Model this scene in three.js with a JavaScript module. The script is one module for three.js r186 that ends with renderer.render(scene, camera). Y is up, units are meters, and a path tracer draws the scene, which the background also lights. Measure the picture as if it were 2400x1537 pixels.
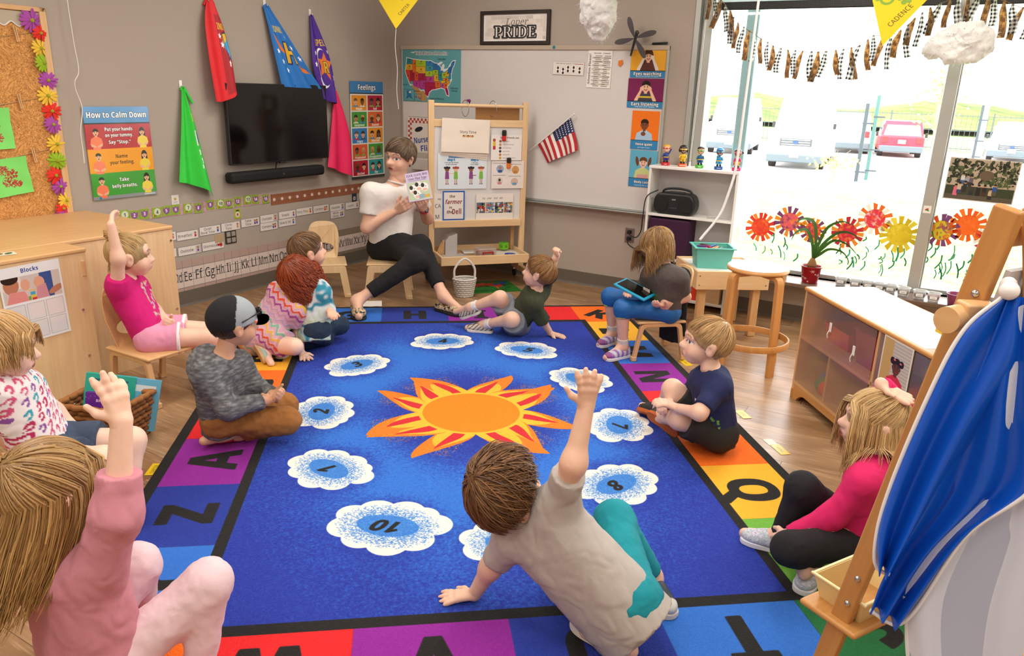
import * as THREE from 'three';
import { RoundedBoxGeometry } from 'three/addons/geometries/RoundedBoxGeometry.js';
import { ImprovedNoise } from 'three/addons/math/ImprovedNoise.js';
import { mergeGeometries } from 'three/addons/utils/BufferGeometryUtils.js';
import { RectAreaLightUniformsLib } from 'three/addons/lights/RectAreaLightUniformsLib.js';

// ---------------------------------------------------------------- camera, sky, lights, exposure
const scene = new THREE.Scene();
const renderer = new THREE.WebGLRenderer({ antialias: true });
renderer.toneMapping = THREE.LinearToneMapping;
renderer.toneMappingExposure = 1.12;
renderer.shadowMap.enabled = true;
renderer.shadowMap.type = THREE.PCFSoftShadowMap;
RectAreaLightUniformsLib.init();
const camera = new THREE.PerspectiveCamera(46.483, 2400 / 1537, 0.05, 300);
camera.position.set(4.53853, 1.50969, 5.56409);
camera.quaternion.set(-0.141197, 0.258572, 0.054313, 0.954072);
scene.background = new THREE.Color(1.0, 1.0, 1.0);     // bright overcast sky
scene.backgroundIntensity = 7.0;
const CEIL = 2.75, RX = 6.4, RZ = 7.2;                  // room: back wall z = 0, left wall x = 0
const PANELS = [[1.5, 1.6], [3.7, 1.6], [5.6, 1.6], [1.5, 4.0], [3.7, 4.0], [5.6, 4.0], [1.5, 6.3], [3.7, 6.3], [5.6, 6.3]];
const PANEL_POWER = 9.5;

// ---------------------------------------------------------------- helpers
const V = (x, y, z) => new THREE.Vector3(x, y, z);
const PI = Math.PI, clamp = (x, a = 0, b = 1) => Math.min(b, Math.max(a, x)), lerp = (a, b, t) => a + (b - a) * t;
const sstep = (a, b, x) => { const t = clamp((x - a) / (b - a)); return t * t * (3 - 2 * t); };
function rng(seed) { let s = seed | 0; return () => { s = (s + 0x6d2b79f5) | 0; let t = Math.imul(s ^ (s >>> 15), 1 | s); t = (t + Math.imul(t ^ (t >>> 7), 61 | t)) ^ t; return ((t ^ (t >>> 14)) >>> 0) / 4294967296; }; }
const R0 = rng(7);
const _pn = new ImprovedNoise(), noise = (x, y, z = 0) => _pn.noise(x + 100.3, y + 57.1, z + 31.7);
const fbm = (x, y, z = 0) => noise(x, y, z) + 0.5 * noise(x * 2.1, y * 2.1, z * 2.1) + 0.25 * noise(x * 4.3, y * 4.3, z * 4.3);
const hex = (h) => { const c = new THREE.Color(h); return [c.r, c.g, c.b]; };   // linear triple

const taken = new Map();
function numbered(name) { const k = taken.get(name) ?? 0; taken.set(name, k + 1); return k ? name + '_' + String(k).padStart(3, '0') : name; }
function shade(o) { o.castShadow = true; o.receiveShadow = true; return o; }
function tag(o, label, category, group) { o.userData.label = label; o.userData.category = category; if (group) o.userData.group = group; return o; }
function thing(name, label, category, pos = [0, 0, 0], ry = 0, group) {
  const g = new THREE.Group(); g.name = numbered(name); g.position.set(...pos); g.rotation.y = ry; scene.add(g);
  return tag(g, label, category, group);
}
function struct(o) { o.userData.kind = 'structure'; return o; }
const ready = (g) => {
  let n = g.index ? g.toNonIndexed() : g;
  for (const k of Object.keys(n.attributes)) if (!['position', 'normal', 'uv', 'color'].includes(k)) n.deleteAttribute(k);
  if (!n.attributes.normal) n.computeVertexNormals();
  if (!n.attributes.uv) n.setAttribute('uv', new THREE.BufferAttribute(new Float32Array(n.attributes.position.count * 2), 2));
  n.morphAttributes = {}; n.clearGroups();
  return n;
};
function join(list) { const a = [].concat(list).flat().map(ready); if (a.length === 1) return a[0]; const hasC = a.some((g) => g.attributes.color); if (!hasC) return mergeGeometries(a); for (const g of a) if (!g.attributes.color) g.setAttribute('color', new THREE.BufferAttribute(new Float32Array(g.attributes.position.count * 3).fill(1), 3)); return mergeGeometries(a); }
function mesh(name, geo, mat, parent = scene) {
  const g = Array.isArray(geo) ? join(geo) : geo, m = shade(new THREE.Mesh(g, mat));
  m.name = parent === scene ? numbered(name) : name; parent.add(m); return m;
}
const tr = (g, x = 0, y = 0, z = 0) => g.translate(x, y, z);
const box = (w, h, d, x = 0, y = 0, z = 0) => new THREE.BoxGeometry(w, h, d).translate(x, y, z);
const rbox = (w, h, d, r, x = 0, y = 0, z = 0, s = 2) => new RoundedBoxGeometry(w, h, d, s, Math.min(r, w / 2.01, h / 2.01, d / 2.01)).translate(x, y, z);
const cyl = (r1, r2, h, x = 0, y = 0, z = 0, s = 20, open = false) => new THREE.CylinderGeometry(r1, r2, h, s, 1, open).translate(x, y, z);
const sph = (r, x = 0, y = 0, z = 0, s = 16, t = 12) => new THREE.SphereGeometry(r, s, t).translate(x, y, z);
const lathe = (pts, s = 28) => new THREE.LatheGeometry(pts.map((p) => new THREE.Vector2(p[0], p[1])), s);
function tube(pts, r, seg = 24, rs = 8, closed = false) { return new THREE.TubeGeometry(new THREE.CatmullRomCurve3(pts.map((p) => (p.isVector3 ? p : V(...p))), closed), seg, r, rs, closed); }
function between(a, b, r1, r2 = r1, s = 10) {          // a rod from a to b
  const A = a.isVector3 ? a : V(...a), B = b.isVector3 ? b : V(...b), d = B.clone().sub(A), L = d.length();
  return new THREE.CylinderGeometry(r2, r1, L, s).translate(0, L / 2, 0).applyQuaternion(new THREE.Quaternion().setFromUnitVectors(V(0, 1, 0), d.normalize())).translate(A.x, A.y, A.z);
}
function shapeOf(pts, holes = []) { const s = new THREE.Shape(pts.map((p) => new THREE.Vector2(p[0], p[1]))); for (const h of holes) s.holes.push(new THREE.Path(h.map((p) => new THREE.Vector2(p[0], p[1])))); return s; }
function roundRect(w, h, r, x = 0, y = 0) {
  const s = new THREE.Shape(), a = x - w / 2, b = y - h / 2;
  s.moveTo(a + r, b); s.lineTo(a + w - r, b); s.quadraticCurveTo(a + w, b, a + w, b + r); s.lineTo(a + w, b + h - r); s.quadraticCurveTo(a + w, b + h, a + w - r, b + h);
  s.lineTo(a + r, b + h); s.quadraticCurveTo(a, b + h, a, b + h - r); s.lineTo(a, b + r); s.quadraticCurveTo(a, b, a + r, b); return s;
}
const extrude = (shape, depth, bevel = 0, seg = 8) => new THREE.ExtrudeGeometry(shape, { depth: depth - 2 * bevel, bevelEnabled: bevel > 0, bevelThickness: bevel, bevelSize: bevel, bevelOffset: -bevel, bevelSegments: 2, curveSegments: seg }).translate(0, 0, bevel);
// uv in metres, u along the grain axis
function grain(g, axis = 'x', ox = 0, oy = 0) {
  const n = g.index ? g.toNonIndexed() : g, p = n.attributes.position, q = n.attributes.normal, uv = new Float32Array(p.count * 2), ax = 'xyz'.indexOf(axis);
  for (let i = 0; i < p.count; i++) {
    const P = [p.getX(i), p.getY(i), p.getZ(i)], N = [Math.abs(q.getX(i)), Math.abs(q.getY(i)), Math.abs(q.getZ(i))];
    let m = N[0] > N[1] ? (N[0] > N[2] ? 0 : 2) : (N[1] > N[2] ? 1 : 2); const rest = [0, 1, 2].filter((k) => k !== m);
    let [a, b] = rest; if (b === ax) [a, b] = [b, a];
    uv[2 * i] = P[a] + ox; uv[2 * i + 1] = P[b] + oy + m * 0.37;
  }
  n.setAttribute('uv', new THREE.BufferAttribute(uv, 2)); return n;
}
// ---------------------------------------------------------------- textures and materials
function canvas(w, h) { const c = document.createElement('canvas'); c.width = w; c.height = h; return c; }
function texOf(c, srgb = true) { const t = new THREE.CanvasTexture(c); if (srgb) t.colorSpace = THREE.SRGBColorSpace; t.wrapS = t.wrapT = THREE.RepeatWrapping; t.magFilter = THREE.LinearFilter; t.anisotropy = 8; return t; }
function dataTex(w, h, fn, srgb = true) {
  const d = new Uint8Array(w * h * 4);
  for (let y = 0; y < h; y++) for (let x = 0; x < w; x++) { const c = fn(x / w, y / h, x, y), i = (y * w + x) * 4; d[i] = clamp(c[0], 0, 255); d[i + 1] = clamp(c[1], 0, 255); d[i + 2] = clamp(c[2], 0, 255); d[i + 3] = 255; }
  const t = new THREE.DataTexture(d, w, h); if (srgb) t.colorSpace = THREE.SRGBColorSpace; t.wrapS = t.wrapT = THREE.RepeatWrapping; t.magFilter = THREE.LinearFilter; t.needsUpdate = true; return t;
}
// tileable noise on the unit square
const tn = (u, v, f, g = f, s = 0) => { const a = u * 2 * PI, b = v * 2 * PI, k = 1 / (2 * PI); return noise(Math.cos(a) * f * k + s, Math.sin(a) * f * k + Math.cos(b) * g * k, Math.sin(b) * g * k + s * 1.7); };
const std = (color, roughness = 0.6, extra = {}) => new THREE.MeshStandardMaterial({ color, roughness, ...extra });
const phys = (color, roughness = 0.6, extra = {}) => new THREE.MeshPhysicalMaterial({ color, roughness, ...extra });
function woodTex(c1, c2, seed, streak = 60, size = 512) {     // grain runs along u, one metre square
  return dataTex(size, size, (u, v) => {
    const w = tn(u, v, 3, 5, seed) * 0.6, g = tn(u, v, 4, streak, seed + 3) * 0.5 + tn(u, v, 9, streak * 2.3, seed + 5) * 0.35 + Math.sin((v + 0.02 * tn(u, v, 4, 3, seed + 9)) * 2 * PI * 14 + w * 6) * 0.12;
    const t = clamp(0.5 + w * 0.35 + g * 0.55); return [0, 1, 2].map((k) => lerp(c1[k], c2[k], t));
  });
}
const birchMap = woodTex([214, 176, 128], [233, 204, 160], 1), mapleMap = woodTex([205, 158, 104], [224, 184, 134], 5, 70), honeyMap = woodTex([186, 128, 66], [210, 156, 92], 9, 80), pineMap = woodTex([206, 160, 108], [226, 188, 140], 14, 40);
const fineBump = dataTex(256, 256, (u, v) => { const n = 128 + 90 * tn(u, v, 40, 40, 2) + 40 * tn(u, v, 90, 90, 4); return [n, n, n]; }, false);
const weaveBump = dataTex(128, 128, (u, v) => { const n = 128 + 60 * Math.sin(u * 2 * PI * 32) * Math.sin(v * 2 * PI * 32) + 40 * tn(u, v, 30, 30, 8); return [n, n, n]; }, false);
const wood = (map, rough = 0.42) => new THREE.MeshStandardMaterial({ map, roughness: rough });
const M = {
  birch: wood(birchMap), maple: wood(mapleMap), honey: wood(honeyMap), pine: wood(pineMap, 0.5),
  wall: std(0xada296, 0.85, { bumpMap: fineBump, bumpScale: 0.0006 }), ceiling: std(0xe8e6e0, 0.9), base: std(0x645c51, 0.55), baseLip: std(0x7a7164, 0.5),
  alu: std(0xb9bcb8, 0.4, { metalness: 0.6 }), aluDark: std(0x6d706e, 0.45, { metalness: 0.5 }), white: std(0xe9e7e2, 0.5), whiteGloss: std(0xeeecea, 0.25), black: std(0x121212, 0.5), blackGloss: std(0x0b0b0c, 0.12), dark: std(0x2a2a2b, 0.6),
  chrome: std(0xc8c8c8, 0.22, { metalness: 1 }), steel: std(0x9a9a98, 0.35, { metalness: 0.9 }), paper: std(0xf2efe8, 0.7), rubber: std(0x1c1c1c, 0.8),
  glass: phys(0xffffff, 0.02, { transmission: 1, thickness: 0, ior: 1.45 }),
  clear: phys(0xffffff, 0.08, { transmission: 1, thickness: 0, ior: 1.45 }),
};
// ---------------------------------------------------------------- printed sheets: regions of a few shared canvases
const atlases = [];
function newAtlas(size = 2048) {
  const c = canvas(size, size), g = c.getContext('2d'); g.fillStyle = '#fff'; g.fillRect(0, 0, size, size);
  const a = { c, g, size, x: 4, y: 4, row: 0, tex: null, mats: {} }; a.tex = texOf(c); atlases.push(a); return a;
}
function print(w, h, draw) {                                // returns the uv rectangle of a freshly drawn region
  let a = atlases.find((q) => { if (q.x + w + 4 <= q.size && q.y + h + 4 <= q.size) return true; return q.y + q.row + h + 8 <= q.size; }) ?? newAtlas();
  if (a.x + w + 4 > a.size) { a.x = 4; a.y += a.row + 4; a.row = 0; }
  const { g } = a; g.save(); g.beginPath(); g.rect(a.x - 1, a.y - 1, w + 2, h + 2); g.clip(); g.translate(a.x, a.y); draw(g, w, h); g.restore();
  const r = { a, u0: a.x / a.size, v0: 1 - (a.y + h) / a.size, u1: (a.x + w) / a.size, v1: 1 - a.y / a.size };
  a.x += w + 4; a.row = Math.max(a.row, h); return r;
}
const printMat = (r, rough = 0.55, key = 'p' + rough, extra = {}) => (r.a.mats[key] ??= new THREE.MeshStandardMaterial({ map: r.a.tex, roughness: rough, ...extra }));
function uvRegion(geo, r, w, h, x0 = -w / 2, y0 = -h / 2) {  // front-projects a flat sheet's own xy onto its region
  const p = geo.attributes.position, uv = new Float32Array(p.count * 2), e = 0.004;
  for (let i = 0; i < p.count; i++) { uv[2 * i] = lerp(r.u0, r.u1, clamp((p.getX(i) - x0) / w, e, 1 - e)); uv[2 * i + 1] = lerp(r.v0, r.v1, clamp((p.getY(i) - y0) / h, e, 1 - e)); }
  geo.setAttribute('uv', new THREE.BufferAttribute(uv, 2)); return geo;
}
// a sheet of paper or card: thin slab, optionally curled a little
function sheet(w, h, r, t = 0.0015, curl = 0, nx = curl ? 10 : 1, ny = curl ? 10 : 1) {
  const g = new THREE.BoxGeometry(w, h, t, nx, ny, 1); uvRegion(g, r, w, h);
  if (curl) { const p = g.attributes.position; for (let i = 0; i < p.count; i++) { const x = p.getX(i) / w, y = p.getY(i) / h; p.setZ(i, p.getZ(i) + curl * (noise(x * 3, y * 2.5, w * 7) * 0.5 + (x * x + y * y))); } g.computeVertexNormals(); }
  return g;
}
function T(g, s, x, y, px, color = '#111', o = {}) {       // text
  g.font = (o.style ?? 'bold') + ' ' + px + 'px ' + (o.font ?? 'sans-serif'); g.textAlign = o.align ?? 'center'; g.textBaseline = 'middle';
  if (o.rot) { g.save(); g.translate(x, y); g.rotate(o.rot); x = y = 0; }
  if (o.line) { g.lineWidth = o.lw ?? px * 0.12; g.strokeStyle = o.line; g.lineJoin = 'round'; g.strokeText(s, x, y, o.max); }
  g.fillStyle = color; g.fillText(s, x, y, o.max); if (o.rot) g.restore();
}
const rect = (g, x, y, w, h, c) => { g.fillStyle = c; g.fillRect(x, y, w, h); };
const disc = (g, x, y, rx, ry, c, rot = 0) => { g.fillStyle = c; g.beginPath(); g.ellipse(x, y, rx, ry, rot, 0, 2 * PI); g.fill(); };
const path = (g, pts, c, lw = 0, close = true) => { g.beginPath(); pts.forEach((p, i) => (i ? g.lineTo(p[0], p[1]) : g.moveTo(p[0], p[1]))); if (close) g.closePath(); if (lw) { g.strokeStyle = c; g.lineWidth = lw; g.stroke(); } else { g.fillStyle = c; g.fill(); } };
// a small portrait: hair, face, shirt, as printed on classroom posters
function child(g, x, y, s, o) {
  const { skin = '#e9b48f', hair = '#1d1512', shirt = '#f08a66', long = false, mouth = 'o', arms = true } = o;
  if (long) { g.fillStyle = hair; g.beginPath(); g.ellipse(x, y - s * 0.42, s * 0.27, s * 0.42, 0, 0, 2 * PI); g.fill(); g.fillRect(x - s * 0.27, y - s * 0.45, s * 0.54, s * 0.42); }
  path(g, [[x - s * 0.1, y - s * 0.2], [x + s * 0.1, y - s * 0.2], [x + s * 0.42, y - s * 0.02], [x + s * 0.5, y + s * 0.38], [x + s * 0.3, y + s * 0.38], [x + s * 0.3, y + s * 0.8], [x - s * 0.3, y + s * 0.8], [x - s * 0.3, y + s * 0.38], [x - s * 0.5, y + s * 0.38], [x - s * 0.42, y - s * 0.02]], shirt);
  rect(g, x - s * 0.08, y - s * 0.3, s * 0.16, s * 0.16, skin);
  if (arms) { path(g, [[x - s * 0.48, y + s * 0.36], [x - s * 0.36, y + s * 0.36], [x - s * 0.05, y + s * 0.52], [x - s * 0.08, y + s * 0.62], [x - s * 0.42, y + s * 0.55]], skin); path(g, [[x + s * 0.48, y + s * 0.36], [x + s * 0.36, y + s * 0.36], [x + s * 0.05, y + s * 0.52], [x + s * 0.08, y + s * 0.62], [x + s * 0.42, y + s * 0.55]], skin); }
  disc(g, x, y - s * 0.45, s * 0.2, s * 0.25, skin); disc(g, x - s * 0.2, y - s * 0.44, s * 0.035, s * 0.06, skin); disc(g, x + s * 0.2, y - s * 0.44, s * 0.035, s * 0.06, skin);
  g.fillStyle = hair; g.beginPath(); g.ellipse(x, y - s * 0.58, s * 0.22, s * 0.18, 0, PI * 0.98, 2.02 * PI); g.lineTo(x + s * 0.19, y - s * 0.5); g.quadraticCurveTo(x, y - s * 0.64, x - s * 0.19, y - s * 0.5); g.fill();
  disc(g, x - s * 0.08, y - s * 0.46, s * 0.025, s * 0.025, '#201410'); disc(g, x + s * 0.08, y - s * 0.46, s * 0.025, s * 0.025, '#201410');
  rect(g, x - s * 0.12, y - s * 0.53, s * 0.08, s * 0.018, hair); rect(g, x + s * 0.04, y - s * 0.53, s * 0.08, s * 0.018, hair);
  if (mouth === 'o') disc(g, x, y - s * 0.32, s * 0.045, s * 0.055, '#6b1f1c'); else { g.strokeStyle = '#8c2f2a'; g.lineWidth = s * 0.03; g.beginPath(); g.arc(x, y - s * 0.38, s * 0.08, 0.2, PI - 0.2, mouth === 'sad'); g.stroke(); }
}
// ---------------------------------------------------------------- floor of vinyl planks
{
  const floor = struct(mesh('floor', box(RX + 0.2, 0.1, RZ + 0.2, RX / 2, -0.062, RZ / 2), std(0x5b4a38, 0.8)));
  const plankMap = dataTex(1024, 512, (u, v) => {
    const a = tn(u, v, 3, 8, 21), ring = Math.sin((v * 9 + 1.6 * tn(u, v, 4, 4, 23)) * 2 * PI + a * 5), g = tn(u, v, 7, 70, 25) * 0.6 + tn(u, v, 20, 140, 27) * 0.45, cer = Math.max(0, tn(u, v, 16, 100, 29) - 0.22) * 2.2;
    const t = clamp(0.5 + a * 0.4 + ring * 0.11 + g * 0.35), k = cer * 40; return [lerp(136, 182, t) + k, lerp(104, 148, t) + k, lerp(74, 112, t) + k];
  });
  const plankBump = dataTex(512, 256, (u, v) => { const n = 128 + 70 * tn(u, v, 7, 70, 25) + 60 * tn(u, v, 20, 140, 27); return [n, n, n]; }, false);
  const mats = [0xffffff, 0xf0ece6, 0xe6ded4].map((c) => new THREE.MeshStandardMaterial({ color: c, map: plankMap, bumpMap: plankBump, bumpScale: 0.0005, roughness: 0.3 }));
  const PW = 0.181, PL = 1.22, r = rng(31), geos = [];
  for (let k = 0; k < 10; k++) {
    const g = new THREE.BoxGeometry(PL - 0.0016, 0.012, PW - 0.0016).translate(0, -0.006, 0), p = g.attributes.position, uv = g.attributes.uv, ox = r(), oy = r();
    for (let i = 0; i < p.count; i++) uv.setXY(i, p.getX(i) / 1.6 + ox, p.getZ(i) / 0.8 + oy); geos.push(g);
  }
  let n = 0;
  for (let j = 0; j * PW < RZ; j++) {
    const off = (j * 0.41) % 1 * PL;
    for (let i = -1; i * PL + off < RX; i++) {
      const x = i * PL + off + PL / 2, z = j * PW + PW / 2; if (x + PL / 2 < 0.02) continue;
      if (n >= 290 ) continue;
      const m = mesh('plank', geos[Math.floor(r() * 10)], mats[Math.floor(r() * 3)], floor); m.position.set(clamp(x, PL / 2, 99), 0, z); if (x < PL / 2) { m.scale.x = (x + PL / 2) / PL; m.position.x = (x + PL / 2) / 2; } n++;
    }
  }
}
// ---------------------------------------------------------------- walls, ceiling, baseboards
const WX0 = 2.715, WX1 = 5.95, WY0 = 0.315, WY1 = 2.45, WT = 0.18;
{
  struct(mesh('wall_left', box(WT, CEIL + 0.2, RZ + 2 * WT, -WT / 2, CEIL / 2, RZ / 2), M.wall));
  struct(mesh('wall_back', [box(WX0, CEIL + 0.2, WT, WX0 / 2, CEIL / 2, -WT / 2), box(WX1 - WX0, WY0 + 0.1, WT, (WX0 + WX1) / 2, (WY0 - 0.1) / 2, -WT / 2), box(WX1 - WX0, CEIL + 0.1 - WY1, WT, (WX0 + WX1) / 2, (WY1 + CEIL + 0.1) / 2, -WT / 2), box(RX + WT - WX1, CEIL + 0.2, WT, (WX1 + RX + WT) / 2, CEIL / 2, -WT / 2)], M.wall));
  struct(mesh('wall_right', box(WT, CEIL + 0.2, RZ + 2 * WT, RX + WT / 2, CEIL / 2, RZ / 2), M.wall));
  struct(mesh('wall_front', box(RX, CEIL + 0.2, WT, RX / 2, CEIL / 2, RZ + WT / 2), M.wall));
  struct(mesh('ceiling', box(RX + 0.4, 0.12, RZ + 0.4, RX / 2, CEIL + 0.06, RZ / 2), M.ceiling));
  const bh = 0.108, cove = [[0, 0], [0.016, 0], [0.011, 0.006], [0.0065, 0.018], [0.005, bh], [0, bh]];
  const bb = (L) => extrude(shapeOf(cove), L);
  struct(mesh('baseboard_left', bb(RZ).applyMatrix4(new THREE.Matrix4().makeBasis(V(1, 0, 0), V(0, 1, 0), V(0, 0, 1))), M.base));
  struct(mesh('baseboard_back', bb(RX).rotateY(-PI / 2).translate(RX, 0, 0), M.base));
  struct(mesh('baseboard_right', bb(RZ).rotateY(PI).translate(RX, 0, RZ), M.base));
  struct(mesh('baseboard_front', bb(RX).rotateY(PI / 2).translate(0, 0, RZ), M.base));
}
// ceiling light panels: a glowing diffuser with a light of its size just below
{
  const glow = new THREE.MeshStandardMaterial({ color: 0xffffff, emissive: 0xfff4e6, emissiveIntensity: 1.5, roughness: 0.9 });
  PANELS.forEach(([x, z], i) => {
    const t = thing('ceiling_light', 'recessed white ceiling light panel, number ' + ['one', 'two', 'three', 'four', 'five', 'six', 'seven', 'eight', 'nine'][i] + ' of the ceiling grid', 'ceiling light', [x, CEIL - 0.03, z], 0, 'ceiling light panels');
    mesh('frame', [box(0.64, 0.03, 0.02, 0, 0.015, 0.61), box(0.64, 0.03, 0.02, 0, 0.015, -0.61), box(0.02, 0.03, 1.2, 0.31, 0.015, 0), box(0.02, 0.03, 1.2, -0.31, 0.015, 0)], M.white, t);
    mesh('diffuser', box(0.6, 0.012, 1.2, 0, 0.012, 0), glow, t);
    const L = new THREE.RectAreaLight(0xfff8f0, PANEL_POWER, 0.6, 1.2); L.position.set(x, CEIL - 0.035, z); L.rotation.x = -PI / 2; scene.add(L);
  });
}
// ---------------------------------------------------------------- window wall
{
  const fr = (x0, x1, y0, y1, z0, z1) => rbox(x1 - x0, y1 - y0, z1 - z0, 0.003, (x0 + x1) / 2, (y0 + y1) / 2, (z0 + z1) / 2, 1);
  const BW = 0.07;
  const panes = [[2.835, 4.322], [4.392, 5.88]];
  panes.forEach(([a, b], k) => {
    const w = new THREE.Group(); w.name = 'window_' + (k + 1); struct(w); scene.add(w);
    mesh('window_frame', k === 0 ? [fr(2.715, 2.752, WY0, WY1, -0.16, 0.012), fr(2.752, 2.778, WY0, WY1, -0.16, -0.05), fr(2.778, 2.835, WY0, WY1, -0.16, -0.02), fr(a, b, WY0, WY0 + 0.03, -0.14, -0.05), fr(a, b, WY1 - 0.05, WY1, -0.14, -0.05), fr(4.322, 4.392, WY0, WY1, -0.16, 0.0), fr(4.392, 4.402, WY0, WY1, -0.14, -0.06)] : [fr(a, b, WY0, WY0 + 0.03, -0.14, -0.05), fr(a, b, WY1 - 0.05, WY1, -0.14, -0.05), fr(5.88, WX1, WY0, WY1, -0.16, 0)], M.alu, w);
    mesh('pane', box(b - a + 0.02, WY1 - WY0 - 0.02, 0.006, (a + b) / 2, (WY0 + WY1) / 2, -0.1), M.glass, w);
  });
  const sill = struct(mesh('trim_1', rbox(WX1 - WX0 + 0.02, 0.028, 0.31, 0.006, (WX0 + WX1) / 2, WY0 - 0.014, 0.075), std(0x6b5648, 0.35)));
  sill.userData.label = 'dark window sill board';
  // perforated roller shade, pulled up
  const perf = dataTex(64, 64, (u, v) => { const d = Math.hypot(((u * 4) % 1) - 0.5, ((v * 4) % 1) - 0.5); const k = d < 0.3 ? 225 : 95; return [k, k, k]; });
  [[2.84, 4.32, 'left'], [4.395, 5.88, 'right']].forEach(([a, b, s]) => {
    const t = thing('roller_shade', s === 'left' ? 'rolled-up roller shade above the wide window pane next to the whiteboard' : 'rolled-up roller shade above the window pane at the right edge', 'window shade', [(a + b) / 2, 2.07, -0.03]);
    const sh = phys(0xd8e2e4, 0.9, { transmission: 0.45, thickness: 0 });
    mesh('shade_fabric', box(b - a - 0.02, 0.33, 0.003, 0, 0.22, 0), sh, t);
    const bar = grain(rbox(b - a - 0.01, 0.052, 0.02, 0.008, 0, 0.03, 0), 'x'); const uv = bar.attributes.uv; for (let i = 0; i < uv.count; i++) uv.setXY(i, uv.getX(i) * 26, uv.getY(i) * 26);
    mesh('bottom_rail', bar, new THREE.MeshStandardMaterial({ map: perf, color: 0x4c5054, roughness: 0.5 }), t);
  });
  // pull cord of the shade
  const c = thing('shade_cord', 'white beaded pull cord hanging beside the left window frame', 'cord', [2.79, 0, 0.02]);
  mesh('cord', [between([0.0, 2.06, 0.0], [-0.012, 1.05, 0.0], 0.0022), between([0.008, 2.06, 0.0], [-0.004, 1.05, 0.0], 0.0022)], M.white, c);
  mesh('tensioner', rbox(0.016, 0.06, 0.012, 0.004, -0.008, 1.02, 0), M.whiteGloss, c);
}
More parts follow.
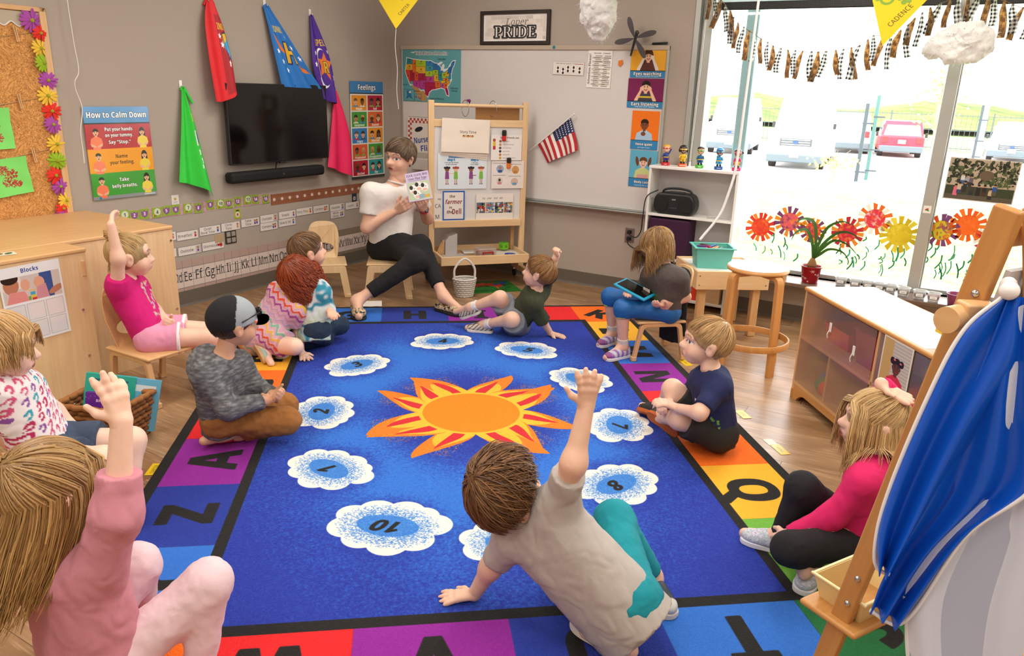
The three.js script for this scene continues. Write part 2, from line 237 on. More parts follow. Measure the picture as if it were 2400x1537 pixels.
// ---------------------------------------------------------------- alphabet rug
{
  const S = 0.42, W = 1024, H = 1500, hx = 3.0604 * S, hz = 4.4825 * S, k = W / (2 * hx);
  const c = canvas(W, H), g = c.getContext('2d'); g.save(); g.translate(W / 2, H / 2); g.scale(k * S, (H / (2 * hz)) * S);   // units of one letter cell, x right, y toward the near end
  const q = 1.0712, xi = 2.2278, xb = 2.1345, zi = 3.6161, zb = 3.5061, xc = 2.958, zc = 4.4038;
  const C = { p: '#8a1c93', n: '#1c3394', l: '#2a6bc8', o: '#f26a0c', y: '#f0b02a', r: '#df1c20', g: '#6eb03e', d: '#1c6b3a' };
  rect(g, -3.1, -4.6, 6.2, 9.2, '#161514');
  const cell = (x0, z0, x1, z1, col) => rect(g, x0, z0, x1 - x0, z1 - z0, C[col]);
  const L = (s, x, z, rot) => { g.save(); g.translate(x, z); g.rotate(rot); g.scale(0.01, 0.01); T(g, s, 0, 3, 62, '#161514', { lw: 3, line: '#161514' }); g.restore(); };
  'EDCBAZY'.split('').forEach((s, i) => { cell(-xc, -3.5 + i, -xi, -2.5 + i, 'gyorpnl'[i]); L(s, -(xc + xi) / 2, -3 + i, -PI / 2); });
  'LMNOPQR'.split('').forEach((s, i) => { cell(xi, -3.5 + i, xc, -2.5 + i, 'ylproyg'[i]); L(s, (xc + xi) / 2, -3 + i, PI / 2); });
  'GHIJ'.split('').forEach((s, i) => { cell((i - 2) * q, -zc, (i - 1) * q, -zi, 'lnpr'[i]); L(s, (i - 1.5) * q, -(zc + zi) / 2, 0); });
  'WVUT'.split('').forEach((s, i) => { cell((i - 2) * q, zi, (i - 1) * q, zc, 'rpnl'[i]); L(s, (i - 1.5) * q, (zc + zi) / 2, PI); });
  const corner = (s, sx, sz, col, rot) => { rect(g, Math.min(sx * 2 * q, sx * xc), Math.min(sz * 3.5, sz * zc), xc - 2 * q, zc - 3.5, C[col]); L(s, sx * (xc + 2 * q) / 2, sz * (zc + 3.5) / 2, rot); };
  corner('F', -1, -1, 'd', -PI / 4); corner('K', 1, -1, 'o', PI / 4); corner('S', 1, 1, 'd', 3 * PI / 4); corner('X', -1, 1, 'o', -3 * PI / 4);
  rect(g, -xi, -zi, 2 * xi, 2 * zi, '#161514'); rect(g, -xb, -zb, 2 * xb, 2 * zb, '#1f47b0');
  g.restore();
  // printed sky: two blues stippled into each other, darker round the clouds and the sun
  const r = rng(5), cl = [['1', -0.61, 0.54], ['2', -0.70, -0.05], ['3', -0.57, -0.70], ['4', -0.07, -1.10], ['5', 0.44, -0.91], ['6', 0.66, -0.40], ['7', 0.71, 0.20], ['8', 0.54, 0.76], ['9', 0.08, 1.12], ['10', -0.36, 0.99]];
  const img = g.getImageData(0, 0, W, H), D = img.data;
  const hw = xb * S, hh = zb * S;
  for (let j = 0; j < H; j++) for (let i = 0; i < W; i++) {
    const x = (i / W * 2 - 1) * hx, z = (j / H * 2 - 1) * hz, o = (j * W + i) * 4; if (Math.abs(x) > hw || Math.abs(z) > hh) continue;
    const e = Math.hypot(x / hw, z / hh * 1.0); let t = Math.exp(-Math.pow((e - 0.62) / 0.28, 2));
    for (const [, cx, cz] of cl) t *= 1 - 0.95 * Math.exp(-Math.pow(Math.hypot(x - cx, (z - cz) * 0.95) / 0.215, 4));
    t *= 1 - 0.9 * Math.exp(-Math.pow(Math.hypot(x - 0.02, z) / 0.5, 6));
    const n = 0.5 + 0.9 * noise(x * 90, z * 90) + 0.5 * noise(x * 190, z * 190, 3) , w = clamp(t * 1.25 + (n - 0.5) * 0.55 * (t > 0.03 ? 1 : 0.4)), v = (r() - 0.5) * 16;
    D[o] = lerp(27, 42, w) + v; D[o + 1] = lerp(48, 110, w) + v; D[o + 2] = lerp(152, 206, w) + v;
  }
  g.putImageData(img, 0, 0);
  g.save(); g.translate(W / 2, H / 2); g.scale(W / (2 * hx), H / (2 * hz));   // metres
  for (const [s, cx, cz] of cl) {
    const a = Math.atan2(cz, cx) + PI / 2, puffs = [[-0.13, 0.05, 0.062], [-0.1, -0.045, 0.062], [-0.03, -0.085, 0.066], [0.06, -0.075, 0.06], [0.125, -0.03, 0.062], [0.135, 0.045, 0.055], [0.07, 0.085, 0.064], [-0.02, 0.1, 0.066], [-0.085, 0.095, 0.05]];
    g.save(); g.translate(cx, cz); g.rotate(a); if (cx > 0.3) g.scale(-1, 1); const k2 = s === '10' ? 1.12 : 1.0; g.scale(k2 * 1.02, k2);
    for (const [x, y, rr] of puffs) disc(g, x, y, rr, rr, '#ebe6dc'); disc(g, 0, 0, 0.14, 0.1, '#ebe6dc');
    disc(g, 0.005, 0.008, 0.1, 0.06, '#2f74c9');
    for (let i = 0; i < 6500; i++) { const b = r() * 2 * PI, m = Math.pow(r(), 0.55), x = Math.cos(b) * 0.172 * m, y = Math.sin(b) * 0.128 * m; if (r() < Math.pow(m, 2.6)) continue; rect(g, x, y + 0.006, 0.0045, 0.0026, r() < 0.5 ? '#2f74c9' : '#4a8ad6'); }
    g.restore(); g.save(); g.translate(cx, cz); g.rotate(a); g.scale(0.001, 0.001); T(g, s, 0, 4, 100, '#161514', { style: 'bold italic', line: '#161514', lw: 4 }); g.restore();
  }
  // sun with flame rays
  const N = 12; g.translate(0.02, 0);
  const flame = (len, wid, curl, col, r0) => { g.fillStyle = col; g.beginPath(); g.moveTo(r0, -wid); g.bezierCurveTo(r0 + len * 0.35, -wid * 1.15, r0 + len * 0.45, -wid * 1.3 + curl, r0 + len, curl * 2.2 - wid * 0.3); g.bezierCurveTo(r0 + len * 0.85, curl * 1.5 + wid * 0.9, r0 + len * 0.5, wid * 1.3 + curl * 0.6, r0, wid); g.closePath(); g.fill(); };
  const ang = [-75, -47, -17, 15, 45, 75, 107, 138, 168, 198, 228, 258];
  ang.forEach((d, i) => { g.save(); g.rotate((d * PI) / 180); const cu = [0.045, 0.05, -0.05, 0.03, 0.045, -0.045, 0.05, 0.05, -0.03, 0.05, 0.04, -0.05][i]; const len = 0.33; flame(len, 0.072, cu * 1.5, '#f0781a', 0.2); flame(len * 0.62, 0.07, cu * 0.75, '#f2b530', 0.2);
    for (let n = 0; n < 260; n++) { const x = 0.28 + r() * 0.2, y = (r() - 0.5) * 0.13 + cu * (x - 0.2) * 4; rect(g, x, y, 0.004, 0.003, r() < clamp((x - 0.26) * 4) ? '#f0781a' : '#f2b530'); }
    flame(0.19, 0.024, cu * 0.75, '#c9232e', 0.235); g.restore(); });
  g.globalCompositeOperation = 'source-over';
  disc(g, 0, 0, 0.255, 0.25, '#f2b530'); disc(g, 0, 0, 0.235, 0.232, '#f8820a');
  g.restore();
  const id2 = g.getImageData(0, 0, W, H), E2 = id2.data; for (let i = 0; i < E2.length; i += 4) { const v = (r() - 0.5) * 14; E2[i] += v; E2[i + 1] += v; E2[i + 2] += v; } g.putImageData(id2, 0, 0);
  const pile = fineBump.clone(); pile.repeat.set(14, 20); pile.needsUpdate = true;
  const map = texOf(c); const mat = new THREE.MeshStandardMaterial({ map, roughness: 0.95, bumpMap: pile, bumpScale: 0.003 });
  const t = thing('alphabet_rug', 'blue alphabet rug with a printed sun, numbered clouds and a rainbow letter border', 'rug', [2.64997, 0, 2.70754], Math.atan2(0.62115, 0.78369));
  const top = new THREE.BoxGeometry(2 * hx, 0.009, 2 * hz).translate(0, 0.0055, 0), p = top.attributes.position, uv = top.attributes.uv; for (let i = 0; i < p.count; i++) uv.setXY(i, clamp(p.getX(i) / (2 * hx) + 0.5, 0.002, 0.998), clamp(0.5 - p.getZ(i) / (2 * hz), 0.002, 0.998));
  mesh('pile', top, mat, t);
  const e = 0.008; mesh('binding', [rbox(2 * hx + 2 * e, 0.0095, e, 0.003, 0, 0.0052, hz + e / 2), rbox(2 * hx + 2 * e, 0.0095, e, 0.003, 0, 0.0052, -hz - e / 2), rbox(e, 0.0095, 2 * hz, 0.003, hx + e / 2, 0.0052, 0), rbox(e, 0.0095, 2 * hz, 0.003, -hx - e / 2, 0.0052, 0)], std(0x141414, 0.95), t);
}
// ---------------------------------------------------------------- implicit surfaces
const sub = (a, b) => [a[0] - b[0], a[1] - b[1], a[2] - b[2]], addv = (a, b) => [a[0] + b[0], a[1] + b[1], a[2] + b[2]], mul = (a, s) => [a[0] * s, a[1] * s, a[2] * s], dot = (a, b) => a[0] * b[0] + a[1] * b[1] + a[2] * b[2];
const cross = (a, b) => [a[1] * b[2] - a[2] * b[1], a[2] * b[0] - a[0] * b[2], a[0] * b[1] - a[1] * b[0]], len = (a) => Math.hypot(a[0], a[1], a[2]), nrm = (a) => { const l = len(a) || 1; return [a[0] / l, a[1] / l, a[2] / l]; }, mix3 = (a, b, t) => [lerp(a[0], b[0], t), lerp(a[1], b[1], t), lerp(a[2], b[2], t)];
function cone(a, b, ra, rb, o = {}) {                      // tapered capsule; flat: cut square at b; fa: cut square at a; sq: [axis, factor] flattens the section
  const ba = sub(b, a), L2 = dot(ba, ba) || 1e-9, dir = mul(ba, 1 / Math.sqrt(L2)), sq = o.sq;
  const d = (x, y, z) => {
    let px = x - a[0], py = y - a[1], pz = z - a[2]; const h = (px * ba[0] + py * ba[1] + pz * ba[2]) / L2, t = h < 0 ? 0 : h > 1 ? 1 : h;
    px -= ba[0] * t; py -= ba[1] * t; pz -= ba[2] * t;
    if (sq) { const m = (px * sq[0][0] + py * sq[0][1] + pz * sq[0][2]) * (sq[1] - 1); px += sq[0][0] * m; py += sq[0][1] * m; pz += sq[0][2] * m; }
    let v = Math.sqrt(px * px + py * py + pz * pz) - (ra + (rb - ra) * t);
    if (o.flat) v = Math.max(v, (h - 1) * Math.sqrt(L2)); if (o.fa) v = Math.max(v, -h * Math.sqrt(L2));
    return v;
  };
  const R = Math.max(ra, rb); return { d, lo: [0, 1, 2].map((i) => Math.min(a[i] - R, b[i] - R)), hi: [0, 1, 2].map((i) => Math.max(a[i] + R, b[i] + R)), op: o.op };
}
function ell(c, r, B = [[1, 0, 0], [0, 1, 0], [0, 0, 1]], o = {}) {
  const d = (x, y, z) => {
    const px = x - c[0], py = y - c[1], pz = z - c[2], u = px * B[0][0] + py * B[0][1] + pz * B[0][2], v = px * B[1][0] + py * B[1][1] + pz * B[1][2], w = px * B[2][0] + py * B[2][1] + pz * B[2][2];
    const k0 = Math.sqrt((u / r[0]) ** 2 + (v / r[1]) ** 2 + (w / r[2]) ** 2), k1 = Math.sqrt((u / (r[0] * r[0])) ** 2 + (v / (r[1] * r[1])) ** 2 + (w / (r[2] * r[2])) ** 2);
    return k1 < 1e-9 ? -Math.min(...r) : (k0 * (k0 - 1)) / k1;
  };
  const R = Math.max(...r); return { d, lo: c.map((v) => v - R), hi: c.map((v) => v + R), op: o.op, k: o.k };
}
const half = (p, n) => ({ d: (x, y, z) => (x - p[0]) * n[0] + (y - p[1]) * n[1] + (z - p[2]) * n[2], op: 'clip' });   // keeps the side the normal points away from
// meshes a smooth union of primitives with surface nets; blocks far from the surface are skipped
function field(prims, cell, o = {}) {
  const k = o.k ?? 0.02, U = prims.filter((p) => !p.op), Sb = prims.filter((p) => p.op === 'sub'), Cl = prims.filter((p) => p.op === 'clip'), disp = o.disp;
  const lo = [0, 1, 2].map((i) => Math.min(...U.map((p) => p.lo[i])) - 2.5 * cell - (o.pad ?? 0.006)), hi = [0, 1, 2].map((i) => Math.max(...U.map((p) => p.hi[i])) + 2.5 * cell + (o.pad ?? 0.006));
  const Bk = 6, n = [0, 1, 2].map((i) => Math.ceil((hi[i] - lo[i]) / cell / Bk) * Bk + 1), [nx, ny, nz] = n, sxy = nx * ny, val = new Float32Array(sxy * nz).fill(1);
  const ev = (x, y, z, act) => {
    let d = 1e3; for (let i = 0; i < act.length; i++) { const e = act[i].d(x, y, z); if (d > 100) d = e; else { const h = Math.max(k - Math.abs(d - e), 0) / k; d = Math.min(d, e) - h * h * k * 0.25; } }
    for (const s of Sb) { const e = -s.d(x, y, z), ks = s.k ?? 0.006, h = Math.max(ks - Math.abs(d - e), 0) / ks; d = Math.max(d, e) + h * h * ks * 0.25; }
    for (const c of Cl) d = Math.max(d, c.d(x, y, z)); return d;
  };
  const rb = Bk * cell * 0.87, act = [];
  for (let bz = 0; bz < nz - 1; bz += Bk) for (let by = 0; by < ny - 1; by += Bk) for (let bx = 0; bx < nx - 1; bx += Bk) {
    const cx = lo[0] + (bx + Bk / 2) * cell, cy = lo[1] + (by + Bk / 2) * cell, cz = lo[2] + (bz + Bk / 2) * cell; let m = 1e3; const dv = U.map((p) => { const e = p.d(cx, cy, cz); if (e < m) m = e; return e; });
    const far = m > rb * 1.25 + k * 0.3 + 0.012; let inn = m < -rb * 1.6 - 0.02 && !Sb.length && !Cl.length;
    if (!far && !inn) { act.length = 0; for (let i = 0; i < U.length; i++) if (dv[i] < m + 2.4 * rb + k) act.push(U[i]); }
    for (let z = bz; z <= Math.min(bz + Bk, nz - 1); z++) for (let y = by; y <= by + Bk; y++) for (let x = bx; x <= bx + Bk; x++) {
      const q = x + y * nx + z * sxy; if (far) { continue; } if (inn) { val[q] = -1; continue; }
      const X = lo[0] + x * cell, Y = lo[1] + y * cell, Z = lo[2] + z * cell; let v = ev(X, Y, Z, act); if (disp && Math.abs(v) < 0.03) v += disp(X, Y, Z); val[q] = v;
    }
  }
  const vid = new Int32Array(sxy * nz).fill(-1), pos = [], idx = [];
  const E = [[0, 1], [0, 2], [0, 4], [1, 3], [1, 5], [2, 3], [2, 6], [3, 7], [4, 5], [4, 6], [5, 7], [6, 7]], off = [0, 1, nx, nx + 1, sxy, sxy + 1, sxy + nx, sxy + nx + 1];
  for (let z = 0; z < nz - 1; z++) for (let y = 0; y < ny - 1; y++) for (let x = 0; x < nx - 1; x++) {
    const q = x + y * nx + z * sxy; let s = 0; for (let i = 0; i < 8; i++) if (val[q + off[i]] < 0) s |= 1 << i; if (s === 0 || s === 255) continue;
    let px = 0, py = 0, pz = 0, c = 0;
    for (const [a, b] of E) { if (((s >> a) & 1) === ((s >> b) & 1)) continue; const va = val[q + off[a]], vb = val[q + off[b]], t = va / (va - vb); px += lerp(a & 1, b & 1, t); py += lerp((a >> 1) & 1, (b >> 1) & 1, t); pz += lerp(a >> 2, b >> 2, t); c++; }
    vid[q] = pos.length / 3; pos.push(lo[0] + (x + px / c) * cell, lo[1] + (y + py / c) * cell, lo[2] + (z + pz / c) * cell);
  }
  const quad = (a, b, c, d, f) => { if (a < 0 || b < 0 || c < 0 || d < 0) return; if (f) idx.push(a, b, c, a, c, d); else idx.push(a, c, b, a, d, c); };
  for (let z = 1; z < nz - 1; z++) for (let y = 1; y < ny - 1; y++) for (let x = 1; x < nx - 1; x++) {
    const q = x + y * nx + z * sxy, a = val[q] < 0;
    if (a !== val[q + 1] < 0) quad(vid[q - nx - sxy], vid[q - sxy], vid[q], vid[q - nx], a);
    if (a !== val[q + nx] < 0) quad(vid[q - 1 - sxy], vid[q - 1], vid[q], vid[q - sxy], a);
    if (a !== val[q + sxy] < 0) quad(vid[q - 1 - nx], vid[q - nx], vid[q], vid[q - 1], a);
  }
  const g = new THREE.BufferGeometry(); g.setAttribute('position', new THREE.BufferAttribute(new Float32Array(pos), 3)); g.setIndex(idx); g.computeVertexNormals();
  paint(g, o.col ?? (() => [1, 1, 1])); return g;
}
function paint(g, col) {
  const p = g.attributes.position, nn = g.attributes.normal, c = new Float32Array(p.count * 3), uv = new Float32Array(p.count * 2);
  for (let i = 0; i < p.count; i++) { const P = [p.getX(i), p.getY(i), p.getZ(i)], q = col(P, [nn.getX(i), nn.getY(i), nn.getZ(i)]); c.set(q, i * 3); uv[2 * i] = P[0] + P[2] * 0.7; uv[2 * i + 1] = P[1] + P[2] * 0.3; }
  g.setAttribute('color', new THREE.BufferAttribute(c, 3)); g.setAttribute('uv', new THREE.BufferAttribute(uv, 2)); return g;
}
// merged thin tubes (hair strands): each path is an array of points with a radius profile
function strands(list, sides = 3) {
  let nv = 0, ni = 0; for (const s of list) { nv += s.p.length * sides; ni += (s.p.length - 1) * sides * 6; }
  const pos = new Float32Array(nv * 3), nor = new Float32Array(nv * 3), col = new Float32Array(nv * 3), idx = new Uint32Array(ni); let v = 0, k = 0;
  for (const s of list) {
    const n = s.p.length; let b = v, up = [0.3, 0.9, 0.2];
    for (let i = 0; i < n; i++) {
      const t = nrm(sub(s.p[Math.min(n - 1, i + 1)], s.p[Math.max(0, i - 1)])); let x = nrm(cross(t, up)); const y = cross(x, t); up = y;
      const f = i / (n - 1), r = s.r * (s.prof ? s.prof(f) : 1 - 0.75 * f * f);
      for (let j = 0; j < sides; j++) { const a = (j / sides) * 2 * PI, d = addv(mul(x, Math.cos(a)), mul(y, Math.sin(a))), P = addv(s.p[i], mul(d, r)); pos.set(P, v * 3); nor.set(d, v * 3); const m = s.tip ? mix3(s.c, s.tip, f) : s.c; col.set(m, v * 3); v++; }
    }
    for (let i = 0; i < n - 1; i++) for (let j = 0; j < sides; j++) { const a = b + i * sides + j, c = b + i * sides + ((j + 1) % sides), d = a + sides, e = c + sides; idx.set([a, e, c, a, d, e], k); k += 6; }
  }
  const g = new THREE.BufferGeometry(); g.setAttribute('position', new THREE.BufferAttribute(pos, 3)); g.setAttribute('normal', new THREE.BufferAttribute(nor, 3)); g.setAttribute('color', new THREE.BufferAttribute(col, 3)); g.setAttribute('uv', new THREE.BufferAttribute(new Float32Array(nv * 2), 2)); g.setIndex(new THREE.BufferAttribute(idx, 1)); return g;
}
// ---------------------------------------------------------------- people
const CR = [0.86038, 0.03062, -0.50873], CH = [-0.50074, 0, -0.86560];                       // right and away, as seen from the doorway
const dirn = (r, u, t) => nrm([CR[0] * r - CH[0] * t, u, CR[2] * r - CH[2] * t]);             // right, up, toward the doorway
const skinMat = new THREE.MeshPhysicalMaterial({ vertexColors: true, roughness: 0.52, sheen: 0.15, sheenRoughness: 0.5 });
const clothMat = new THREE.MeshStandardMaterial({ vertexColors: true, roughness: 0.9, bumpMap: (() => { const t = weaveBump.clone(); t.repeat.set(18, 18); t.needsUpdate = true; return t; })(), bumpScale: 0.0006 });
const shineMat = new THREE.MeshStandardMaterial({ vertexColors: true, roughness: 0.55 });
const hairMat = new THREE.MeshPhysicalMaterial({ vertexColors: true, roughness: 0.42, sheen: 0.2 });
const plain = (h) => { const c = hex(h); return () => c; };
const grainy = (h, a = 0.12, f = 60) => { const c = hex(h); return (p) => { const k = 1 + a * fbm(p[0] * f, p[1] * f, p[2] * f); return mul(c, k); }; };

function headPart(o) {                                     // o: c centre, f face direction, u up, s size, skin, lips, brow, iris
  const z = nrm(o.f), x = nrm(cross(o.u, z)), y = cross(z, x), s = o.s, B = [x, y, z], at = (a, b, c) => addv(o.c, addv(addv(mul(x, a * s), mul(y, b * s)), mul(z, c * s)));
  const E = (a, b, c, r, e) => ell(at(a, b, c), r.map((v) => v * s), B, e), C = (a, b, r1, r2, e) => cone(at(...a), at(...b), r1 * s, r2 * s, e), ad = o.adult;
  const P = [E(0, 0.022, -0.008, [0.072, 0.084, 0.09]), E(0, -0.03, 0.03, [0.058, 0.062, 0.054]), E(0, ad ? -0.085 : -0.072, 0.05, [0.026, 0.022, 0.026]), E(0.03, -0.035, 0.052, [0.03, 0.03, 0.028]), E(-0.03, -0.035, 0.052, [0.03, 0.03, 0.028]), E(0, 0.035, 0.06, [0.05, 0.03, 0.025])];
  if (ad) P.push(C([0.045, -0.045, 0.0], [0.012, -0.09, 0.045], 0.02, 0.02), C([-0.045, -0.045, 0.0], [-0.012, -0.09, 0.045], 0.02, 0.02));
  const N = [C([0, 0.004, 0.078], [0, -0.022, ad ? 0.106 : 0.098], 0.008, ad ? 0.0125 : 0.0115), E(0.011, -0.026, 0.088, [0.009, 0.008, 0.009]), E(-0.011, -0.026, 0.088, [0.009, 0.008, 0.009]), E(0, -0.05, 0.081, [0.021, 0.0065, 0.009]), E(0, -0.059, 0.079, [0.017, 0.007, 0.009]), C([0.012, 0.024, 0.083], [0.046, 0.024, 0.068], 0.006, 0.005), C([-0.012, 0.024, 0.083], [-0.046, 0.024, 0.068], 0.006, 0.005)];
  for (const q of [-1, 1]) N.push(E(q * 0.075, -0.01, -0.008, [0.009, 0.028, 0.018]), E(q * 0.08, 0.006, -0.014, [0.006, 0.014, 0.013]));
  const S = [E(0.031, 0.004, 0.092, [0.019, 0.012, 0.013], { op: 'sub', k: 0.012 * s }), E(-0.031, 0.004, 0.092, [0.019, 0.012, 0.013], { op: 'sub', k: 0.012 * s }), E(0.088, -0.008, -0.002, [0.008, 0.014, 0.009], { op: 'sub' }), E(-0.088, -0.008, -0.002, [0.008, 0.014, 0.009], { op: 'sub' })];
  const neck = o.neck ? [cone(o.neck, at(0, -0.05, -0.015), o.nr * 1.08, o.nr)] : [];
  const skin = hex(o.skin), lip = hex(o.lips ?? '#b5605a'), brow = hex(o.brow ?? '#6b4a2e'), iris = hex(o.iris ?? '#4a3524'), red = mix3(skin, hex('#d9796a'), 0.5);
  const col = (p) => {
    const d = sub(p, o.c), X = dot(d, x) / s, Y = dot(d, y) / s, Z = dot(d, z) / s; let c = skin; const ax = Math.abs(X);
    if (Z > 0.02) {
      c = mix3(c, red, 0.35 * Math.exp(-(((ax - 0.04) / 0.02) ** 2) - ((Y + 0.032) / 0.02) ** 2)); c = mix3(c, red, 0.3 * Math.exp(-((X / 0.012) ** 2) - ((Y + 0.024) / 0.012) ** 2));
      const m = o.open ? 0.008 : 0; if (Math.abs(X) < 0.021 && Y < -0.045 + m && Y > -0.067 - m) c = mix3(c, lip, clamp(1.4 - ((X / 0.02) ** 2 + ((Y + 0.056) / 0.0105) ** 2)));
      if (o.open && (X / 0.014) ** 2 + ((Y + 0.0545) / 0.0055) ** 2 < 1) c = hex('#6e2b28'); else if (Math.abs(Y + 0.0545) < 0.0012 && Math.abs(X) < 0.018) c = mul(lip, 0.45);
      const ex = (ax - 0.031) / 0.0165, ey = (Y - 0.004 + 0.12 * Math.abs(ax - 0.031)) / (o.lid ?? 0.0078), ee = ex * ex + ey * ey;
      if (ee < 1) { const ir = Math.hypot(ax - 0.031 + (X > 0 ? -1 : 1) * (o.gaze ?? 0), Y - 0.0035); c = ir < 0.003 ? [0.01, 0.01, 0.01] : ir < 0.0068 ? iris : [0.78, 0.76, 0.74]; } else if (ee < 1.5 && ey > -0.2) c = mul(brow, 0.5);
      if (Math.abs(Y - 0.026 - 0.006 * Math.cos(((ax - 0.033) / 0.02) * 1.5)) < 0.0042 && ax > 0.014 && ax < 0.052) c = mix3(c, brow, 0.75);
    }
    return c;
  };
  return { prims: [...P, ...N, ...S, ...neck], col, at, x, y, z };
}
function handPart(wr, dir, palm, right, L, o = {}) {
  const y = nrm(dir); let z = nrm(sub(palm, mul(y, dot(palm, y)))); const x = mul(cross(y, z), right ? 1 : -1), at = (a, b, c) => addv(wr, addv(addv(mul(x, a * L), mul(y, b * L)), mul(z, c * L)));
  const curl = o.curl ?? 0.25, spread = o.spread ?? 0.12, P = [], W = o.w ?? 1;
  const fx = [0.165, 0.055, -0.055, -0.155], fl = [0.43, 0.48, 0.44, 0.34];
  fx.forEach((X, i) => {
    X *= W; P.push(scaleCone(at(X * 0.55, 0.02, 0), at(X, 0.47, 0), 0.105 * W, 0.078 * W, L)); let a = 0, q = [X, 0.47, 0]; const sp = (X / 0.16) * spread, c = Array.isArray(curl) ? curl[i] : curl;
    const seg = [0.45, 0.32, 0.25]; let r = 0.066 * W; for (let j = 0; j < 3; j++) { a += c * [0.8, 1.1, 0.8][j]; const l = fl[i] * seg[j], e = [q[0] + Math.sin(sp) * l * Math.cos(a), q[1] + Math.cos(a) * Math.cos(sp) * l, q[2] + Math.sin(a) * l]; P.push(scaleCone(at(...q), at(...e), r, r * 0.93, L)); r *= 0.93; q = e; }
  });
  const th = o.thumb ?? [0.72, 0.62, 0.25], t1 = [0.13 * W, 0.14, 0.03], t2 = addv(t1, mul(nrm(th), 0.24)), t3 = addv(t2, mul(nrm(addv(th, [-0.25, 0.35, 0.15])), 0.22)); P.push(scaleCone(at(...t1), at(...t2), 0.1 * W, 0.072 * W, L), scaleCone(at(...t2), at(...t3), 0.07 * W, 0.056 * W, L));
  return P;
}
const scaleCone = (a, b, ra, rb, L, o) => cone(a, b, ra * L, rb * L, o);
const POSE_TABLET = (() => { const a = [3.0, 0.43, 1.5], x = nrm([0.85, -0.25, 0.1]); let y = nrm([0.25, 0.9, 0.1]); y = nrm(sub(y, mul(x, dot(x, y)))); return { c: a, x, y, z: cross(x, y) }; })();
// ---------------------------------------------------------------- things on the left wall (local x runs toward the corner, z out of the wall)
const onLeft = (name, label, cat, z, y, group, out = 0) => thing(name, label, cat, [out, y, z], PI / 2, group);
const onBack = (name, label, cat, x, y, group, out = 0) => thing(name, label, cat, [x, y, out], 0, group);
function card(make, name, label, cat, a, y, w, h, r, o = {}) {
  const t = make(name, label, cat, a, y, o.group, (o.out ?? 0) + 0.001); t.rotation.z = o.tilt ?? 0;
  mesh('sheet', sheet(w, h, r, o.t ?? 0.0014, o.curl ?? 0).translate(0, 0, 0.001 + (o.curl ?? 0) * 0.8), printMat(r, o.rough ?? 0.5), t); return t;
}
const box3 = (x0, x1, y0, y1, z0, z1, r = 0) => (r ? rbox(x1 - x0, y1 - y0, z1 - z0, r, (x0 + x1) / 2, (y0 + y1) / 2, (z0 + z1) / 2) : box(x1 - x0, y1 - y0, z1 - z0, (x0 + x1) / 2, (y0 + y1) / 2, (z0 + z1) / 2));
{ // cork board
  const t = onLeft('bulletin_board', 'cork bulletin board with a wooden frame at the left edge', 'bulletin board', 3.72, 1.28);
  const cork = dataTex(256, 256, (u, v) => { const n = tn(u, v, 50, 50, 3) * 46 + tn(u, v, 14, 14, 6) * 18 + tn(u, v, 100, 100, 9) * 40; return [196 + n, 140 + n * 0.9, 78 + n * 0.7]; });
  mesh('cork_panel', grain(box3(-0.71, 0.71, -0.56, 0.56, 0.002, 0.012)), new THREE.MeshStandardMaterial({ map: (() => { const q = cork.clone(); q.repeat.set(3, 3); q.needsUpdate = true; return q; })(), roughness: 0.95 }), t);
  const f = (x0, x1, y0, y1) => grain(box3(x0, x1, y0, y1, 0, 0.026, 0.004), y1 - y0 > x1 - x0 ? 'y' : 'x');
  for (const g of [f(0.7, 0.737, -0.58, 0.58), f(-0.737, -0.7, -0.58, 0.58), f(-0.737, 0.737, 0.555, 0.58), f(-0.737, 0.737, -0.58, -0.555)]) mesh('frame_strip', g, M.pine, t);
  const r = print(300, 120, (g, w, h) => { rect(g, 0, 0, w, h, '#b9ad96'); }); void r;
  const s = new THREE.Shape(); s.moveTo(0, 0); s.lineTo(0.3, 0); s.lineTo(0.3, -0.055); for (let i = 0; i < 4; i++) s.quadraticCurveTo(0.3 - i * 0.075 - 0.037, -0.1, 0.3 - (i + 1) * 0.075, -0.055); s.lineTo(0, 0);
  const bd = thing('board_border', 'scalloped beige paper border in the top corner of the cork board', 'border', [0.014, 1.832, 3.32], PI / 2); mesh('paper', extrude(s, 0.0014), std(0xb5ab97, 0.9), bd); mesh('edge', tube([[0.3, -0.055, 0.002], [0.2625, -0.078, 0.002], [0.225, -0.055, 0.002], [0.1875, -0.078, 0.002], [0.15, -0.055, 0.002], [0.11, -0.078, 0.002], [0.075, -0.055, 0.002]], 0.003, 60, 5), M.paper, bd);
}
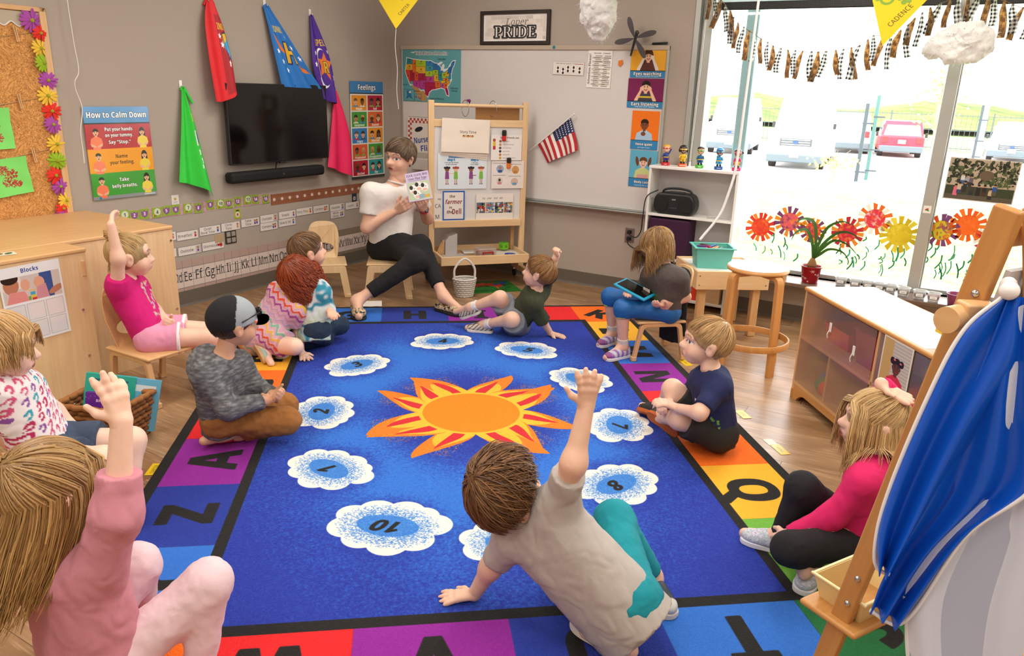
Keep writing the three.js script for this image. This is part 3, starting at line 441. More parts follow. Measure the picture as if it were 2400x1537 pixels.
{ // gerbera flowers down the board's edge
  const cols = { p: [0xa64aa6, 'purple'], r: [0xdf2f22, 'red'], y: [0xe8c23e, 'yellow'], g: [0x93b820, 'lime green'] };
  const spots = [[3.069, 1.789, 'p', 1.25], [3.03, 1.727, 'r', 0.9], [3.042, 1.649, 'y', 1], [3.037, 1.573, 'g', 1], [3.025, 1.481, 'p', 1], [3.04, 1.399, 'y', 1.1], [3.029, 1.316, 'r', 1.05], [3.032, 1.243, 'p', 1], [3.029, 1.134, 'y', 1.05], [3.04, 1.041, 'g', 1.05], [3.059, 0.96, 'r', 1.05], [3.042, 0.896, 'p', 1], [3.021, 0.814, 'y', 0.95], [3.043, 0.769, 'r', 0.9], [3.057, 0.735, 'p', 0.8]];
  const pg = new THREE.SphereGeometry(1, 7, 5).scale(0.0078, 0.024, 0.0018), p0 = pg.attributes.position; for (let i = 0; i < p0.count; i++) { const y = p0.getY(i); p0.setZ(i, p0.getZ(i) + y * y * 6); p0.setX(i, p0.getX(i) * (1 + y * 12)); } pg.translate(0, 0.03, 0); pg.computeVertexNormals();
  const cg = sph(0.0095, 0, 0, 0.004, 12, 8).scale(1, 1, 0.7), cm = std(0x9aa022, 0.9), pm = {}; const ord = ['topmost', 'second', 'third', 'fourth', 'fifth', 'sixth', 'seventh', 'eighth', 'ninth', 'tenth', 'eleventh', 'twelfth', 'thirteenth', 'fourteenth', 'lowest']; const r = rng(17);
  spots.forEach(([z, y, c, k], i) => {
    const t = thing('artificial_flower', cols[c][1] + ' cloth daisy, ' + ord[i] + ' in the row down the cork board edge', 'flower', [0.032, y, z], PI / 2, 'cloth daisies on the cork board'); t.scale.setScalar(k * 0.98); t.rotation.set(0, PI / 2 + (r() - 0.5) * 0.5, r() * 6, 'YXZ');
    pm[c] ??= std(cols[c][0], 0.85);
    for (let j = 0; j < 14; j++) { const m = mesh('petal', pg, pm[c], t); m.rotation.z = (j / 14) * 2 * PI + (r() - 0.5) * 0.15; m.position.z = (j % 2) * 0.003; m.rotation.x = -0.15 - r() * 0.2; m.rotation.order = 'ZXY'; }
    mesh('flower_centre', cg, cm, t);
  });
}
{ // strings, pegs, green prints
  [[1.682, 1.729, 'upper'], [1.348, 1.389, 'middle'], [1.066, 1.108, 'lower']].forEach(([a, b, n]) => { const t = thing('display_string', n + ' twine line across the cork board', 'string', [0.016, 0, 0]); mesh('twine', between([0, a, 3.3], [0, b, 3.065], 0.0016, 0.0016, 6), std(0xb99a6c, 0.9), t); });
  [[3.158, 1.713, 'upper twine line'], [3.192, 1.368, 'middle twine line'], [3.161, 1.077, 'lower twine line']].forEach(([z, y, n]) => {
    const t = thing('clothes_peg', 'small wooden clothes peg on the ' + n, 'clothes peg', [0.022, y, z], PI / 2, 'clothes pegs'); t.rotation.z = 0.12; for (const s of [-1, 1]) mesh('peg_half', extrude(shapeOf([[s * 0.001, -0.038], [s * 0.007, -0.038], [s * 0.006, 0.0], [s * 0.008, 0.038], [s * 0.003, 0.038], [s * 0.002, 0.005]].map((p) => [p[0] + (s < 0 ? 0 : 0), p[1]])), 0.011).translate(0, 0, -0.004), M.pine, t); mesh('spring', tr(new THREE.TorusGeometry(0.006, 0.0012, 6, 14), 0, 0.012, 0.003), M.steel, t);
  });
  const gp = (z, y, w, h, tilt, label, seed) => { const r = rng(seed), reg = print(260, 300, (g, W, H) => { rect(g, 0, 0, W, H, '#7fe070'); for (let i = 0; i < 340; i++) { const b = i % 4, cx = [90, 150, 110, 165][b], cy = [95, 130, 190, 215][b], a = r() * 6.28, m = Math.pow(r(), 0.6) * [42, 38, 44, 34][b]; g.globalAlpha = 0.85; disc(g, cx + Math.cos(a) * m, cy + Math.sin(a) * m, 2 + r() * 6, 1.5 + r() * 4, r() < 0.7 ? '#a81e2c' : '#c85a3e', a); } g.globalAlpha = 1; }); const t = thing('painted_paper', label, 'artwork', [0.018, y, z], PI / 2, 'green prints on the cork board'); t.rotation.z = tilt; mesh('sheet', sheet(w, h, reg, 0.001, 0.02), printMat(reg, 0.8), t); };
  gp(3.355, 1.225, 0.2, 0.215, 0.03, 'lime green paper with red prints hanging from the middle twine', 3); gp(3.3, 0.97, 0.2, 0.2, 0.1, 'lime green paper with red prints hanging from the lower twine', 4);
}
{ // calm-down poster
  const r = print(440, 560, (g, w, h) => {
    rect(g, 0, 0, w, h, '#8f9296'); rect(g, 0, 0, w, 96, '#4a8fc8'); T(g, 'How to Calm Down', w / 2, 50, 46, '#fff', { line: '#24405c', lw: 6, max: 405 }); rect(g, 0, 96, w, 8, '#17181a');
    rect(g, 0, 104, w, 148, '#b81f34'); rect(g, 0, 252, w, 146, '#f0a01c'); rect(g, 0, 398, w, 140, '#3f9f35');
    for (let i = 0; i < 3; i++) { child(g, 66, 192 + i * 146, 82, { shirt: '#f2805c' }); child(g, w - 62, 192 + i * 144, 78, { shirt: '#ecd24a', long: true }); }
    const L = [['Put your hands', 135], ['on your tummy.', 171], ['Say "Stop."', 213]]; for (const [s, y] of L) T(g, s, w / 2, y, 29, '#fff', { line: '#3a1016', lw: 4, max: 190 });
    T(g, 'Name', w / 2, 300, 30, '#2a1d10'); T(g, 'your feeling.', w / 2, 338, 30, '#2a1d10', { max: 170 }); T(g, 'Take', w / 2, 445, 30, '#fff', { line: '#1d4418', lw: 4 }); T(g, 'belly breaths.', w / 2, 484, 30, '#fff', { line: '#1d4418', lw: 4, max: 180 });
    disc(g, 46, h - 12, 9, 9, '#2f7fa8'); rect(g, w - 90, h - 14, 76, 6, '#d9dadb');
  });
  card(onLeft, 'calm_down_poster', 'laminated How to Calm Down poster with red, orange and green bands', 'poster', 2.628, 1.065, 0.428, 0.548, r, { rough: 0.16, curl: 0.006 });
}
{ // feelings poster
  const r = print(220, 430, (g, w, h) => {
    rect(g, 0, 0, w, h, '#e9e3da'); rect(g, 0, 0, w, 50, '#3f84bd'); T(g, 'Feelings', w / 2, 26, 30, '#fff', { line: '#23405c', lw: 4 }); rect(g, 0, 50, w, 4, '#222'); rect(g, 0, h - 12, w, 12, '#3a3c3c');
    const N = [['Happy', '#e8962a'], ['Sad', '#b81f34'], ['Surprised', '#3f9a35'], ['Scared', '#e0632a'], ['Angry', '#2f7fbd'], ['Worried', '#e8962a'], ['Frustrated', '#dd5a28'], ['Disappointed', '#3f9a35'], ['Excited', '#b81f34'], ['Shy', '#2a9a9a']]; const sk = ['#e6b08c', '#7a4a30', '#c98a62', '#4f3222', '#f0c3a2'], hr = ['#6b4a2c', '#1a1310', '#2c1c14', '#c99a5a'], sh = ['#3f8fc8', '#e9e2da', '#c2283a', '#7fb04a', '#2a4a6e'];
    N.forEach(([s, c], i) => { const x = 8 + (i % 2) * 106, y = 60 + Math.floor(i / 2) * 72; rect(g, x, y, 98, 66, c); g.save(); g.beginPath(); g.rect(x, y, 98, 50); g.clip(); child(g, x + 27, y + 52, 52, { skin: sk[i % 5], hair: hr[i % 4], shirt: sh[(i * 3) % 5], arms: false, mouth: i % 3 ? 'o' : 'smile' }); child(g, x + 70, y + 52, 52, { skin: sk[(i + 1) % 5], hair: hr[(i + 1) % 4], shirt: sh[(i * 2 + 1) % 5], arms: false, long: i % 2 === 1, mouth: i % 2 ? 'sad' : 'smile' }); g.restore(); rect(g, x, y + 50, 98, 16, c); T(g, s, x + 49, y + 58, 14, '#fff', { max: 90 }); });
  });
  card(onLeft, 'feelings_poster', 'tall Feelings poster with a grid of faces beside the corner', 'poster', 0.335, 1.137, 0.425, 0.805, r, { rough: 0.2, curl: 0.008 });
}
{ // television and sound bar
  const t = onLeft('television', 'large black wall-mounted flat television', 'television', 1.381, 1.22, undefined, 0.0);
  mesh('mount', box3(-0.2, 0.2, -0.15, 0.15, 0.002, 0.05), M.dark, t); mesh('housing', box3(-0.484, 0.484, -0.278, 0.278, 0.05, 0.085, 0.006), std(0x1a1a1b, 0.45), t); mesh('screen', box3(-0.477, 0.477, -0.268, 0.272, 0.084, 0.0862), std(0x050506, 0.09), t); mesh('badge', box3(-0.03, 0.03, -0.29, -0.276, 0.06, 0.084, 0.004), std(0x222324, 0.3), t);
  mesh('cable', tube([[-0.04, -0.27, 0.06], [-0.05, -0.31, 0.055], [-0.05, -0.345, 0.05]], 0.005, 10, 6), M.rubber, t);
  const s = onLeft('sound_bar', 'black sound bar under the television', 'sound bar', 1.414, 0.852); mesh('body', rbox(0.925, 0.078, 0.085, 0.024, 0, 0, 0.052, 3), std(0x0d0d0e, 0.75), s); mesh('bracket', box3(-0.3, 0.3, -0.02, 0.02, 0.001, 0.012), M.dark, s);
  const lg = print(60, 60, (g) => { rect(g, 0, 0, 60, 60, '#0d0d0e'); T(g, 'JBL', 30, 24, 22, '#9a9a9a'); rect(g, 18, 40, 24, 3, '#777'); }); mesh('logo', sheet(0.022, 0.022, lg, 0.0008).translate(0.02, 0, 0.0952), printMat(lg, 0.6), s);
}
// ---------------------------------------------------------------- superhero capes on hooks
function capeSheet(Lf, Rt, o) {                              // Lf, Rt: edge points [x, y] from top to bottom; folds push the cloth out of the wall
  const nu = 22, nv = 30, cvL = new THREE.CatmullRomCurve3(Lf.map((p) => V(p[0], p[1], 0))), cvR = new THREE.CatmullRomCurve3(Rt.map((p) => V(p[0], p[1], 0))), pos = [], uv = [], idx = [], th = 0.002;
  for (let k = 0; k < 2; k++) for (let j = 0; j <= nv; j++) for (let i = 0; i <= nu; i++) { const v = j / nv, u = i / nu, a = cvL.getPoint(v), b = cvR.getPoint(v); const z = 0.012 + o.d * v * (0.6 + 0.4 * Math.sin(u * PI)) + (o.f ?? 0.02) * (0.35 + v) * Math.sin(u * PI * (o.n ?? 3) + (o.ph ?? 0)) * (0.6 + 0.4 * Math.sin(v * 2)) + (k ? -th : 0); pos.push(lerp(a.x, b.x, u), lerp(a.y, b.y, u) + (o.sag ?? 0) * v * Math.sin(u * PI), Math.max(0.004, z)); uv.push(u, 1 - v); }
  const st = (nu + 1) * (nv + 1), id = (k, j, i) => k * st + j * (nu + 1) + i;
  for (let j = 0; j < nv; j++) for (let i = 0; i < nu; i++) { idx.push(id(0, j, i), id(0, j + 1, i), id(0, j + 1, i + 1), id(0, j, i), id(0, j + 1, i + 1), id(0, j, i + 1), id(1, j, i), id(1, j + 1, i + 1), id(1, j + 1, i), id(1, j, i), id(1, j, i + 1), id(1, j + 1, i + 1)); }
  for (let j = 0; j < nv; j++) for (const [i, s] of [[0, 1], [nu, -1]]) { const a = id(0, j, i), b = id(1, j, i), c = id(1, j + 1, i), d = id(0, j + 1, i); if (s > 0) idx.push(a, b, c, a, c, d); else idx.push(a, c, b, a, d, c); }
  for (let i = 0; i < nu; i++) { const a = id(0, nv, i), b = id(1, nv, i), c = id(1, nv, i + 1), d = id(0, nv, i + 1); idx.push(a, b, c, a, c, d); }
  const g = new THREE.BufferGeometry(); g.setAttribute('position', new THREE.Float32BufferAttribute(pos, 3)); g.setAttribute('uv', new THREE.Float32BufferAttribute(uv, 2)); g.setIndex(idx); g.computeVertexNormals(); return g;
}
{
  const star = (g, x, y, r, c = '#fff', rot = 0.2) => path(g, Array.from({ length: 10 }, (_, i) => { const a = rot + (i * PI) / 5 - PI / 2, q = i % 2 ? r * 0.45 : r; return [x + Math.cos(a) * q, y + Math.sin(a) * q]; }), c);
  const hook = (t, x, y) => { mesh('hook_plate', rbox(0.022, 0.05, 0.006, 0.003, x, y + 0.012, 0.003), M.whiteGloss, t); mesh('hook', tube([[x, y + 0.0, 0.006], [x, y - 0.014, 0.018], [x, y - 0.006, 0.03], [x, y + 0.006, 0.03]], 0.003, 12, 6), M.chrome, t); };
  const cape = (label, z0, y0, L, R, o, color, draw) => {
    const hk = onLeft('wall_hook', 'white adhesive hook holding the ' + label.split(' ').slice(0, 2).join(' ') + ' cape', 'hook', z0, y0, 'cape hooks'); hook(hk, 0, 0.012);
    const t = onLeft('superhero_cape', label, 'cape', z0, y0, 'superhero capes', 0.008), r = print(200, 300, (g, w, h) => { rect(g, 0, 0, w, h, color); draw?.(g, w, h); }), g = capeSheet(L.map(([z, y]) => [z0 - z, y - y0]), R.map(([z, y]) => [z0 - z, y - y0]), o), uv = g.attributes.uv;
    for (let i = 0; i < uv.count; i++) uv.setXY(i, lerp(r.u0, r.u1, clamp(uv.getX(i), 0.01, 0.99)), lerp(r.v0, r.v1, clamp(uv.getY(i), 0.01, 0.99))); mesh('cloth', g, printMat(r, 0.62, 'cape'), t);
    if (o.tie) mesh('neck_strap', tube(o.tie.map(([z, y]) => [z0 - z, y - y0, 0.014]), 0.009, 14, 6).scale(1, 1, 0.6), std(color, 0.7), t);
  };
  cape('bright green hero cape hanging left of the television', 2.155, 1.455, [[2.165, 1.45], [2.2, 1.25], [2.25, 1.0], [2.282, 0.86]], [[2.14, 1.45], [2.09, 1.25], [2.04, 1.0], [1.992, 0.739]], { d: 0.05, f: 0.022, n: 3.2, ph: 0.6, sag: 0.02, tie: [[2.165, 1.44], [2.15, 1.465], [2.12, 1.42], [2.085, 1.36]] }, '#2fd03e', (g, w, h) => { T(g, 'E', 148, 92, 34, '#e6c92a', { rot: 0.15 }); path(g, [[140, 130], [185, 140], [150, 165]], '#24408f'); rect(g, 136, 128, 12, 40, '#e9e4e4'); star(g, 150, 185, 12); star(g, 158, 208, 15); star(g, 148, 226, 10); });
  cape('bright red hero cape hanging over the television corner', 1.9, 2.0, [[1.91, 2.02], [1.955, 1.9], [1.972, 1.7], [1.957, 1.373]], [[1.86, 2.02], [1.815, 1.86], [1.785, 1.68], [1.775, 1.43]], { d: 0.09, f: 0.018, n: 2.4, ph: 1.2, sag: -0.02, tie: [[1.93, 1.98], [1.9, 2.02], [1.86, 2.01], [1.845, 1.93]] }, '#e0202a', (g, w, h) => { rect(g, 120, 60, 80, 230, '#b01c28'); T(g, 'IND', 158, 105, 34, '#e8c32a'); disc(g, 172, 160, 26, 34, '#4aa8d8'); path(g, [[150, 130], [190, 125], [185, 150], [148, 165]], '#e8c32a'); disc(g, 185, 195, 14, 18, '#58b8e0'); path(g, [[150, 130], [190, 125], [198, 200], [165, 215]], '#1b2c60', 4); star(g, 132, 140, 12); star(g, 138, 168, 13); star(g, 170, 222, 12); });
  cape('blue hero cape with a yellow letter H above the television', 1.4, 2.02, [[1.43, 2.03], [1.41, 1.9], [1.38, 1.7], [1.345, 1.48]], [[1.38, 2.03], [1.27, 1.88], [1.12, 1.68], [0.955, 1.47]], { d: 0.09, f: 0.014, n: 4.4, sag: 0.0, tie: [[1.42, 2.0], [1.4, 2.035], [1.36, 2.0], [1.34, 1.95]] }, '#1f74c4', (g, w, h) => { T(g, 'HONEST', 98, 108, 34, '#e8c32a', { max: 140 }); path(g, [[20, 128], [60, 150], [90, 195], [40, 175]], '#e8782a'); T(g, 'H', 100, 188, 96, '#e8b41e', { style: 'bold italic', line: '#1b2c60', lw: 10 }); path(g, [[120, 220], [175, 235], [150, 205], [190, 250], [125, 245]], '#e8782a'); for (const [x, y] of [[25, 185], [38, 218], [55, 245], [150, 130], [165, 165], [182, 200]]) star(g, x, y, 11); });
  cape('purple hero cape with an orange starburst right of the blue cape', 0.955, 2.0, [[0.975, 2.01], [0.99, 1.85], [1.0, 1.65], [0.945, 1.4]], [[0.94, 2.01], [0.85, 1.85], [0.775, 1.68], [0.75, 1.355]], { d: 0.06, f: 0.022, n: 3.2, ph: 0.5 }, '#4a1f94', (g, w, h) => { T(g, 'ESPEL', 95, 122, 38, '#e8c32a', { max: 150 }); disc(g, 95, 205, 44, 62, '#fff'); disc(g, 105, 205, 38, 55, '#4a1f94'); star(g, 110, 205, 46, '#e8782a'); T(g, 'R', 115, 212, 44, '#d8b41e', { line: '#3a2a10', lw: 4 }); for (const [x, y] of [[30, 160], [22, 200], [40, 245], [150, 160], [160, 200], [155, 240]]) star(g, x, y, 11); });
  cape('plain hot pink hero cape right of the television', 0.735, 1.467, [[0.745, 1.46], [0.79, 1.25], [0.85, 1.0], [0.887, 0.868]], [[0.715, 1.46], [0.66, 1.3], [0.61, 1.1], [0.608, 0.772]], { d: 0.05, f: 0.02, n: 2.6, ph: 0.3 }, '#f01f60');
}
// ---------------------------------------------------------------- number line, schedule cards, alphabet
{
  const wd = (g, w, h, base, dark, s) => { rect(g, 0, 0, w, h, base); const r = rng(s); for (let i = 0; i < 90; i++) { g.globalAlpha = 0.35; rect(g, r() * w, r() * h, 20 + r() * 90, 1 + r() * 1.5, dark); } g.globalAlpha = 1; };
  const r1 = print(520, 34, (g, w, h) => { wd(g, w, h, '#c9a0a8', '#a87b88', 2); for (let i = 1; i < 18; i++) rect(g, i * 29, 0, 1.5, h, '#9c7480'); });
  card(onLeft, 'number_strip', 'long pink wood-print paper strip under the number cards', 'strip', 2.07, 0.669, 1.25, 0.072, r1, { t: 0.001 });
  const r2 = print(520, 40, (g, w, h) => { wd(g, w, h, '#9a5f42', '#6e3f2a', 5); for (let i = 0; i < 15; i++) { rect(g, i * 34.6 + 34, 0, 1.2, h, '#7a4a34'); disc(g, i * 34.6 + 17, h / 2, 6, 6, '#d9cdbf'); } });
  card(onLeft, 'wood_print_strip', 'brown wood-print paper strip with white dots under the sound bar', 'strip', 0.86, 0.652, 1.19, 0.082, r2, { t: 0.001 });
  const Z = [[2.656, 0.678], [2.587, 0.67], [2.515, 0.672], [2.428, 0.67], [2.355, 0.673], [2.284, 0.673], [2.191, 0.672], [2.106, 0.665], [2.006, 0.675], [1.923, 0.672], [1.849, 0.667], [1.768, 0.674], [1.678, 0.677], [1.602, 0.673], [1.505, 0.666]], r = rng(3);
  Z.forEach(([z, y], i) => { const n = i + 1, bee = n % 3 === 1, reg = print(66, 66, (g, w, h) => { rect(g, 0, 0, w, h, '#8fae2c'); if (bee) { disc(g, 38, 28, 24, 23, '#d3dcc0'); for (let k = 0; k < 4; k++) rect(g, 8 + k * 5, 44 + (k % 2) * 2, 5, 14, k % 2 ? '#222' : '#e3c030'); T(g, '' + n, 38, 30, 30, '#15181a'); } else { path(g, [[8, 12], [22, 18], [33, 8], [44, 18], [58, 12], [56, 38], [46, 52], [20, 52], [10, 38]], '#8f4f94'); path(g, [[28, 52], [38, 52], [33, 60]], '#3f7a3a'); T(g, '' + n, 33, 32, 28, '#fff'); } }); card(onLeft, 'number_card', (bee ? 'bee' : 'tulip') + ' number line card showing ' + ['one', 'two', 'three', 'four', 'five', 'six', 'seven', 'eight', 'nine', 'ten', 'eleven', 'twelve', 'thirteen', 'fourteen', 'fifteen'][i], 'number card', z, y, 0.066, 0.066, reg, { out: 0.0022, tilt: (r() - 0.5) * 0.1, group: 'number line cards' }); });
  const icon = (g, x, y, k) => { const c = ['#c22f2f', '#2f55b0', '#7a3f9a', '#d98a2a'][k % 4]; disc(g, x, y - 9, 8, 8, '#6b3f26'); disc(g, x, y - 7, 6, 6, '#c48a62'); rect(g, x - 7, y, 14, 16, c); };
  const sc = (s, z, y, w, k, star) => { const reg = print(160, 60, (g, W, H) => { rect(g, 0, 0, W, H, '#3a4250'); rect(g, 2, 2, W - 4, H - 4, '#e3dcd6'); const L = s.split('\n'); L.forEach((q, i) => T(g, q, 62, 30 + (i - (L.length - 1) / 2) * 24, L.length > 1 ? 23 : 26, '#15161a', { style: 'normal', max: 104 })); icon(g, 138, 30, k); if (/Centers|Table|Group/.test(s)) icon(g, 120, 32, k + 1); if (s === 'Dismissal') { rect(g, 112, 24, 36, 16, '#b02a2a'); } if (s === 'Outside') { g.strokeStyle = '#222'; g.lineWidth = 2; g.strokeRect(124, 10, 28, 42); } if (star) path(g, Array.from({ length: 10 }, (_, i) => { const a = (i * PI) / 5, q = i % 2 ? 6 : 13; return [108 + Math.cos(a) * q, 34 + Math.sin(a) * q]; }), '#e0b82a'); }); card(onLeft, 'schedule_card', 'white schedule card reading ' + s.replace('\n', ' ') + (k === 9 ? ', upper row beside the lunch card' : k === 2 ? ', lowest row beside the cabinet' : k === 4 ? ', upper row left of the snack card' : k === 12 ? ', below an outside card' : k === 7 ? ', upper row right of story time' : ''), 'schedule card', z, y, w, 0.062, reg, { group: 'daily schedule cards', rough: 0.35 }); };
  sc('Breakfast', 2.211, 0.489, 0.172, 0); sc('Quiet\nBook Time', 2.024, 0.498, 0.178, 1); sc('Circle\nTime', 1.845, 0.502, 0.168, 3); sc('Table\nTime', 1.665, 0.509, 0.172, 5); sc('Outside', 1.484, 0.516, 0.172, 4); sc('Snack', 1.297, 0.522, 0.178, 6); sc('Story Time', 1.114, 0.527, 0.178, 8, true); sc('Centers', 0.927, 0.527, 0.178, 7); sc('Outside', 0.736, 0.518, 0.178, 9); sc('Lunch', 0.551, 0.514, 0.17, 10); sc('Story', 0.385, 0.511, 0.13, 11);
  sc('Outside', 2.205, 0.384, 0.186, 2); sc('Dismissal', 2.01, 0.387, 0.186, 0); sc('Centers', 1.489, 0.456, 0.172, 12); sc('Show & Tell', 1.303, 0.464, 0.178, 1); sc('Whole\nGroup', 0.737, 0.459, 0.17, 5);
  for (const [z, y, s, n] of [[2.323, 0.5, 0, 'upper'], [2.333, 0.387, 1, 'lower']]) { const reg = print(40, 60, (g, W, H) => { rect(g, 0, 0, W, H, '#3a4250'); rect(g, 0, 2, W - 2, H - 4, '#e3dcd6'); icon(g, 16, 30, s); }); card(onLeft, 'schedule_card', n + ' white schedule card half hidden behind the cabinet', 'schedule card', z, y, 0.05, 0.062, reg, { group: 'daily schedule cards' }); }
  const tg = (z, y, w, h, c, label, d) => { const reg = print(50, 60, (g, W, H) => { rect(g, 0, 0, W, H, c); d(g, W, H); }); card(onLeft, 'small_wall_tag', label, 'tag', z, y, w, h, reg); };
  tg(2.279, 0.739, 0.055, 0.062, '#e6e2dc', 'small white tag with a cupcake above the number line', (g) => { disc(g, 25, 26, 9, 9, '#c99a4a'); rect(g, 10, 42, 30, 3, '#888'); rect(g, 10, 50, 30, 3, '#aaa'); }); tg(1.776, 0.585, 0.06, 0.07, '#a8b02a', 'small green tag under the number twelve card', (g) => { disc(g, 25, 34, 16, 18, '#ded8cc'); rect(g, 14, 6, 24, 8, '#333'); disc(g, 25, 34, 7, 9, '#b04a3a'); }); tg(0.521, 0.577, 0.06, 0.075, '#2c3644', 'small dark tag with a white disc near the teacher', (g) => { disc(g, 25, 34, 13, 13, '#d9d6d2'); disc(g, 25, 34, 6, 7, '#8a5a4a'); });
  const sw = onLeft('switch_plate', 'dark metal wall plate with four round buttons', 'switch plate', 1.853, 0.425); mesh('plate', rbox(0.1, 0.095, 0.006, 0.003, 0, 0, 0.003), std(0x4c443b, 0.4, { metalness: 0.5 }), sw); for (const [x, y] of [[-0.022, 0.022], [0.022, 0.022], [-0.022, -0.022], [0.022, -0.022]]) mesh('button', rbox(0.034, 0.034, 0.008, 0.012, x, y, 0.008, 3), std(0x9b948a, 0.5), sw);
  const pl = print(50, 50, (g) => rect(g, 0, 0, 50, 50, '#b39d78')); card(onLeft, 'blank_wall_plate', 'blank tan plate left of the button plate', 'wall plate', 1.955, 0.43, 0.075, 0.06, pl, { t: 0.004 });
  // alphabet strip, one card a letter
  const P = [[2.312, 'D'], [2.242, 'E'], [2.154, 'F'], [2.056, 'G'], [1.962, 'H'], [1.885, 'I'], [1.829, 'J'], [1.739, 'K'], [1.661, 'L'], [1.572, 'M'], [1.456, 'N'], [1.36, 'O'], [1.27, 'P'], [1.175, 'Q'], [1.085, 'R'], [1.0, 'S'], [0.9, 'T'], [0.79, 'U'], [0.71, 'V'], [0.61, 'W'], [0.499, 'X'], [0.414, 'Y'], [0.33, 'Z']];
  P.forEach(([z, s], i) => {
    const a = i ? (P[i - 1][0] + z) / 2 : z + 0.04, b = i < P.length - 1 ? (P[i + 1][0] + z) / 2 : z - 0.04, w = a - b - 0.003, W = Math.round(w * 800), reg = print(W, 150, (g, W2, H) => { rect(g, 0, 0, W2, H, s < 'P' ? '#b49a90' : '#8a7a66'); rect(g, 0, 34, W2, 88, '#d9c9c0'); for (const y of [34, 62, 92, 121]) rect(g, 0, y, W2, 2, '#5f6670'); T(g, s + s.toLowerCase(), W2 / 2, 75, 58, '#17181a', { style: 'normal', max: W2 - 6 }); });
    card(onLeft, 'alphabet_card', 'wall alphabet card with the letters ' + s + s.toLowerCase(), 'alphabet card', (a + b) / 2, 0.205, w, 0.235, reg, { group: 'wall alphabet cards', t: 0.001 });
  });
}
// ---------------------------------------------------------------- whiteboard and what hangs on it
{
  const t = onBack('whiteboard', 'long wall-mounted whiteboard with an aluminium frame and tray', 'whiteboard', 1.343, 1.245);
  mesh('board_surface', box3(-1.2, 1.2, -0.585, 0.585, 0.002, 0.014), std(0xd6d2ce, 0.22), t);
  for (const g of [box3(-1.212, -1.192, -0.6, 0.6, 0, 0.022, 0.004), box3(1.192, 1.212, -0.6, 0.6, 0, 0.022, 0.004), box3(-1.212, 1.212, -0.6, -0.58, 0, 0.022, 0.004)]) mesh('frame_strip', g, M.alu, t);
  mesh('map_rail', box3(-1.212, 1.212, 0.568, 0.602, 0, 0.026, 0.005), std(0xb9aa98, 0.6), t);
  mesh('tray', extrude(shapeOf([[0, 0], [0.07, 0.002], [0.078, 0.012], [0.074, 0.016], [0.066, 0.008], [0.004, 0.008], [0, 0.03]]), 2.42).rotateY(-PI / 2).translate(1.21, -0.612, 0.004), M.alu, t);
}
const ZB = 0.016;
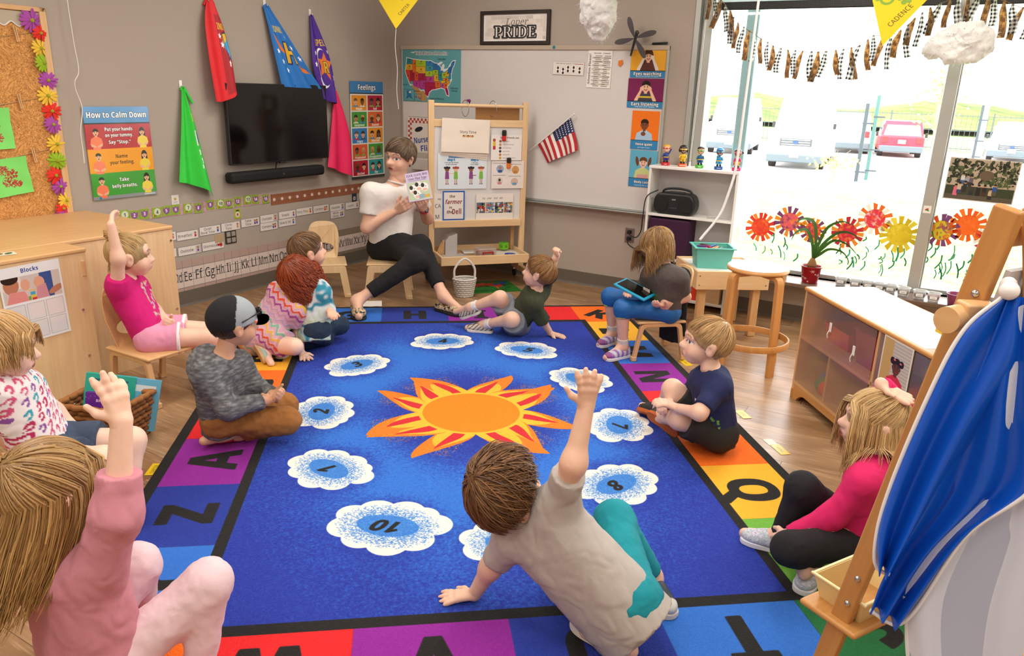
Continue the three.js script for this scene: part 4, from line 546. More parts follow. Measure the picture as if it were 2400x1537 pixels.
{ // map
  const r = print(600, 440, (g, w, h) => {
    rect(g, 0, 0, w, h, '#5fa3a8'); const O = [[45, 80], [110, 92], [200, 100], [300, 104], [330, 120], [372, 128], [400, 160], [395, 180], [420, 175], [470, 165], [490, 135], [515, 105], [540, 100], [530, 135], [510, 165], [505, 195], [500, 225], [505, 250], [480, 290], [462, 305], [475, 350], [478, 380], [460, 375], [440, 325], [400, 318], [350, 330], [310, 335], [280, 355], [265, 395], [238, 375], [220, 345], [190, 350], [165, 325], [120, 312], [80, 300], [55, 250], [30, 190], [40, 140]];
    path(g, O.map((p) => [p[0], p[1]]), '#f0f2ee', 12); path(g, [[85, 300], [120, 312], [165, 325], [190, 350], [220, 345], [250, 385], [245, 430], [190, 430], [150, 380], [100, 320]], '#b98a55');
    g.save(); g.beginPath(); O.forEach((p, i) => (i ? g.lineTo(...p) : g.moveTo(...p))); g.closePath(); g.clip();
    const S = [[30, 70, 80, 65, '#2a8f92'], [30, 130, 80, 55, '#e0a92c'], [25, 180, 55, 130, '#d9452c'], [78, 180, 60, 90, '#a8203a'], [105, 85, 40, 115, '#df6a2a'], [140, 85, 105, 70, '#a6c42a'], [140, 150, 100, 62, '#e0b02c'], [125, 195, 40, 80, '#d8502c'], [165, 205, 85, 62, '#a41d4a'], [110, 265, 70, 62, '#b43a8a'], [180, 262, 75, 72, '#b03a88'], [245, 95, 75, 48, '#2f7fb5'], [245, 142, 75, 45, '#3a98a0'], [240, 185, 75, 45, '#a8c42c'], [250, 228, 80, 48, '#b43f86'], [235, 276, 110, 120, '#a81c44'], [320, 100, 55, 75, '#2a6fae'], [316, 175, 55, 42, '#a6c22a'], [328, 215, 52, 52, '#e0a82c'], [340, 268, 52, 48, '#df6f2a'], [345, 315, 60, 40, '#d85a2a'], [372, 125, 42, 70, '#2f80b8'], [372, 195, 40, 60, '#2a8a9a'], [410, 195, 40, 45, '#a8c42c'], [450, 185, 30, 40, '#e0b02c'], [420, 240, 55, 24, '#df8a2a'], [400, 262, 90, 20, '#e6c02c'], [395, 280, 35, 50, '#c05a9a'], [428, 280, 38, 45, '#df6a2a'], [462, 262, 45, 40, '#e0a02c'], [395, 322, 95, 70, '#a8206a'], [470, 150, 60, 50, '#2a6fae'], [480, 205, 40, 40, '#2a86a0'], [500, 90, 50, 60, '#2f80b8']];
    for (const [x, y, a, b, c] of S) { rect(g, x, y, a, b, c); g.strokeStyle = '#3a2a2a'; g.lineWidth = 1.5; g.strokeRect(x, y, a, b); rect(g, x + a * 0.3, y + b * 0.6, a * 0.4, 2, '#3a1d1d'); disc(g, x + a * 0.55, y + b * 0.35, 6, 5, '#3b2418'); } g.restore();
    disc(g, 420, 150, 14, 26, '#dfe9ea', 0.3); disc(g, 445, 175, 24, 8, '#dfe9ea', -0.5); disc(g, 390, 122, 28, 10, '#dfe9ea', -0.4);
    T(g, 'United States of America', 300, 42, 36, '#12181a', { line: '#e8efee', lw: 6, font: 'serif', max: 330 }); T(g, 'Canada', 405, 88, 22, '#1d2b30', { font: 'serif' }); T(g, 'Mexico', 150, 352, 16, '#2a1d12', { font: 'serif' }); T(g, 'Atlantic', 535, 318, 20, '#17252a', { font: 'serif' }); T(g, 'Ocean', 535, 338, 20, '#17252a', { font: 'serif' }); T(g, 'Gulf of Mexico', 360, 408, 20, '#17252a', { font: 'serif' }); T(g, 'Pacific', 28, 300, 15, '#17252a', { font: 'serif' });
    g.strokeStyle = '#1d4a50'; g.lineWidth = 2.5; g.strokeRect(10, 340, 110, 94); g.strokeRect(126, 376, 70, 56); path(g, [[40, 350], [80, 348], [95, 400], [110, 425], [70, 405], [30, 420], [45, 390]], '#2a6f9a'); disc(g, 75, 362, 12, 9, '#e9e4da'); disc(g, 140, 400, 6, 12, '#a8203a'); disc(g, 165, 404, 6, 4, '#a8203a'); disc(g, 182, 412, 8, 6, '#a8203a'); path(g, [[80, 34], [140, 28], [118, 42]], '#e8e2e0');
  });
  card(onBack, 'usa_map', 'laminated coloured map of the United States on the whiteboard', 'map', 0.456, 1.606, 0.607, 0.435, r, { out: ZB, rough: 0.2 });
}
{ // framed sign standing above the board
  const r = print(460, 170, (g, w, h) => { rect(g, 0, 0, w, h, '#e9e4dc'); const q = rng(4); for (let i = 0; i < 6; i++) for (let k = 0; k < 9; k++) { const v = 205 + q() * 35; rect(g, 8 + k * 50 + (i % 2) * 20, 8 + i * 26, 48, 25, `rgb(${v},${v - 8},${v - 18})`); } g.strokeStyle = '#fff'; g.lineWidth = 6; g.strokeRect(10, 8, w - 20, h - 16); T(g, 'PRIDE', w / 2, 112, 96, '#fff', { font: 'serif', line: '#15161b', lw: 14, max: 400 }); T(g, 'PRIDE', w / 2, 112, 96, '#efe9e0', { font: 'serif', max: 400 }); g.lineWidth = 4; g.strokeStyle = '#15161b'; g.strokeText('PRIDE', w / 2, 112, 400); T(g, 'Loper', w / 2 + 10, 48, 56, '#6b6460', { font: 'serif', style: 'italic', max: 190 }); });
  const t = onBack('framed_sign', 'dark framed sign reading Loper Pride above the whiteboard', 'sign', 1.265, 1.978, undefined, 0.002); t.rotation.z = 0.006;
  for (const g of [box3(-0.316, -0.29, -0.126, 0.126, 0, 0.028, 0.003), box3(0.29, 0.316, -0.126, 0.126, 0, 0.028, 0.003), box3(-0.29, 0.29, 0.1, 0.126, 0, 0.028, 0.003), box3(-0.29, 0.29, -0.126, -0.1, 0, 0.028, 0.003)]) mesh('frame_strip', g, std(0x2e2620, 0.5), t);
  mesh('print', sheet(0.582, 0.202, r, 0.004).translate(0, 0, 0.008), printMat(r, 0.5), t);
}
{ // listening posters
  const poster = (x, y, w, h, bg, title, subt, kid, label) => { const r = print(230, Math.round(230 * h / w), (g, W, H) => { rect(g, 0, 0, W, H, '#2f86bd'); rect(g, 0, 0, W, H * 0.76, bg); g.save(); g.beginPath(); g.rect(0, 0, W, H * 0.76); g.clip(); kid(g, W, H * 0.76); g.restore(); rect(g, 0, H * 0.755, W, 4, '#1d1d20'); T(g, title, W / 2, H * 0.86, 27, '#fff', { line: '#1a2c40', lw: 4 }); T(g, subt, W / 2, H * 0.945, 13, '#d8e8f2', { style: 'normal' }); }); card(onBack, 'listening_poster', label, 'poster', x, y, w, h, r, { out: ZB, rough: 0.22, group: 'good listening posters' }); };
  const hands = (g, x, y, s, c) => { for (const k of [-1, 1]) { path(g, [[x + k * s * 0.75, y + s * 0.55], [x + k * s * 0.62, y + s * 0.1], [x + k * s * 0.28, y - s * 0.5], [x + k * s * 0.2, y - s * 0.4], [x + k * s * 0.45, y + s * 0.2], [x + k * s * 0.5, y + s * 0.6]], c); disc(g, x + k * s * 0.24, y - s * 0.46, s * 0.1, s * 0.11, c); } };
  poster(2.4, 1.727, 0.268, 0.206, '#e8a92c', 'Eyes watching', '(point to corners of eyes)', (g, W, H) => { child(g, W / 2, H * 0.78, 120, { skin: '#e6b592', hair: '#4a2f20', shirt: '#5a2f28', mouth: 'smile', arms: false, long: true }); hands(g, W / 2, H * 0.8, 110, '#e2d6cf'); }, 'Eyes watching poster on yellow ground, topmost of four');
  poster(2.398, 1.515, 0.28, 0.208, '#7a1f55', 'Ears listening', '(cup ears with hands)', (g, W, H) => { child(g, W / 2, H * 0.8, 120, { skin: '#ecbfa0', hair: '#1b1414', shirt: '#3f4048', mouth: 'smile', arms: false }); rect(g, W / 2 - 40, H * 0.78, 80, 10, '#d8b83a'); hands(g, W / 2, H * 0.85, 110, '#ecbfa0'); }, 'Ears listening poster on purple ground, second of four');
  poster(2.416, 1.253, 0.214, 0.277, '#f0781c', 'Voice quiet', '(put finger to lips)', (g, W, H) => { child(g, W / 2 - 5, H * 0.78, 150, { skin: '#7a4a30', hair: '#2a1a12', shirt: '#a9c8e2', mouth: 'smile', arms: false }); rect(g, W / 2 - 14, H * 0.5, 10, 60, '#7a4a30'); disc(g, W / 2 - 12, H * 0.78, 20, 16, '#7a4a30'); }, 'Voice quiet poster on orange ground, third of four');
  poster(2.424, 0.972, 0.216, 0.272, '#5fb0cc', 'Body calm', '(hug body with arms)', (g, W, H) => { for (const k of [-1, 1]) disc(g, W / 2 + k * 52, H * 0.4, 13, 38, '#6b4226', k * 0.2); child(g, W / 2, H * 0.74, 145, { skin: '#ecc2a8', hair: '#6b4226', shirt: '#c9d08a', mouth: 'smile' }); rect(g, W / 2 - 45, H * 0.86, 90, 40, '#d8a0a0'); }, 'Body calm poster on pale blue ground, lowest of four');
}
{ // small papers
  const r = print(130, 180, (g, w, h) => { rect(g, 0, 0, w, h, '#efece6'); T(g, 'Attention Please!', 11, h / 2, 17, '#15161b', { font: 'serif', rot: -PI / 2, max: 150 }); T(g, 'TEACHER', 50, 14, 9, '#555'); T(g, 'STUDENT', 100, 14, 9, '#555'); const q = rng(9); for (let i = 0; i < 17; i++) { if (i % 2) rect(g, 24, 22 + i * 9, 98, 9, '#c9c0b4'); for (const x of [50, 98]) rect(g, x - 8 - q() * 12, 25 + i * 9, 18 + q() * 22, 3, '#6a6560'); } });
  card(onBack, 'attention_sheet', 'white Attention Please sheet with a grey-striped table', 'paper', 2.016, 1.677, 0.197, 0.266, r, { out: ZB, tilt: -0.02 });
  const r2 = print(180, 66, (g, w, h) => { rect(g, 0, 0, w, h, '#e9e4dc'); g.strokeStyle = '#b9b2a8'; g.lineWidth = 3; g.strokeRect(1, 1, w - 2, h - 2); T(g, 'I will raise my hand for 1-5', 70, 10, 9, '#333', { style: 'normal' }); rect(g, 125, 9, 48, 3, '#a05048'); [[18, 22], [48, 28], [76, 18], [108, 18], [142, 22]].forEach(([x, y]) => { rect(g, x, y, 26, 36, '#f6f2ec'); g.strokeStyle = '#aaa'; g.lineWidth = 1; g.strokeRect(x, y, 26, 36); disc(g, x + 13, y + 10, 6, 7, '#3a1f14'); disc(g, x + 13, y + 27, 6, 7, '#3a1f14'); }); });
  card(onBack, 'picture_strip', 'narrow card with small portraits left of the attention sheet', 'paper', 1.755, 1.68, 0.268, 0.098, r2, { out: ZB, tilt: -0.02 });
  for (const [x, y, c, n, k] of [[1.628, 1.832, 0x1f7f90, 'small teal magnet at the top of the whiteboard', 'b'], [0.845, 1.41, 0x8a1f78, 'small purple magnet right of the map', 'h'], [2.185, 1.72, 0xe07a1c, 'small orange magnet under the dragonfly', 's']]) { const t = onBack('magnet', n, 'magnet', x, y, undefined, ZB); mesh('magnet_body', k === 'b' ? cyl(0.013, 0.013, 0.01, 0, 0, 0, 18).rotateX(PI / 2).translate(0, 0, 0.006) : k === 'h' ? [sph(0.011, -0.008, 0.004, 0.006, 12, 8), sph(0.011, 0.008, 0.004, 0.006, 12, 8), sph(0.011, 0, -0.008, 0.006, 12, 8)].map((g) => g) : extrude(shapeOf([[-0.016, 0.02], [0.014, 0.026], [0.02, 0.0], [-0.002, -0.024], [-0.018, -0.01]]), 0.006, 0.001), std(c, 0.4), t); }
  const mk = onBack('marker_pen', 'black marker pen lying on top of the whiteboard frame', 'marker', 2.47, 1.858, undefined, 0.014); mesh('barrel', between([-0.05, 0, 0], [0.03, 0.003, 0], 0.007), M.black, mk); mesh('marker_cap', between([0.03, 0.003, 0], [0.062, 0.004, 0], 0.0082), std(0x16373c, 0.4), mk);
}
{ // flag on a stick leaning off the board
  const r = print(190, 220, (g, w, h) => { for (let i = 0; i < 13; i++) rect(g, 0, (i * h) / 13, w, h / 13 + 1, i % 2 ? '#e4ded6' : '#b3202c'); rect(g, 0, 0, w * 0.42, (h * 7) / 13, '#1f2a55'); for (let a = 0; a < 6; a++) for (let b = 0; b < 6; b++) disc(g, 8 + a * 13 + (b % 2) * 6, 9 + b * 18, 3.4, 3.4, '#e9e6e4'); });
  const t = onBack('american_flag', 'small American flag on a white stick against the whiteboard', 'flag', 1.444, 1.04, undefined, 0.02);
  mesh('stick', between([0, 0, 0.012], [0.395, 0.304, 0.03], 0.005), M.white, t); mesh('finial', sph(0.008, 0.398, 0.306, 0.03, 10, 8).scale(1, 1, 1), M.white, t);
  const g = capeSheet([[0.36, 0.28], [0.39, 0.2], [0.43, 0.1], [0.444, 0.036]], [[0.073, 0.062], [0.1, 0.03], [0.14, -0.03], [0.174, -0.082]], { d: 0.02, f: 0.01, n: 3.5 }), uv = g.attributes.uv; for (let i = 0; i < uv.count; i++) { const a = uv.getX(i), b = uv.getY(i); uv.setXY(i, lerp(r.u0, r.u1, clamp(1 - b, 0.01, 0.99)), lerp(r.v0, r.v1, clamp(1 - a, 0.01, 0.99))); } if (!g.index) flip(g); mesh('flag_cloth', g, printMat(r, 0.75), t);
}
{ // dragonfly and cotton clouds on threads
  const t = thing('dragonfly', 'black paper dragonfly hanging at the top right of the whiteboard', 'dragonfly', [2.31, 1.86, 0.11]); t.rotation.set(0, 0.1, -0.35);
  mesh('insect_body', between([0, 0.06, 0], [0.02, -0.09, 0], 0.012, 0.006), std(0x221d1c, 0.6), t); mesh('insect_head', sph(0.016, 0, 0.07, 0.004), std(0x3a3a2c, 0.5), t);
  const wg = extrude((() => { const s = new THREE.Shape(); s.moveTo(0, 0); s.bezierCurveTo(0.05, 0.025, 0.12, 0.045, 0.155, 0.02); s.bezierCurveTo(0.165, -0.005, 0.12, -0.02, 0, 0); return s; })(), 0.002);
  for (const [a, m] of [[0.55, 1], [-0.75, 1], [PI - 0.9, -1], [PI + 0.45, -1]]) { const w = mesh('wing', wg, std(0x4a4446, 0.55), t); w.rotation.set(0, m * 0.15, a); w.position.set(0, 0.03, 0.004); }
  const cloud = (p, s, label, seed, blobs) => {
    const r = rng(seed), P = blobs.map(([x, y, q]) => ell([x * s, y * s, (r() - 0.5) * 0.06], [q * s, q * s * 0.92, q * s * 0.7])), g = field(P, 0.009, { k: 0.05, pad: 0.03, disp: (x, y, z) => 0.014 * fbm(x * 22, y * 22, z * 22 + seed) + 0.007 * noise(x * 80, y * 80, z * 80), col: () => [0.86, 0.85, 0.84] });
    const fz = []; for (let i = 0; i < 320; i++) { const k = Math.floor(r() * g.attributes.position.count), a = g.attributes.position, n = g.attributes.normal, q = [a.getX(k), a.getY(k), a.getZ(k)], d = [n.getX(k), n.getY(k), n.getZ(k)]; const w = [(r() - 0.5) * 0.03, (r() - 0.5) * 0.03, (r() - 0.5) * 0.03]; fz.push({ p: [addv(q, mul(d, -0.004)), addv(q, addv(mul(d, 0.012), mul(w, 0.4))), addv(q, addv(mul(d, 0.02), w))], r: 0.0011, c: [0.86, 0.86, 0.85] }); }
    const c = thing('cotton_cloud', label, 'cloud decoration', p); mesh('cotton', mergeGeometries([g, strands(fz)]), new THREE.MeshPhysicalMaterial({ vertexColors: true, roughness: 1, transmission: 0.25, thickness: 0 }), c); mesh('thread', between([0, 0, 0], [0, CEIL - p[1] - 0.005, 0], 0.0007, 0.0007, 5), M.white, c);
  };
  cloud([2.2, 1.985, 0.5], 1, 'white cotton cloud hanging in front of the wall above the whiteboard', 5, [[-0.045, 0.1, 0.08], [0.05, 0.11, 0.08], [-0.05, 0.0, 0.08], [0.05, 0.0, 0.085], [0, -0.08, 0.07], [0.0, 0.05, 0.1]]);
  cloud([4.365, 1.82, 0.5], 1, 'white cotton cloud hanging in front of the window mullion', 8, [[-0.13, -0.03, 0.04], [-0.09, -0.01, 0.06], [-0.03, 0.04, 0.07], [0.05, 0.05, 0.075], [0.11, 0.03, 0.065], [0.06, -0.045, 0.06], [-0.01, -0.05, 0.06], [0.12, -0.02, 0.05]]);
}
{ // kites and ribbons
  const kite = (label, corners, name, spots, rib) => {
    const [A, B2, Cc] = corners.map((p) => V(...p)), x = B2.clone().sub(A).normalize(), n = x.clone().cross(Cc.clone().sub(A)).normalize().negate(), y = n.clone().cross(x), o = Cc, P = (p) => { const d = p.clone().sub(o); return [d.dot(x), d.dot(y)]; };
    const a = P(A), b = P(B2), w = (b[0] - a[0]) * 1.2, h = a[1]; const pts = [[0, 0], [b[0] + 0.02, b[1] + 0.02], [(a[0] + b[0]) / 2, h * 2.1], [a[0] - 0.02, a[1] + 0.02]], hh = h * 2.1;
    const r = print(240, 380, (g, W, H) => { rect(g, 0, 0, W, H, '#e8cb1c'); spots(g, W, H); T(g, name, W * 0.66, H * 0.68, 24, '#3a3420', { style: 'normal', rot: -0.95 }); }); const g = extrude(shapeOf(pts), 0.002); uvRegion(g, r, w * 1.1, hh, -w * 0.55, 0); g.applyMatrix4(new THREE.Matrix4().makeBasis(x, y, n));
    const t = thing('paper_kite', label, 'kite', [o.x, o.y, o.z]); mesh('kite_paper', g, printMat(r, 0.75), t); if (rib) mesh('tail_ribbon', tube(rib.map(([dx, dy]) => [x.x * dx, dy, x.z * dx]), 0.0028, 40, 5), std(0xe6e4e2, 0.3), t); mesh('thread', between([0, hh * 0.5, 0], [0, CEIL - o.y - 0.01, 0], 0.0007, 0.0007, 5), M.white, t);
  };
  kite('yellow paper kite with brown dots hanging in the room corner', [[0.497, 2.125, 0.723], [0.74, 2.133, 0.579], [0.64, 1.92, 0.713]], 'CARTER', (g, W, H) => { for (const [x, y] of [[120, 170], [150, 190], [95, 150], [130, 140]]) { disc(g, x, y, 11, 11, '#8a6a2a'); disc(g, x, y, 5, 5, '#caa83a'); } }, [[0, 0], [-0.008, -0.12], [0.006, -0.28], [0.0, -0.45], [0.012, -0.58]]);
  kite('yellow paper kite with green dots hanging in front of the window', [[3.911, 2.058, 0.5], [4.171, 2.051, 0.5], [3.99, 1.813, 0.5]], 'CADENCE', (g, W, H) => { const q = rng(6); for (let i = 0; i < 22; i++) disc(g, 60 + q() * 120, 60 + q() * 150, 5 + q() * 6, 5 + q() * 5, '#86a83a'); g.strokeStyle = '#86a83a'; g.lineWidth = 10; g.beginPath(); g.arc(105, 190, 24, 0.2, 2.8); g.stroke(); });
  const rb = thing('curling_ribbon', 'thin white curling ribbon hanging before the left wall', 'ribbon', [0.04, 0, 2.862]); mesh('ribbon', tube([[0, CEIL - 0.005, -0.02], [0, 1.913, 0], [0, 1.7, -0.005], [0, 1.527, -0.01], [0.01, 1.48, 0.025], [0, 1.433, 0.02], [0, 1.338, -0.004], [0.01, 1.2, 0.03], [0, 1.1, 0.025], [0.005, 1.02, 0.03]], 0.0028, 80, 5), std(0xe9e8e6, 0.25), rb);
  const wr = thing('white_ribbon', 'wide white ribbon curving down in front of the shelf', 'ribbon', [3.545, 0, 1.624]); mesh('ribbon', (() => { const g = tube([[0, CEIL - 0.005, -0.02], [0, 1.95, 0], [0.03, 1.5, 0.15], [0.047, 1.169, 0.254], [0.04, 1.09, 0.285], [0.02, 0.98, 0.33], [-0.039, 0.862, 0.414]], 0.0065, 70, 6); return g; })(), phys(0xf4f4f4, 0.35, { transmission: 0.35, thickness: 0 }), wr);
}
{ // rag garland along the window head
  const pts = [[2.75, 2.2], [2.897, 2.132], [3.02, 1.991], [3.122, 1.928], [3.213, 1.874], [3.33, 1.821], [3.467, 1.806], [3.6, 1.803], [3.738, 1.822], [3.822, 1.847], [3.876, 1.897], [3.967, 1.9], [4.031, 1.93], [4.108, 2.005], [4.211, 2.074], [4.34, 2.11], [4.494, 2.1], [4.649, 2.04], [4.8, 2.0]], cv = new THREE.CatmullRomCurve3(pts.map((p) => V(p[0], p[1], 0.05)));
  const t = thing('rag_garland', 'garland of gingham and burlap fabric strips across the top of the window', 'garland', [0, 0, 0]); mesh('string', new THREE.TubeGeometry(cv, 120, 0.002, 5), std(0x8a7355, 0.9), t);
  const ging = print(40, 120, (g, w, h) => { rect(g, 0, 0, w, h, '#efeeee'); for (let y = 0; y < h; y += 8) for (let x = 0; x < w; x += 10) { const k = ((x / 10) % 2 === 0) + ((y / 8) % 2 === 0); if (k) { g.globalAlpha = k > 1 ? 0.95 : 0.22; rect(g, x, y, 10, 8, '#0c0c0e'); } } g.globalAlpha = 1; }), bur = print(40, 120, (g, w, h) => { rect(g, 0, 0, w, h, '#b08a5a'); const q = rng(3); for (let i = 0; i < 160; i++) rect(g, q() * w, q() * h, q() < 0.5 ? 14 : 2, q() < 0.5 ? 2 : 14, q() < 0.5 ? '#8a6a40' : '#c9a878'); });
  const q = rng(12), thin = { transmission: 0.7, thickness: 0, roughness: 0.95 };
  const gm = new THREE.MeshPhysicalMaterial({ map: ging.a.tex, ...thin }), bm = new THREE.MeshPhysicalMaterial({ map: bur.a.tex, ...thin });
  for (let i = 0; i < 44; i++) {
    const p = cv.getPointAt(0.03 + (i / 44) * 0.94), L = 0.15 + q() * 0.07, w = 0.03 + q() * 0.016, r = i % 2 ? ging : bur, ti = (q() - 0.5) * 0.5, ph = q() * 6;
    const g = new THREE.BoxGeometry(w, L, 0.0016, 3, 10, 1), a = g.attributes.position; uvRegion(g, r, w, L); for (let k = 0; k < a.count; k++) { const y = a.getY(k), v = 0.5 - y / L, pin = Math.min(1, 0.25 + v * 2.2); a.setX(k, a.getX(k) * pin + 0.006 * Math.sin(v * 5 + ph)); a.setZ(k, a.getZ(k) + 0.008 * Math.sin(v * 4 + ph) + 0.012 * Math.sin((a.getX(k) / w) * 5) * v); } g.translate(0, -L / 2, 0).rotateZ(ti).translate(p.x, p.y + 0.006, p.z + 0.004); g.computeVertexNormals();
    mesh(i % 2 ? 'gingham_strip' : 'burlap_strip', g, i % 2 ? gm : bm, t);
  }
}
{ // paper-plate flowers stuck to the glass
  const fl = [[3.315, 0.618, 0.1, ['#e0481c', '#d82f24', '#e8862a'], 'red and orange', 'nearest the shelf'], [3.51, 0.677, 0.1, ['#e2607a', '#8a3f78', '#e89a2a'], 'pink and purple', 'behind the plant leaves'], [3.674, 0.635, 0.085, ['#e8502a', '#e8a02a', '#8a3f78'], 'orange and purple', 'behind the plant'], [3.896, 0.646, 0.1, ['#d82a4a', '#c8203a', '#e89a3a'], 'red', 'right of the plant'], [4.053, 0.757, 0.1, ['#e23a5a', '#e87a2a', '#efe6dc'], 'pink and white', 'highest in the row'], [4.218, 0.67, 0.115, ['#e0cb22', '#d8c01c', '#e8d848'], 'yellow', 'left of the mullion'], [4.457, 0.726, 0.1, ['#d8c82a', '#8a4a8a', '#e0602a'], 'yellow and purple', 'right of the mullion'], [4.595, 0.775, 0.1, ['#ec7a1c', '#e86a1a', '#ee8a2a'], 'orange', 'under the family photograph'], [4.74, 0.7, 0.09, ['#e0452a', '#e8e0d8', '#d83a5a'], 'red and white', 'at the far right']];
  fl.forEach(([x, y, R, c, n, wh], i) => {
    const t = thing('paper_plate_flower', n + ' painted paper plate flower on the glass, ' + wh, 'flower', [x, y, -0.0955], 0, 'paper plate flowers on the window'), q = rng(i + 40), thin = (k) => new THREE.MeshPhysicalMaterial({ color: k, roughness: 0.85, transmission: 0.28, thickness: 0 }), mats = c.map(thin);
    const reg = print(120, 120, (g, w, h) => { rect(g, 0, 0, w, h, c[0]); for (let k = 0; k < 70; k++) { g.globalAlpha = 0.6; disc(g, q() * w, q() * h, 5 + q() * 16, 3 + q() * 6, c[Math.floor(q() * 3)], q() * 3); } g.globalAlpha = 1; });
    mesh('plate', uvRegion(cyl(R * 0.66, R * 0.66, 0.002, 0, 0, 0, 28).rotateX(PI / 2), reg, R * 1.4, R * 1.4), new THREE.MeshPhysicalMaterial({ map: reg.a.tex, roughness: 0.85, transmission: 0.25, thickness: 0 }), t);
    const N = 15; for (let k = 0; k < N; k++) { const a = (k / N) * 2 * PI + q() * 0.15, m = mesh('petal', extrude(shapeOf([[-R * 0.1, R * 0.62], [R * 0.1, R * 0.62], [R * (0.13 + q() * 0.04), R * (0.98 + q() * 0.14)], [-R * (0.13 + q() * 0.03), R * (0.98 + q() * 0.12)]]), 0.0015), mats[1 + (k % 2)], t); m.rotation.z = a; m.position.z = 0.0015; }
  });
  // green paint strokes on the glass
  const t = thing('window_paint', 'green finger-painted stems and strokes on the lower window glass', 'window painting', [0, 0, -0.0945]); const q = rng(77), gp = [];
  const bases = [[3.36, 0.5], [3.52, 0.46], [3.72, 0.48], [3.9, 0.5], [4.03, 0.55], [4.1, 0.42], [4.24, 0.45], [4.45, 0.55], [4.55, 0.5], [4.63, 0.48], [4.5, 0.4], [3.98, 0.45]];
  for (const [x, y] of bases) for (let k = 0; k < 5; k++) { const a = [x + (q() - 0.5) * 0.12, y + (q() - 0.5) * 0.16], b = [(q() - 0.5) * 0.06, 0.02 + q() * 0.08]; mesh('paint_stroke', tube([[a[0], a[1], 0], [a[0] + b[0] * 0.6 + 0.01, a[1] + b[1] * 0.5, 0], [a[0] + b[0], a[1] + b[1], 0]], 0.003 + q() * 0.003, 8, 5).scale(1, 1, 0.3), gp[k] ??= phys([0x1f8f6a, 0x2aa07a, 0x167a55, 0x4fb89a, 0x2a9a5a][k], 0.5, { transmission: 0.25, thickness: 0 }), t); }
}
{ // photograph and sticker on the window
  const r = print(420, 290, (g, w, h) => { const q = rng(15); rect(g, 0, 0, w, h, '#d9d0c4'); rect(g, 8, 8, w - 16, h - 16, '#b9a894'); for (let i = 0; i < 260; i++) { const y = 10 + q() * 160; disc(g, 10 + q() * (w - 20), y, 4 + q() * 16, 3 + q() * 8, ['#26301f', '#39452c', '#1b2218', '#55613a'][Math.floor(q() * 4)], q() * 3); } rect(g, 8, 190, w - 16, h - 198, '#39422c'); disc(g, 235, 110, 44, 34, '#6b5a48'); for (let i = 0; i < 60; i++) disc(g, 270 + q() * 110, 110 + q() * 70, 12, 3, '#4a5a30', q() * 3); rect(g, 8, h - 40, w - 16, 32, '#5a5244');
    const P = [[100, 120, '#cfd2d6', '#3f5f8a'], [128, 128, '#9aa0a8', '#3a3a44'], [152, 132, '#6a5a66', '#2a2a30'], [70, 200, '#e06a8a', '#e06a8a'], [90, 185, '#c9b8a4', '#3a4a6a'], [122, 175, '#2a2a2c', '#2a2a2c'], [165, 190, '#3a3230', '#2a2a30'], [205, 192, '#1c1a1e', '#1c1a1e'], [240, 190, '#2a1f1c', '#4a2a26'], [278, 210, '#c9b38a', '#2a2a2e'], [298, 180, '#2a55a0', '#55504a']]; for (const [x, y, a, b] of P) { rect(g, x - 12, y, 24, 38, a); rect(g, x - 13, y + 32, 26, 26, b); disc(g, x, y - 9, 8, 10, '#c9926e'); disc(g, x, y - 14, 9, 7, '#1a1412'); } });
  const t = thing('family_photo', 'landscape family photograph taped to the right-hand window pane', 'photograph', [4.618, 1.058, -0.093]); t.rotation.z = -0.02; mesh('photo_print', sheet(0.385, 0.262, r, 0.0015), printMat(r, 0.3), t);
  const s = print(60, 60, (g) => { rect(g, 0, 0, 60, 60, '#e9e6e0'); g.strokeStyle = '#888'; g.strokeRect(1, 1, 58, 58); disc(g, 28, 30, 14, 7, '#c22a2a', -0.5); disc(g, 34, 36, 12, 5, '#2f8a3a', 0.3); }); const st = thing('sticker', 'small square picture sticker on the window mullion', 'sticker', [4.355, 0.862, 0.001]); mesh('sheet', sheet(0.048, 0.05, s, 0.001), printMat(s, 0.5), st);
}
// ---------------------------------------------------------------- cabinets by the left wall
const screwG = cyl(0.006, 0.006, 0.004, 0, 0, 0, 12).rotateX(PI / 2);
function panelBox(t, w, h, d, o = {}) {                       // carcass: front face toward local +z
  mesh('top_panel', grain(rbox(w + 0.01, 0.022, d + 0.01, 0.008, 0, h - 0.011, 0), 'x', 0.3), o.top ?? M.maple, t); mesh('front_panel', grain(box3(-w / 2, w / 2, 0.0, h - 0.022, d / 2 - 0.018, d / 2), 'y', 0.1, 0.7), M.birch, t);
  for (const s of [-1, 1]) mesh('side_panel', grain(box3(s > 0 ? w / 2 - 0.018 : -w / 2, s > 0 ? w / 2 : -w / 2 + 0.018, 0, h - 0.022, -d / 2, d / 2 - 0.018), 'y'), M.birch, t); mesh('back_panel', grain(box3(-w / 2 + 0.018, w / 2 - 0.018, 0, h - 0.022, -d / 2, -d / 2 + 0.01), 'y'), M.birch, t);
}
